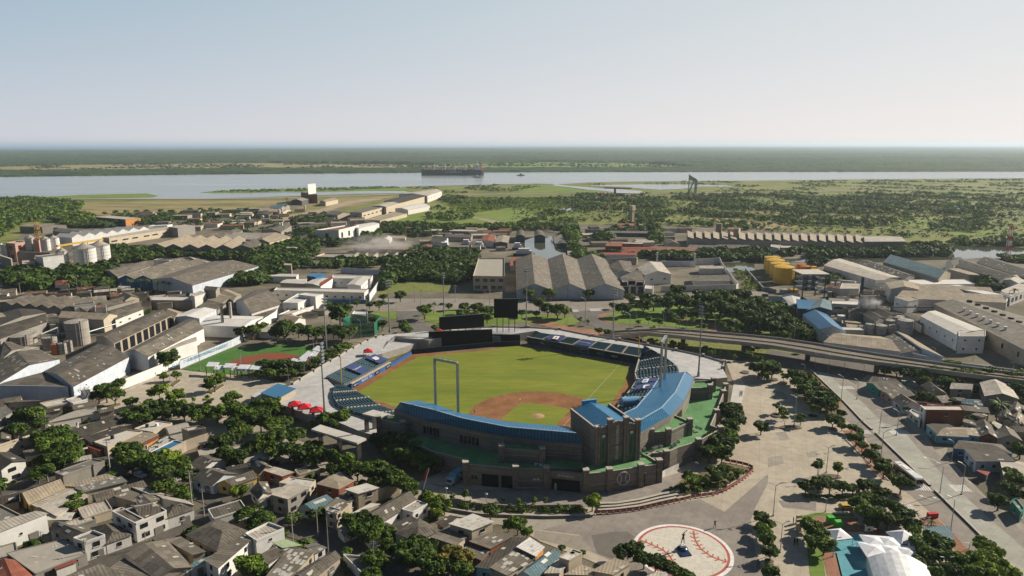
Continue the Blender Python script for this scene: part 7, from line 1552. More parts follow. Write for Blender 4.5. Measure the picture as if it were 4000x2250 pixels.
# floor emblem
E0=(G('b2',1035,1170)+G('b2',1948,1290))/2;E0.y=170.9;er=13.7;REDF=plain('faded_red_paint',(0.4,0.1,0.065));CRM=groundm('cream_paving',[(0.6,0.56,0.48),(0.68,0.63,0.54)],(0.2,0.8),cracks=(1.5,0.3,0.04),fine=0.03)
mb=MB()
for k,(r_,z,mi)in enumerate(((er,0.06,0),(er-1.0,0.075,1),(er-1.75,0.09,2))):mb.cyl(E0,r_,r_,0.0,z,72,mi)
for w in('1120,1140 1240,1187 1340,1240 1390,1300 1412,1390','1580,1058 1590,1130 1640,1215 1740,1285 1865,1330'):
 P_=poly_lerp([Vector((q.x,q.y,.11))for q in pts('b2',w)],9)
 for i in range(9):
  a,b=P_[i],P_[i+1];d=(b-a).normalized();s_=Vector((-d.y,d.x,0));mb.face([a-s_*.25,b-s_*.25,b+s_*.25,a+s_*.25],1)
  for w_ in(-1,1):e=b+s_*w_*1.25-d*0.8;t_=(e-b).normalized();u_=Vector((-t_.y,t_.x,0))*0.2;h_=Z*(0.004 if w_>0 else 0.008);mb.face([b-u_+h_,e-u_+h_,e+u_+h_,b+u_+h_],1)
for f_ in range(len(mb.f)):
 if len(mb.f[f_])==4 and mb.mi[f_]==1:
  v=[Vector(mb.v[i])for i in mb.f[f_]]
  if abs(v[0].z-v[2].z)<0.02 and(v[1]-v[0]).cross(v[2]-v[1]).z<0:mb.f[f_]=mb.f[f_][::-1]
o=mb.build('floor_emblem',[WHITE,REDF,CRM],base=Vector(E0));tag(o,'huge white round ball emblem with red stitches painted on the forecourt','floor marking')
BRONZE=plain('dark_bronze',(0.03,0.028,0.024),0.4,0.5)
def figure(name,p,h,m,arms=((.3,.1,1.45),(.5,.2,1.2)),lean=0.0,bat=None,label='',cat='statue',rz=0.0):
 """standing human figure from one skinned skeleton, 1.75 units tall before scaling"""
 J=[(0,0,.95),(0,0,1.2),(0,0,1.42),(0,0,1.5),(0,0,1.66),(-.2,0,1.4),(.2,0,1.4),(-.28,.02,1.12),(.28,.02,1.12),None,None,(-.1,0,.9),(.1,0,.9),(-.16,.02,.5),(.15,.02,.5),(-.2,0,.06),(.2,0,.06),(-.2,.16,.04),(.2,.16,.04)]
 (e1_,e2_)=arms;J[9]=(-e1_[0],e1_[1],e1_[2]);J[10]=(e2_[0],e2_[1],e2_[2])
 J[7]=tuple((np.array(J[5])+np.array(J[9]))/2+np.array((-.05,0,-.06)));J[8]=tuple((np.array(J[6])+np.array(J[10]))/2+np.array((.05,0,-.06)))
 Ed=[(0,1),(1,2),(2,3),(3,4),(2,5),(2,6),(5,7),(6,8),(7,9),(8,10),(0,11),(0,12),(11,13),(12,14),(13,15),(14,16),(15,17),(16,18)]
 Rr_=[.15,.14,.14,.06,.1,.07,.07,.05,.05,.04,.04,.1,.1,.075,.075,.05,.05,.04,.04];s=h/1.75
 me=bpy.data.meshes.new(name);me.from_pydata([((x+lean*z)*s,y*s,z*s)for x,y,z in J],Ed,[]);me.materials.append(m);o=bpy.data.objects.new(name,me);sc.collection.objects.link(o)
 md_=o.modifiers.new('skin','SKIN')
 for i,v in enumerate(me.skin_vertices[0].data):v.radius=(Rr_[i]*s,Rr_[i]*s*0.8);v.use_root=(i==0)
 o.modifiers.new('sub','SUBSURF').levels=1;o.location=p;o.rotation_euler.z=rz
 if label:tag(o,label,cat)
 return o
p=G('b2',1483,1222);r=thing('statue','tall bronze batter statue on a shiny blue cap-shaped base in the emblem','statue',p)
mb=MB()
for k in range(5):a0,a1=k*0.3,(k+1)*0.3;mb.cyl(p,1.7*math.cos(a0),1.7*math.cos(a1),0.12+1.0*math.sin(a0),0.12+1.0*math.sin(a1),20,cap=(k==4))
mb.box(p+Vector((0.2,-2.2,0)),3.0,2.2,0.12,0.4,0.2);mb.build('base',plain('shiny_blue',(0.012,0.03,0.08),0.25),r)
MB().box(p,1.3,1.1,1.0,1.7,0.3,0).build('plinth',WHITE,r)
f=figure('figure',Vector((0,0,1.7)),3.6,BRONZE,((-.15,.1,1.85),(.1,.1,1.8)),0.03);f.parent=r
mb=MB();mb.tube((p.x+0.1,p.y,5.4),(p.x+1.1,p.y+0.1,6.0),0.06,0.11,6);mb.build('bat',BRONZE,r)
for t,x,y,h,L_,ar in(('b2',1765,1030,2.6,'bronze figure with raised arm standing alone behind the floor emblem',((.3,.1,1.0),(.35,.1,1.9))),('b2',2142,1385,3,'dark bronze figure at the edge of the tree shade right of the emblem',((.3,.1,1),(.3,.1,1))),
('b3',218,990,2.4,'leaning dark bronze player beside a row of white slabs',((.6,.1,1.5),(.6,.2,1.3))),('b3',228,1180,2.5,'left of two dark bronze figures at the plaza edge left of the court',((.3,.1,1),(.35,0,1))),('b3',250,1180,2.5,'right of two dark bronze figures at the plaza edge left of the court',((.3,.1,1),(.35,0,1.1)))):
 figure('statue',G(t,x,y),h,BRONZE,ar,0.25 if 'leaning' in L_ else 0,label=L_,rz=x)
figure('person',G('q1',1945,1178),1.8,plain('dark_clothes',(0.02,0.02,0.03)),label='person in dark clothes standing on the infield dirt near the left roof',cat='person')
# barrier panels, steps, bank walls
BP=poly_lerp([Vector((q.x,q.y,0))for q in pts('b2','712,912 870,905 1100,880 1300,840 1480,800 1600,770 1750,750 1850,715 1960,650 2040,590 2103,535 2090,510 1990,480 1850,455')],38);cm_=None;bl=[]
for i in range(38):
 a,b=BP[i],BP[i+1];a2,b2=a.lerp(b,0.06),a.lerp(b,0.94);d=(b-a).normalized();n=Vector((d.y,-d.x,0));n=n if n.y<0 else-n
 r=thing('barrier','x','barrier',Vector((a.x,a.y,0)),'red barriers round the planted bed');MB().strip(a2,b2,0.08,0.35,1.35).build('panel',plain('barrier_red',(0.25,0.025,0.025)),r)
 mb=MB();[mb.strip(q,q+n*0.4,0.1,0.02,0.1)for q in(a2,b2)];[mb.box(q,0.1,0.1,0,1.4)for q in(a2,b2)];mb.build('frame',plain('barrier_frame',(0.3,0.03,0.03)),r);bl.append(r)
 if i<32:
  o=text3('Coca-Cola','lettering',(a2+b2)/2+n*0.08+Z*0.85,0.5,WHITE,r,frame(d if d.x>0 else-d,Z),0.01)
series(bl,'{o} red advertising barrier curving round steps and planted bed')
def line_wall(t,s,w,h,m,label,name='low_wall',z0=0.0,cat='wall'):return wall_thing(t,s,h,w,m,label,name,None,cat,z0)
for k in range(4):line_wall('b2',f'{740+8*k},{905-22*k} {900+4*k},{890-18*k} {1110},{865-20*k} {1290},{825-22*k} {1420+12*k},{795-22*k}',1.0,0.18+0.3*k,CONCD,['lowest','second lowest','second highest','highest'][k]+' of four curved concrete steps behind the red barriers','step',cat='step')
line_wall('b1','1690,880 1960,925 2229,935 b2: 300,945 700,935',0.5,0.9,CONCD,'low concrete wall along the lower edge of the planted bank');line_wall('b1','1690,800 1960,845 2229,865 b2: 600,855',0.4,1.3,CONC,'upper concrete wall of the planted bank before the ballpark')
def rail(t,s,z,label,h=1.1,m=None,step=2.0):
 P_=pts(t,s,z);L_=sum((P_[i+1]-P_[i]).length for i in range(len(P_)-1));Q_=poly_lerp(P_,max(1,int(L_/step)));mb=MB()
 for i,q in enumerate(Q_):
  mb.box(q,0.08,0.08,z,z+h)
  if i:[mb.bar(Q_[i-1]+Z*k,q+Z*k,0.05,0.05)for k in(h,h*0.5)]
 o=mb.build('railing',m or STEELD,base=Vector((P_[0].x,P_[0].y,0)));return tag(o,label,'railing')
rail('b1','1690,795 1960,835 2229,860 b2: 610,850',1.3,'thin metal railing on the upper bank wall before the ballpark');rail('m2','-180,590 0,588 220,578',4.6,'railing along the pale concourse behind the batting screen',1.1,WHITE);rail('q1','960,220 1400,240',5.6,'railing on the raised deck over the left field corner',1.1,WHITE)
rail('b1','360,60 500,105',0.5,'fence between the dark piers below the red tents',2.2)
fp=line_wall('b2','370,700 605,700',0.15,2.4,plain('pale_blue_sheet',(0.35,0.45,0.52)),'row of pale blue sheet panels closing the front entrance','fence',cat='fence');line_wall('b2','1290,600 1330,575 1450,520',0.15,2.2,WHITE,'row of white panels closing the right front entrance','fence',cat='fence')
def ring(t,x,y,w,d=1.0,label=None,h=0.6):
 s=TILE[t[0]][1];p=G(t,x,y);rx=w/2/s*p.y*1.05/FPX;ry=rx*d;mb=MB();K=24;pt=lambda k,f_:(p.x+rx*f_*math.cos(2*math.pi*k/K),p.y+ry*f_*math.sin(2*math.pi*k/K))
 mb.prism([pt(k,1)for k in range(K)],0,h);r=thing('planter',label or 'x','planter',Vector(p),'concrete planters of the plaza');mb.build('rim',CONC,r);m2=MB();m2.prism([pt(k,0.86)for k in range(K)],h-0.02,h+0.05);m2.build('soil',plain('soil',(0.12,0.085,0.05)),r);return r
pl=[ring('b3',200,160,200,.35),ring('b3',68,50,75,1),ring('b3',385,65,100,.8),ring('b3',525,590,240,.32),ring('b3',562,180,85,1),ring('b3',1115,765,105,1),ring('m3',145,1080,80,1),ring('m3',80,1390,80,1),ring('m3',420,1400,90,1),ring('m3',40,1050,120,.6),ring('m2',2200,980,80,1),ring('b3',10,1335,90,1)]
series(pl,'{o} concrete planter with soil on the wide plaza')
for t,s,l,h in(('b3','290,745 690,765 860,770 860,790 690,795 300,780','long low concrete bed under the square grove',.5),('m3','240,1130 600,1320 690,1380 640,1400 420,1330 200,1130','long kerbed island under the dense dark tree row',.25),('m0','1950,1160 2100,1090 2120,1105 2000,1180','slim kerbed bed on the left plaza',.3),('m0','1600,1095 1690,1045 1710,1060 1640,1110','small kerbed bed near the long white wall',.3),('m0','870,1320 1130,1270 1140,1290 900,1360','kerbed bed below the dark trees at the white wall',.3),('b2','1300,780 1800,690 2100,520 1870,480 1480,620','planted bed inside the curve of red barriers',.5)):
 mb=MB();mb.prism(pts(t,s),0,h,0,1);p=pts(t,s)[0];o=mb.build('planting_bed',[CONC,groundm('bed_soil',[(0.12,0.09,0.05),(0.2,0.15,0.08),(0.1,0.12,0.04)],(0.3,1.2))],base=p);tag(o,l,'planting bed')
# lamps ------------------------------------------------------------
def height(t,x,yb,yt,z0=0.0):
 f=G(t,x,yb,z0);sy=src(t,x,yt)[1];lo,hi=z0,z0+70
 for _ in range(30):
  m_=(lo+hi)/2
  if PX((f.x,f.y,m_))[1]>sy:lo=m_
  else:hi=m_
 return f,lo-z0
LP={}
def lamp(t,x,yb,yt,kind,z0=0.0,rz=0.0,group=None):
 f,h=height(t,x,yb,yt,z0);r=thing({'globe':'garden_lamp','pole':'utility_pole','slim':'pole'}.get(kind,'street_lamp'),'x','utility pole' if kind=='pole' else 'pole' if kind=='slim' else 'street lamp',f,group,rz)
 if kind not in LP:
  a=MB();b=MB()
  if kind=='pole':a.tube((0,0,0),(0,0,10),0.17,0.11);[a.bar((-1,0,z),(1,0,z),0.1,0.1)for z in(9.6,9.0)]
  elif kind=='slim':a.tube((0,0,0),(0,0,10),0.1,0.07)
  elif kind=='globe':a.tube((0,0,0),(0,0,9.2),0.1);[b.cyl((0,0),math.cos(q)*0.6,math.cos(q+.6)*0.6,9.6+0.6*math.sin(q),9.6+0.6*math.sin(q+.6),10)for q in(-1.2,-.6,0,.6)]
  else:
   a.cyl((0,0),0.3,0.3,0,0.4,8);a.tube((0,0,0),(0,0,9),0.13,0.08)
   for s_ in((-1,1)if kind=='double' else(1,)):a.tube((0,0,8.9),(s_*1.0,0,9.75),0.08,0.06);b.bar((s_*0.9,0,9.7),(s_*2.0,0,10),0.34,0.14)
  LP[kind]=[(n_,m_.build(n_,STEEL if kind!='pole' else plain('pole_concrete',(0.36,0.33,0.29))).data)for n_,m_ in(('post',a),('lamp_head',b))if m_.v]
  for o in[o for o in bpy.data.objects if o.data in[q[1]for q in LP[kind]]]:bpy.data.objects.remove(o)
 for n_,me in LP[kind]:o=bpy.data.objects.new(n_,me);sc.collection.objects.link(o);o.parent=r
 k=h/10;w_=min(1.6,max(0.9,k));r.scale=(w_,w_,k);return r
def lamps(text,group,kind,t,s,**kw):series([lamp(t,*[float(v)for v in w.split(',')],kind,group=group,**kw)for w in s.split()],text)
lamps('{o} double-armed street lamp on the wide plaza','double lamps of the plaza','double','b3','45,925,635 105,1245,970 507,550,310 228,135,-130 500,890,765 436,610,440');lamps('{o} double-armed lamp between the plaza and the boulevard','lamps of the plaza edge','double','b3','760,315,95 980,430,175 1105,570,465 1345,1100,935 1750,1215,1155')
lamps('{o} tall street lamp on the central lane of the boulevard','tall lamps of the boulevard','single','b3','965,215,10 1118,222,0 1495,735,470 1685,738,465 1590,1050,760 1597,455,265 1205,110,0',rz=2.6);lamps('{o} street lamp of the upper boulevard near the flyover','upper boulevard lamps','single','m3','690,1235,1000 838,1230,1040 1060,1449,1330 1222,1360,1160 345,975,900 440,960,780 568,980,800 718,970,850 900,1000,900',rz=2.8)
lamps('{o} double-armed lamp beside the flyover','double lamps beside the flyover','double','m2','1205,660,555 1645,760,590 1965,820,695 1170,525,375 1425,520,370 1645,560,430 2250,620,500 520,520,455');lamps('{o} single-armed lamp on the flyover and park road','single lamps along the flyover','single','m2','1108,670,410 1577,615,445 2090,670,485 2278,620,480 1440,540,395 1915,580,440 690,495,270',rz=2.9)
lamps('{o} lamp on the right part of the flyover','right flyover lamps','single','m3','240,730,530 135,640,500 35,620,460 605,695,545 875,710,640 1248,770,640 1568,840,740 1935,860,760 2310,960,880',rz=3.0)
lamps('{o} white lamp post at the left plaza and small field','lamps of the left plaza','single','m0','1608,1105,890 1998,1000,920 2260,915,805 2280,1000,735 1890,960,700',rz=0.4);lamps('{o} lamp post along the left concourse','lamps of the left concourse','single','m1','308,1090,910 465,1030,880 548,830,630 992,650,480 710,560,460 1383,600,400 1045,400,290 890,370,230 1325,380,300',rz=2.7)
lamps('{o} street lamp among the lower left houses','lamps of the left streets','single','b0','690,400,320 1225,570,450 1680,760,560 40,130,40 1790,1250,1190',rz=0.3);lamps('{o} street lamp among the lower middle houses','lamps of the middle streets','single','b1','325,1160,940 632,1250,900 1030,1390,1190 1850,900,810 2110,1480,1390',rz=0.3)
lamps('{o} utility pole of the lower left streets','utility poles of the lower left','pole','b0','965,570,255 290,170,50 350,190,40 420,630,510 1672,810,530 1780,930,690 1275,1205,1060 760,1350,1130 370,1190,1060 1850,690,570');lamps('{o} utility pole beside the lower middle houses','utility poles of the lower middle','pole','b1','540,1100,860 325,1170,890 1030,1380,1140')
lamps('{o} utility pole of the left industrial streets','utility poles of the left quarter','pole','m0','735,235,90 1150,230,135 1325,240,180 250,180,110 200,280,130 1030,560,475 870,240,155');lamps('{o} utility pole near the park and halls','utility poles by the halls','pole','m2','525,290,150 1895,280,160 365,310,200 990,330,200');lamps('{o} utility pole near the avenue','utility poles by the avenue','pole','m1','1880,315,150 1555,360,190 1498,320,160 2205,350,160 2160,340,205 1568,250,200')
lamps('{o} garden lamp with a white globe on the bank','globe lamps','globe','b1','1657,765,680 2005,830,730');lamps('{o} slim white mast far off in the fields','far masts','slim','a2','812,850,715 1158,800,670 285,900,770 1415,900,840 1605,540,440');lamps('{o} slim mast of the left distance','far left masts','slim','a1','2238,915,815 1622,1130,990 408,815,700 512,620,470 620,1240,1100');lamps('{o} far lamp on the embankment road','embankment lamps','slim','a0','770,600,560 995,600,570 1183,600,560 1285,600,560 1360,600,560 1525,600,555 1998,600,560 2300,790,710 2130,810,740 1845,1215,1100')
lamps('{o} tall lamp on the white slab court','court lamps','double','b3','565,1280,1110 1540,1420,1280')
# red and white mast, yellow hoist tower, mill gantry
for t,x,yb,yt,w_,cols_,l,nm in(('a3',2400,1240,880,3.6,(RED,WHITE),'tall red and white lattice mast at the right edge beside the backwater','mast'),('a0',385,1010,850,5,(YEL,plain('rust',(0.2,0.09,0.04))),'yellow and rusty hoist tower above the left silos','hoist_tower'),('m3',860,420,80,1.6,(STEELD,STEELD),'thin dark guyed mast among the right factory roofs','mast')):
 f,h=height(t,x,yb,yt);r=thing(nm,l,nm.split('_')[-1],f)
 for k in range(7):
  mb=MB();za,zb=h*k/7,h*(k+1)/7;wa=w_*(1-0.5*k/7);C4=[Vector((f.x+sx_*wa/2,f.y+sy_*wa/2,0))for sx_,sy_ in((-1,-1),(1,-1),(1,1),(-1,1))]
  for i in range(4):mb.bar(C4[i]+Z*za,C4[i]+Z*zb,.35,.35);mb.bar(C4[i]+Z*za,C4[(i+1)%4]+Z*zb,.22,.22);mb.bar(C4[i]+Z*zb,C4[(i+1)%4]+Z*zb,.25,.25)
  mb.build('lattice',cols_[k%2],r)
a,b=G('a0',570,1085,17),G('a0',1030,1018,17);mb=MB();mb.bar(a,b,2.5,1.6);[mb.bar(a.lerp(b,k),Vector((a.lerp(b,k).x,a.lerp(b,k).y,0)),.6,.6)for k in(.66,1)];o=mb.build('conveyor',YEL,base=Vector((a.x,a.y,0)));tag(o,'yellow conveyor bridge reaching over the two big silos','conveyor')
# vehicles ------------------------------------------------------------
GLS=plain('car_glass',(0.02,0.025,0.03),0.1,0,.7);TYR=plain('tyre',(0.02,0.02,0.02),.9)
def vehicle(t,x,y,ang,L_,W__,H__,m,label,cat='car',kind='car'):
 p=G(t,x,y);r=thing({'car':'parked_car'}.get(kind,kind),label,cat,p);ca,sa=math.cos(ang),math.sin(ang);T_=lambda u,v,z:Vector((p.x+ca*u-sa*v,p.y+sa*u+ca*v,z))
 prof={'car':[(-.5,.3),(-.5,.62),(-.46,.66),(-.36,1),(.12,1),(.27,.66),(.48,.56),(.5,.3)],'suv':[(-.5,.3),(-.5,.95),(-.47,1),(.1,1),(.22,.66),(.48,.6),(.5,.3)]}.get(kind,[(-.5,.12),(-.5,.97),(-.48,1),(.47,1),(.5,.9),(.5,.12)])
 mb=MB();S_=[[T_(u*L_,s_*W__/2*(1 if z<.7 else.88 if kind in('car','suv')else 1),z*H__)for u,z in prof]for s_ in(-1,1)];mb.face(S_[0]);mb.face(S_[1][::-1])
 for i in range(len(prof)):j=(i+1)%len(prof);mb.face([S_[0][i],S_[1][i],S_[1][j],S_[0][j]][::-1])
 mb.build('body',m,r);g=MB()
 if kind in('car','suv'):g.bar(T_(-.36*L_,0,.82*H__),T_(.17*L_,0,.82*H__),W__*.955,.22*H__)
 elif kind=='bus':g.bar(T_(-.47*L_,0,.66*H__),T_(.47*L_,0,.66*H__),W__*1.02,.26*H__);g.bar(T_(.49*L_,0,.58*H__),T_(.507*L_,0,.58*H__),W__*.9,.45*H__)
 if g.v:g.build('window',GLS,r)
 for u in(-.32,.32):
  for s_ in(-1,1):w_=MB();w_.tube(T_(u*L_,s_*W__*.36,.2*H__ if kind in('car','suv')else.5),T_(u*L_,s_*W__*.515,.2*H__ if kind in('car','suv')else.5),.33 if kind in('car','suv')else.5,n=14);w_.build('wheel',TYR,r)
 return r,T_
a,b=G('b3',1140,560),G('b3',1275,665);an=math.atan2(b.y-a.y,b.x-a.x)
r,T_=vehicle('b3',1212,600,an,12.5,2.6,3.3,plain('bus_white',(0.68,0.67,0.65),.35),'white and maroon city bus driving down the boulevard','bus','bus')
for s_ in(-1,1):MB().bar(T_(-6,s_*1.29,1.3),T_(6,s_*1.29,1.3),.08,1.1).build('side_stripe',plain('maroon',(.16,.02,.02)),r)
MB().bar(T_(-3,0,3.38),T_(0,0,3.38),1.4,.16).build('roof_unit',WHITE,r)
p=G('q3',985,960);an=1.02;r=thing('delivery_truck','pale blue delivery truck with a curly white pattern parked by the stadium wall','truck',p);ca,sa=math.cos(an),math.sin(an);T_=lambda u,v,z:Vector((p.x+ca*u-sa*v,p.y+sa*u+ca*v,z))
BXM=plain('truck_blue',(0.12,0.3,0.42),.5);MB().box(T_(4.6,0,0),5.8,2.5,.9,3.6,an).build('cargo_box',BXM,r);MB().box(T_(.6,0,0),1.9,2.3,.5,2.7,an).build('cab',plain('cab_blue',(.3,.45,.5),.4),r);MB().box(T_(-.33,0,0),.1,2.0,1.5,2.4,an).build('windscreen',GLS,r)
for u in(.7,5.8):
 for s_ in(-1,1):w_=MB();w_.tube(T_(u,s_*.9,.45),T_(u,s_*1.25,.45),.45,n=14);w_.build('wheel',TYR,r)
mb=MB();sp=[T_(3.2+2.8*math.sin(k*.5)*.5+k*.22,-1.28,1.2+1.9*(.5+.5*math.cos(k*.75)))for k in range(14)];[mb.bar(sp[k],sp[k+1],.05,.25)for k in range(13)];mb.build('swirl',WHITE,r)
for a_ in(('b0',1225,590,-.5,4.6,1.9,1.8,plain('silver',(.5,.55,.58),.3,.3),'silver off-road car in the shaded crossing left','car','suv'),('b0',600,128,.25,4.3,1.8,1.4,RED,'red car parked at the low white wall house'),('b0',525,150,.25,4.3,1.8,1.4,plain('darkblue',(.03,.04,.06),.3),'dark car parked left of the red car'),('b0',1100,600,.3,4.4,1.8,1.5,plain('blk',(.02,.02,.02),.3),'black car at the corner right of the white-smeared roof'),
('m1',770,333,0.05,4.5,1.8,1.4,MATS['blk'],'black car at the avenue before the long white block'),('m1',1760,340,0,4.5,1.8,1.4,MATS['darkblue'],'dark car on the avenue behind the scoreboards'),('m2',1165,325,0,9,2.5,3,WHITE,'white bus half hidden by trees at the park crossing','bus','bus'),('b3',955,715,0,4.4,1.8,1.5,YEL,'yellow taxi under the square grove trees'),
('m0',1225,905,.3,4.4,1.8,1.5,MATS['silver'],'silver pickup on the narrow deck behind the long white wall'),('b3',680,862,0,4.4,1.8,1.5,YEL,'yellow taxi in the shade below the grove'),('b3',1095,975,-.6,4.4,1.8,1.5,WHITE,'white car under the big trees above the sports court'),('m2',2270,285,0,4.4,1.8,1.5,MATS['blk'],'dark car on the avenue at the park end'),('m3',2412,935,.1,4.4,1.8,1.5,MATS['darkblue'],'dark car below the huge hall'),('m2',2330,935,-.6,4.4,1.8,1.5,MATS['blk'],'dark car beneath the tree at the plaza top')):
 vehicle(*a_)
cl=[]
for t,x0,x1,y0,y1,n in(('a2',950,1180,1215,1212,5),('a3',250,560,1165,1180,9),('a3',950,1180,1165,1160,6),('a2',1020,1180,1035,1030,4),('a0',1050,1440,1095,1100,5),('m1',400,560,470,450,3)):
 for k in range(n):cl.append(vehicle(t,x0+(x1-x0)*k/n,y0+(y1-y0)*k/n,.2+k%3*.5,4.6,1.9,1.5,(WHITE,MATS['silver'],MATS['blk'])[k%3],'x')[0]);cl[-1]['group']='distant parked cars'
series(cl,'{o} small distant parked car in the factory yards')
# tents, courts, canopies ------------------------------------------------
def tent(t,x,y,w,z0,m,label,h=2.3,rise=1.6,ang=.2):
 p=G(t,x,y,z0);r=thing('tent',label,'tent',p);mb=MB();q=[Vector((p.x+w/2*(a_*math.cos(ang)-b_*math.sin(ang)),p.y+w/2*(a_*math.sin(ang)+b_*math.cos(ang)),z0+h))for a_,b_ in((-1,-1),(1,-1),(1,1),(-1,1))]
 for i in range(4):mb.face([q[i],q[(i+1)%4],Vector((p.x,p.y,z0+h+rise))]);mb.strip(q[i],q[(i+1)%4],.06,z0+h-.35,z0+h)
 mb.build('canopy',m,r);[MB().box(a_,.09,.09,z0,z0+h).build('leg',STEEL,r)for a_ in q];return r
RT=plain('red_tent',(0.55,0.02,0.03),.5)
for x,y,w,z0,l in((365,1325,5,3.6,'left one of three red tents in a row on the left concourse'),(458,1350,5,3.6,'middle one of three red tents in a row on the left concourse'),(570,1380,5,3.6,'right one of three red tents in a row on the left concourse'),(1058,815,4.6,3.6,'red tent at the far end of the left stand'),(1730,625,4,5.6,'red tent beside the black batting screen')):tent('m1',x,y,w,z0,RT,l)
WT=plain('white_tent',(0.72,0.73,0.76),.5)
tent('z5',700,440,5.2,0,WT,'small white tent at the top left of the sports court',2.8,1.3);tent('z5',1345,470,6,0,WT,'white peaked tent under the trees right of the court',3,1.6);[tent('z5',x,y,w,0,WT,l,2.7,.9,-.12)for x,y,w,l in((1060,510,6,'left back tent of the white tent cluster'),(1200,520,6,'right back tent of the white tent cluster'),(1070,600,7,'left front tent of the white tent cluster'),(1235,615,7,'middle front tent of the white tent cluster'),(1410,640,8,'right front tent of the white tent cluster'))]
struct('sports_court',pts('z5','640,370 930,360 1020,600 1080,900 760,900 680,560',0.05),groundm('court_blue',[(0.1,0.3,0.36),(0.13,0.36,0.42),(0.18,0.42,0.47)],(0.2,.8),fine=.05));struct('red_path',pts('z5','540,525 690,540 750,780 760,900 620,900 580,700',0.05),REDP);struct('lawn',pts('z5','330,170 480,135 870,150 870,175 470,170 440,220 600,330 540,520 600,900 440,900 380,380',0.06),MATS['park_lawn']);struct('red_path',pts('z5','470,175 900,185 900,330 600,320 460,220',0.07),REDP);struct('red_path',pts('z5','590,320 960,330 1240,380 1250,330 930,260 600,280',0.08),REDP)
bld('z5','1000,583 1095,900 1690,900 1600,670',3.6,'bar','cloth','clean','big white arched marquee cut by the bottom picture edge','marquee',rise=2.6,ov=0)
bld('z5','1600,405 1870,415 1820,270 1580,262',3.4,'mono','teal','grey','ribbed grey metal shelter roof near the red kerb','shelter',rise=.3,ov=.1)
f,h=height('z5',1010,360,275);r=thing('basketball_hoop','basketball hoop with a white backboard facing the sports court','basketball hoop',f);MB().box(f,2.4,.1,h-1.5,h,0).build('backboard',WHITE,r);mb=MB();mb.tube(f+Vector((0,.6,0)),f+Vector((0,.6,h-.7)),.1);mb.tube(f+Vector((0,.6,h-.7)),f+Z*(h-.7),.08);mb.build('post',STEEL,r);mb=MB();mb.strip(f+Vector((-.35,-.07,0)),f+Vector((.35,-.07,0)),.04,h-1.2,h-.6);mb.build('target_frame',BLACK,r)
o=MB().box(G('z5',1652,185),3,1.2,0,1.6,.1).build('container',RED,base=G('z5',1652,185));tag(o,'red box container on the pavement by the boulevard','container')
for x,y,l in((627,240,'left bright green kiosk box under the trees'),(705,285,'right bright green kiosk box under the trees')):p=G('z5',x,y);o=MB().box(p,2,1.6,0,2.2,.1).build('green_box',plain('bright_green',(.06,.4,.04)),base=p);tag(o,l,'box')
for k in range(3):p=G('z5',305,240+40*k);o=MB().box(p,1.6,.5,0,2.6,.2).build('slab_monument',WM['cream'],base=p);tag(o,['farthest','middle','nearest'][k]+' of three upright stone slabs at the plaza edge','monument')
bld('m1','50,1180 210,1230 370,1130 205,1085',6.0,'mono','blue','tan','small kiosk with a bright blue roof on the left concourse','kiosk',rise=.5,door=0,z0=2.0)
def canopy(t,s,h,label,legs,m=CONC):
 P_=pts(t,s,h);p=Vector((P_[0].x,P_[0].y,0));r=thing('gate_canopy',label,'canopy',p);MB().slab(P_,.7).build('roof',RM['slab'],r)
 for u,v in legs:q=P_[0].lerp(P_[1],u).lerp(P_[3].lerp(P_[2],u),v);MB().box(q,1.4,1.4,0,h-.7,.5).build('column',STONE,r)
 return r
canopy('b1','480,170 880,290 960,250 560,130',9.5,'slanting pale gate canopy on stone columns at the left of the ballpark',((.12,.4),(.52,.5),(.93,.5)));canopy('b1','925,35 1070,70 1180,40 1020,0',11,'small pale canopy on a scaffold beside the left pavilion',((.1,.2),(.9,.2),(.1,.9)))
g=canopy('m2','2060,1255 2165,1268 2200,1100 2090,1092',6.5,'white entrance slab with lettering right of the ballpark',((.5,.15),(.5,.85)))
a,b=G('m2',2150,1235,6.6),G('m2',2175,1120,6.6);text3('CARIBES','lettering',(a+b)/2,1.9,plain('grey_letter',(.2,.18,.16)),g,frame(b-a,Vector((-1,.2,0))),.03)
# small ball field
struct('small_field',pts('z6','60,790 850,450 1600,400 2160,410 2300,440 2150,560 1900,750 1300,900 420,850',0.05),groundm('small_field_turf',[(0.05,0.13,0.03),(0.07,0.17,0.035),(0.1,0.2,0.045)],(.1,.5),fine=.08));struct('small_infield',pts('z6','800,680 1050,590 1400,535 1700,535 1950,575 1900,640 1750,700 1400,800 900,760',0.07),groundm('red_clay',[(0.2,0.06,0.035),(0.26,0.08,0.045)],(.2,.8)));struct('small_infield_grass',pts('z6','1100,740 1330,620 1650,650 1600,720 1300,760',0.09),MATS['small_field_turf'])
for k,(x,y)in enumerate(((535,715),(660,765),(812,735),(925,780),(1040,755),(1110,798),(1235,765))):
 q=[G('z6',x-105,y+32,4.6-(k%2)*1.0),G('z6',x+70,y+38,4.6-(k%2)),G('z6',x+118,y-32,5.4-(k%2)),G('z6',x-60,y-38,5.4-(k%2))];p=Vector((q[0].x,q[0].y,0));r=thing('shade_canopy',['leftmost','second from the left','third from the left','middle','third from the right','second from the right','rightmost'][k]+' white shade canopy along the near side of the small field','canopy',p,'near canopies of the small field');MB().slab(q,.15).build('roof',WT,r);[MB().box(Vector((a_.x,a_.y,0)),.3,.3,0,a_.z-.15).build('leg',plain('rust_leg',(.3,.1,.05)),r)for a_ in q[:2]]
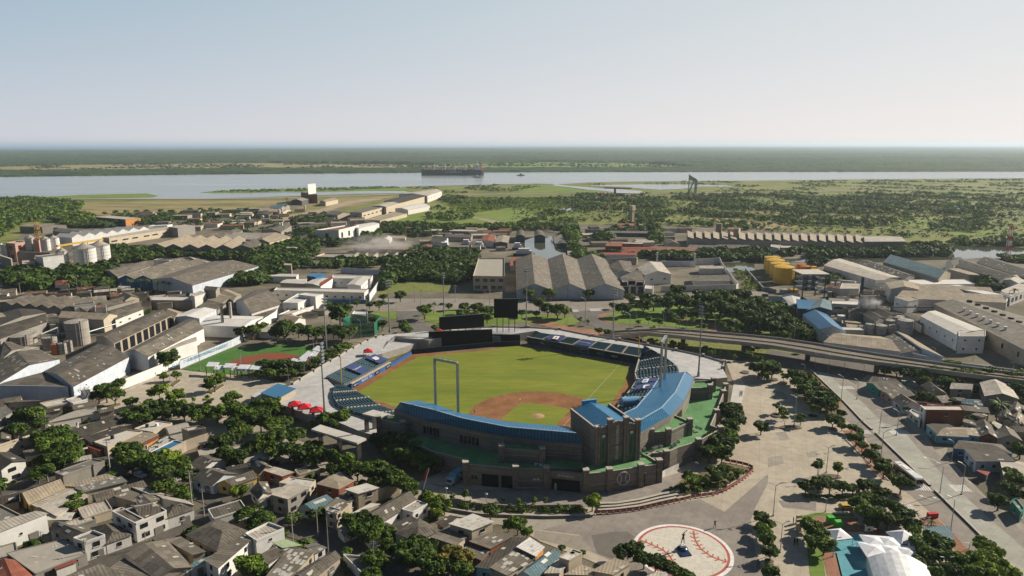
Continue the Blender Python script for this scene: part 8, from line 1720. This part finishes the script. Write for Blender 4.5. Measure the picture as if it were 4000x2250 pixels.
for k,(x,y)in enumerate(((1850,660),(1990,660),(2020,600),(2090,545),(2180,545),(2240,460))):
 q=[G('z6',x-90,y+20,4.4),G('z6',x+20,y+50,4.4),G('z6',x+75,y-25,5.2),G('z6',x-5,y-50,5.2)];p=Vector((q[0].x,q[0].y,0));r=thing('shade_canopy',['nearest','second nearest','third nearest','third farthest','second farthest','farthest'][k]+' white shade canopy along the right side of the small field','canopy',p,'right canopies of the small field');MB().slab(q,.15).build('roof',WT,r);[MB().box(Vector((a_.x,a_.y,0)),.3,.3,0,a_.z-.15).build('leg',MATS['rust_leg'],r)for a_ in(q[1],q[2])]
m,nt,b_=nodes_of('green_net',.8);b_.inputs['Base Color'].default_value=(.02,.22,.12,1);b_.inputs['Alpha'].default_value=.4
P_=pts('m1','830,590 900,650 1120,635 1180,560 1080,540 900,545 830,590');mb=MB();[mb.strip(P_[i],P_[i+1],.05,0,8)for i in range(6)];r=thing('batting_cage','green netted batting cage behind the left field corner','batting cage',P_[0]);mb.build('netting',m,r);[MB().box(q,.25,.25,0,8.2).build('post',STEEL,r)for q in P_[:6]]
p=G('q3',650,1060,0);r=thing('flag','red advertising flag on a leaning white pole over the leafy avenue','flag',p);MB().tube(p+Z*1,p+Vector((2.2,0,9)),.07).build('pole',WHITE,r);MB().slab([p+Vector((.6,0,4.2)),p+Vector((2.2,0,9)),p+Vector((1.5,.2,8.6)),p+Vector((.1,.2,4.6))],.05).build('cloth',RED,r);
f,h=height('z4',855,715,485);r=thing('road_sign','green overhead road sign on a grey post beside the boulevard','road sign',f);MB().tube(f,f+Z*h,.14).build('post',STEEL,r);MB().box(f+Vector((-1.4,-.2,0)),2.6,.12,h-1.4,h-.1).build('sign_board',plain('sign_green',(.01,.12,.06)),r)
acs=[]
for t,s,z in(('q3','625,280 655,290 690,295 1038,395 1078,402 1116,410 1153,420 1268,440 1307,450 1365,465 1405,470 1480,490 1518,495 2075,700 2135,705',6.35),('q4','1110,485 1125,550 1115,605 1175,510 1300,505 1330,490 1390,480 1530,470 1565,445 1605,420 1775,225 1840,235 1885,250',6.6)):
 for w in s.split():x,y=[float(v)for v in w.split(',')];p=G(t,x,y,z);mb=MB();mb.box(p,1.0,.6 if t=='q3' else 1.0,z,z+.9,.5);r=thing('air_conditioner','x','air conditioner',p,'air conditioners on the terraces');mb.build('casing',WHITE if t=='q3' else STEEL,r);m2=MB();m2.cyl(p,.32,.32,z+.9,z+.97,10);m2.build('fan',BLACK,r);acs.append(r)
series(acs,'{o} air conditioner box on the green terraces')
# markings
def crossing(a,b,L_,n,label_=None):
 mb=MB();d=(b-a)/n;s_=Vector((-d.y,d.x,0)).normalized()*L_
 for k in range(n):p=a+d*k;q=p+d*.5;mb.face([p,q,q+s_,p+s_])
 for i,f_ in enumerate(mb.f):
  v=[Vector(mb.v[j])for j in f_]
  if(v[1]-v[0]).cross(v[2]-v[1]).z<0:mb.f[i]=f_[::-1]
 o=mb.build('road_marking',MATS['white_paint']);tag(o,kind='structure')
for t,x0,y0,x1,y1,L_,n in(('b3',815,210,910,210,3.6,7),('b3',1090,215,1250,215,3.6,9),('b3',1285,700,1440,708,4,7),('b3',1640,712,1790,715,4.5,7),('m3',700,1135,830,1135,4,8),('b3',1195,865,1290,865,3.5,5),('m2',580,408,640,405,7,5),('m2',750,400,880,395,7,8)):crossing(G(t,x0,y0,.06),G(t,x1,y1,.06),L_,n)
for t,x,y in(('b3',1345,755),('b3',1460,770),('b3',1378,418)):
 p=G(t,x,y,.06);d=Vector((.62,-.78,0));s_=Vector((.78,.62,0));mb=MB();mb.face([p-s_*.12,p+d*3-s_*.12,p+d*3+s_*.12,p+s_*.12][::1]);mb.face([p-s_*.6,p-d*1.2,p+s_*.6][::-1])
 for i,f_ in enumerate(mb.f):
  v=[Vector(mb.v[j])for j in f_]
  if(v[1]-v[0]).cross(v[2]-v[1]).z<0:mb.f[i]=f_[::-1]
 tag(mb.build('road_marking',MATS['white_paint']),kind='structure')
KB=pts('b3','m3: 405,960 700,1240 905,1460 b3: 710,0 900,175');line_wall('m3','405,960 700,1240 905,1455 b3: 905,178',.7,.55,plain('kerb_with_shadow',(.05,.05,.045)),'low divider with its shadow painted in along the upper part of the boulevard','lane_divider',cat='divider');line_wall('b3','938,207 1180,440 1410,667',.7,.55,MATS['kerb_with_shadow'],'dark low divider in the middle of the boulevard','lane_divider',cat='divider');line_wall('b3','1455,712 1760,1010 2060,1312 2260,1500',.7,.55,MATS['kerb_with_shadow'],'low divider with its shadow painted in at the lower part of the boulevard','lane_divider',cat='divider')  # near-black colour of the low dividers takes in their shadow
line_wall('b3','500,195 520,210 630,215 760,345 900,480 1050,618',.4,.25,CONCD,'kerb edge between the plaza and the boulevard trees','kerb',cat='kerb')
# ships ------------------------------------------------------------
HUL=plain('hull_grey',(.045,.05,.06),.6);DKR=plain('deck_red',(.22,.09,.06))
def ship(t,x0,x1,y,hz,label,big=True):
 a,b=G(t,x0,y),G(t,x1,y);L_=(b-a).length;c=(a+b)/2;r=thing('cargo_ship' if big else 'tugboat',label,'ship' if big else 'boat',c);W__=30 if big else 9;F3_=lambda u,v:(c.x+u*L_/2,c.y+v*W__/2)
 mb=MB();mb.prism([F3_(-1,0),F3_(-.93,-.8),F3_(-.85,-1),F3_(.93,-1),F3_(1,-.6),F3_(1,.6),F3_(.93,1),F3_(-.85,1),F3_(-.93,.8)],0,hz,0,1);mb.build('hull',[HUL,DKR],r);return r,c,L_,F3_
r,c,L_,F3_=ship('a1',1665,2292,372,19,'long dark bulk carrier with four deck cranes moored in the river')
MB().prism([F3_(-1.0,0),F3_(-.93,-.8),F3_(-.9,-.8),F3_(-.9,.8),F3_(-.93,.8)],19,22).build('forecastle',HUL,r)
MB().box((c.x+.80*L_/2,c.y),20,26,19,36,0).build('bridge_house',WHITE,r);MB().box((c.x+.79*L_/2,c.y),10,30,36,40,0).build('wheelhouse',WHITE,r);MB().box((c.x+.9*L_/2,c.y),9,10,19,42,0).build('funnel',plain('funnel_orange',(.45,.16,.06)),r);MB().tube((c.x+.79*L_/2,c.y,40),(c.x+.79*L_/2,c.y,54),.8,.3).build('mast',WHITE,r)
for u in(-.585,-.25,.075,.405):mb=MB();mb.box((c.x+u*L_/2,c.y),4.5,4.5,19,40);mb.bar(Vector((c.x+u*L_/2,c.y,36)),Vector((c.x+u*L_/2-26,c.y,24)),1.4,1.4);mb.build('deck_crane',WHITE,r)
for k in range(5):MB().box((c.x+(-.75+.33*k)*L_/2,c.y),24,20,19,20.8).build('hatch',DKR,r)
text3('ULTRABULK','lettering',Vector((c.x+.05*L_/2,c.y-15.4,11.5)),11,WHITE,r,frame((1,0,0),Z),.1)
for t,x0,x1,y,l in(('a1',2182,2265,395,'small dark tugboat beside the stern of the bulk carrier'),('a2',48,128,376,'dark tugboat alone right of the bulk carrier')):r,c,L2,F3_=ship(t,x0,x1,y,3,l,False);MB().box((c.x,c.y),L2*.3,6,3,8).build('wheelhouse',WHITE,r);MB().tube((c.x,c.y,8),(c.x,c.y,14),.4).build('mast',STEEL,r)
for t,x0,x1,y,l in(('a1',1835,1960,1115,'left white houseboat hull in the boatyard'),('a1',2175,2310,1110,'middle blue and white boat hull in the boatyard'),('a2',0,110,1120,'upper white ferry moored at the canal quay'),('a2',10,230,1180,'lower white ferry moored at the canal quay'),('a1',2060,2170,1085,'small hull before the red-roofed workshop')):
 r,c,L2,F3_=ship(t,x0,x1,y,2.2,l,False);MB().box((c.x,c.y),L2*.7,6,2.2,5.2).build('cabin',plain('boat_white',(.5,.55,.6)),r);MB().box((c.x,c.y),L2*.5,5,5.2,7.4).build('upper_cabin',WHITE,r)
# smoke and steam
def puff(t,x,y,z,sx_,sz_,dens,label,col):
 p=G(t,x,y,z);me=bpy.data.meshes.new('smoke');import bmesh;bm=bmesh.new();bmesh.ops.create_icosphere(bm,subdivisions=3,radius=1);bm.to_mesh(me);bm.free()
 m=bpy.data.materials.new('smoke_air');m.use_nodes=True;nt=m.node_tree;nt.nodes.remove(nt.nodes['Principled BSDF']);v=nt.nodes.new('ShaderNodeVolumePrincipled');v.inputs['Color'].default_value=(*col,1)
 tc=coord(nt,'obj');n_=noi(nt,coord(nt,'obj',(1.4,1.4,1.4)),1.6,4);ln=N(nt,'ShaderNodeVectorMath',operation='LENGTH');nt.links.new(tc,ln.inputs[0]);e=ramp(nt,ln.outputs['Value'],.25,1.0,1,0);mu=N(nt,'ShaderNodeMath',operation='MULTIPLY');nt.links.new(e,mu.inputs[0]);nt.links.new(ramp(nt,n_,.42,.7,0,dens),mu.inputs[1]);nt.links.new(mu.outputs[0],v.inputs['Density']);nt.links.new(v.outputs[0],nt.nodes['Material Output'].inputs['Volume'])
 me.materials.append(m);o=bpy.data.objects.new('smoke',me);sc.collection.objects.link(o);o.location=p;o.scale=(sx_,sx_*.6,sz_);tag(o,label,kind='stuff')
puff('a1',1230,1080,9,42,13,.12,'thin grey smoke drifting over the ruined yard',(.8,.78,.75));puff('m3',955,320,13,9,4.5,.5,'small white puff of steam above the boiler house',(.95,.95,.95))
# ------------------------------------------------------------------ the air
hz=MB();hz.prism([(-42000,-50),(42000,-50),(42000,40000),(-42000,40000)],-1.3,150,0,None,True)
hm=bpy.data.materials.new('haze_air');hm.use_nodes=True;hn=hm.node_tree;hn.nodes.remove(hn.nodes['Principled BSDF'])
pv=hn.nodes.new('ShaderNodeVolumePrincipled');pv.inputs['Color'].default_value=(0.74,0.87,1,1);pv.inputs['Density'].default_value=0.00005;pv.inputs['Anisotropy'].default_value=0.25
hn.links.new(pv.outputs[0],hn.nodes['Material Output'].inputs['Volume'])
o=hz.build('haze',hm,uv=False);tag(o,None,None,None,'stuff')
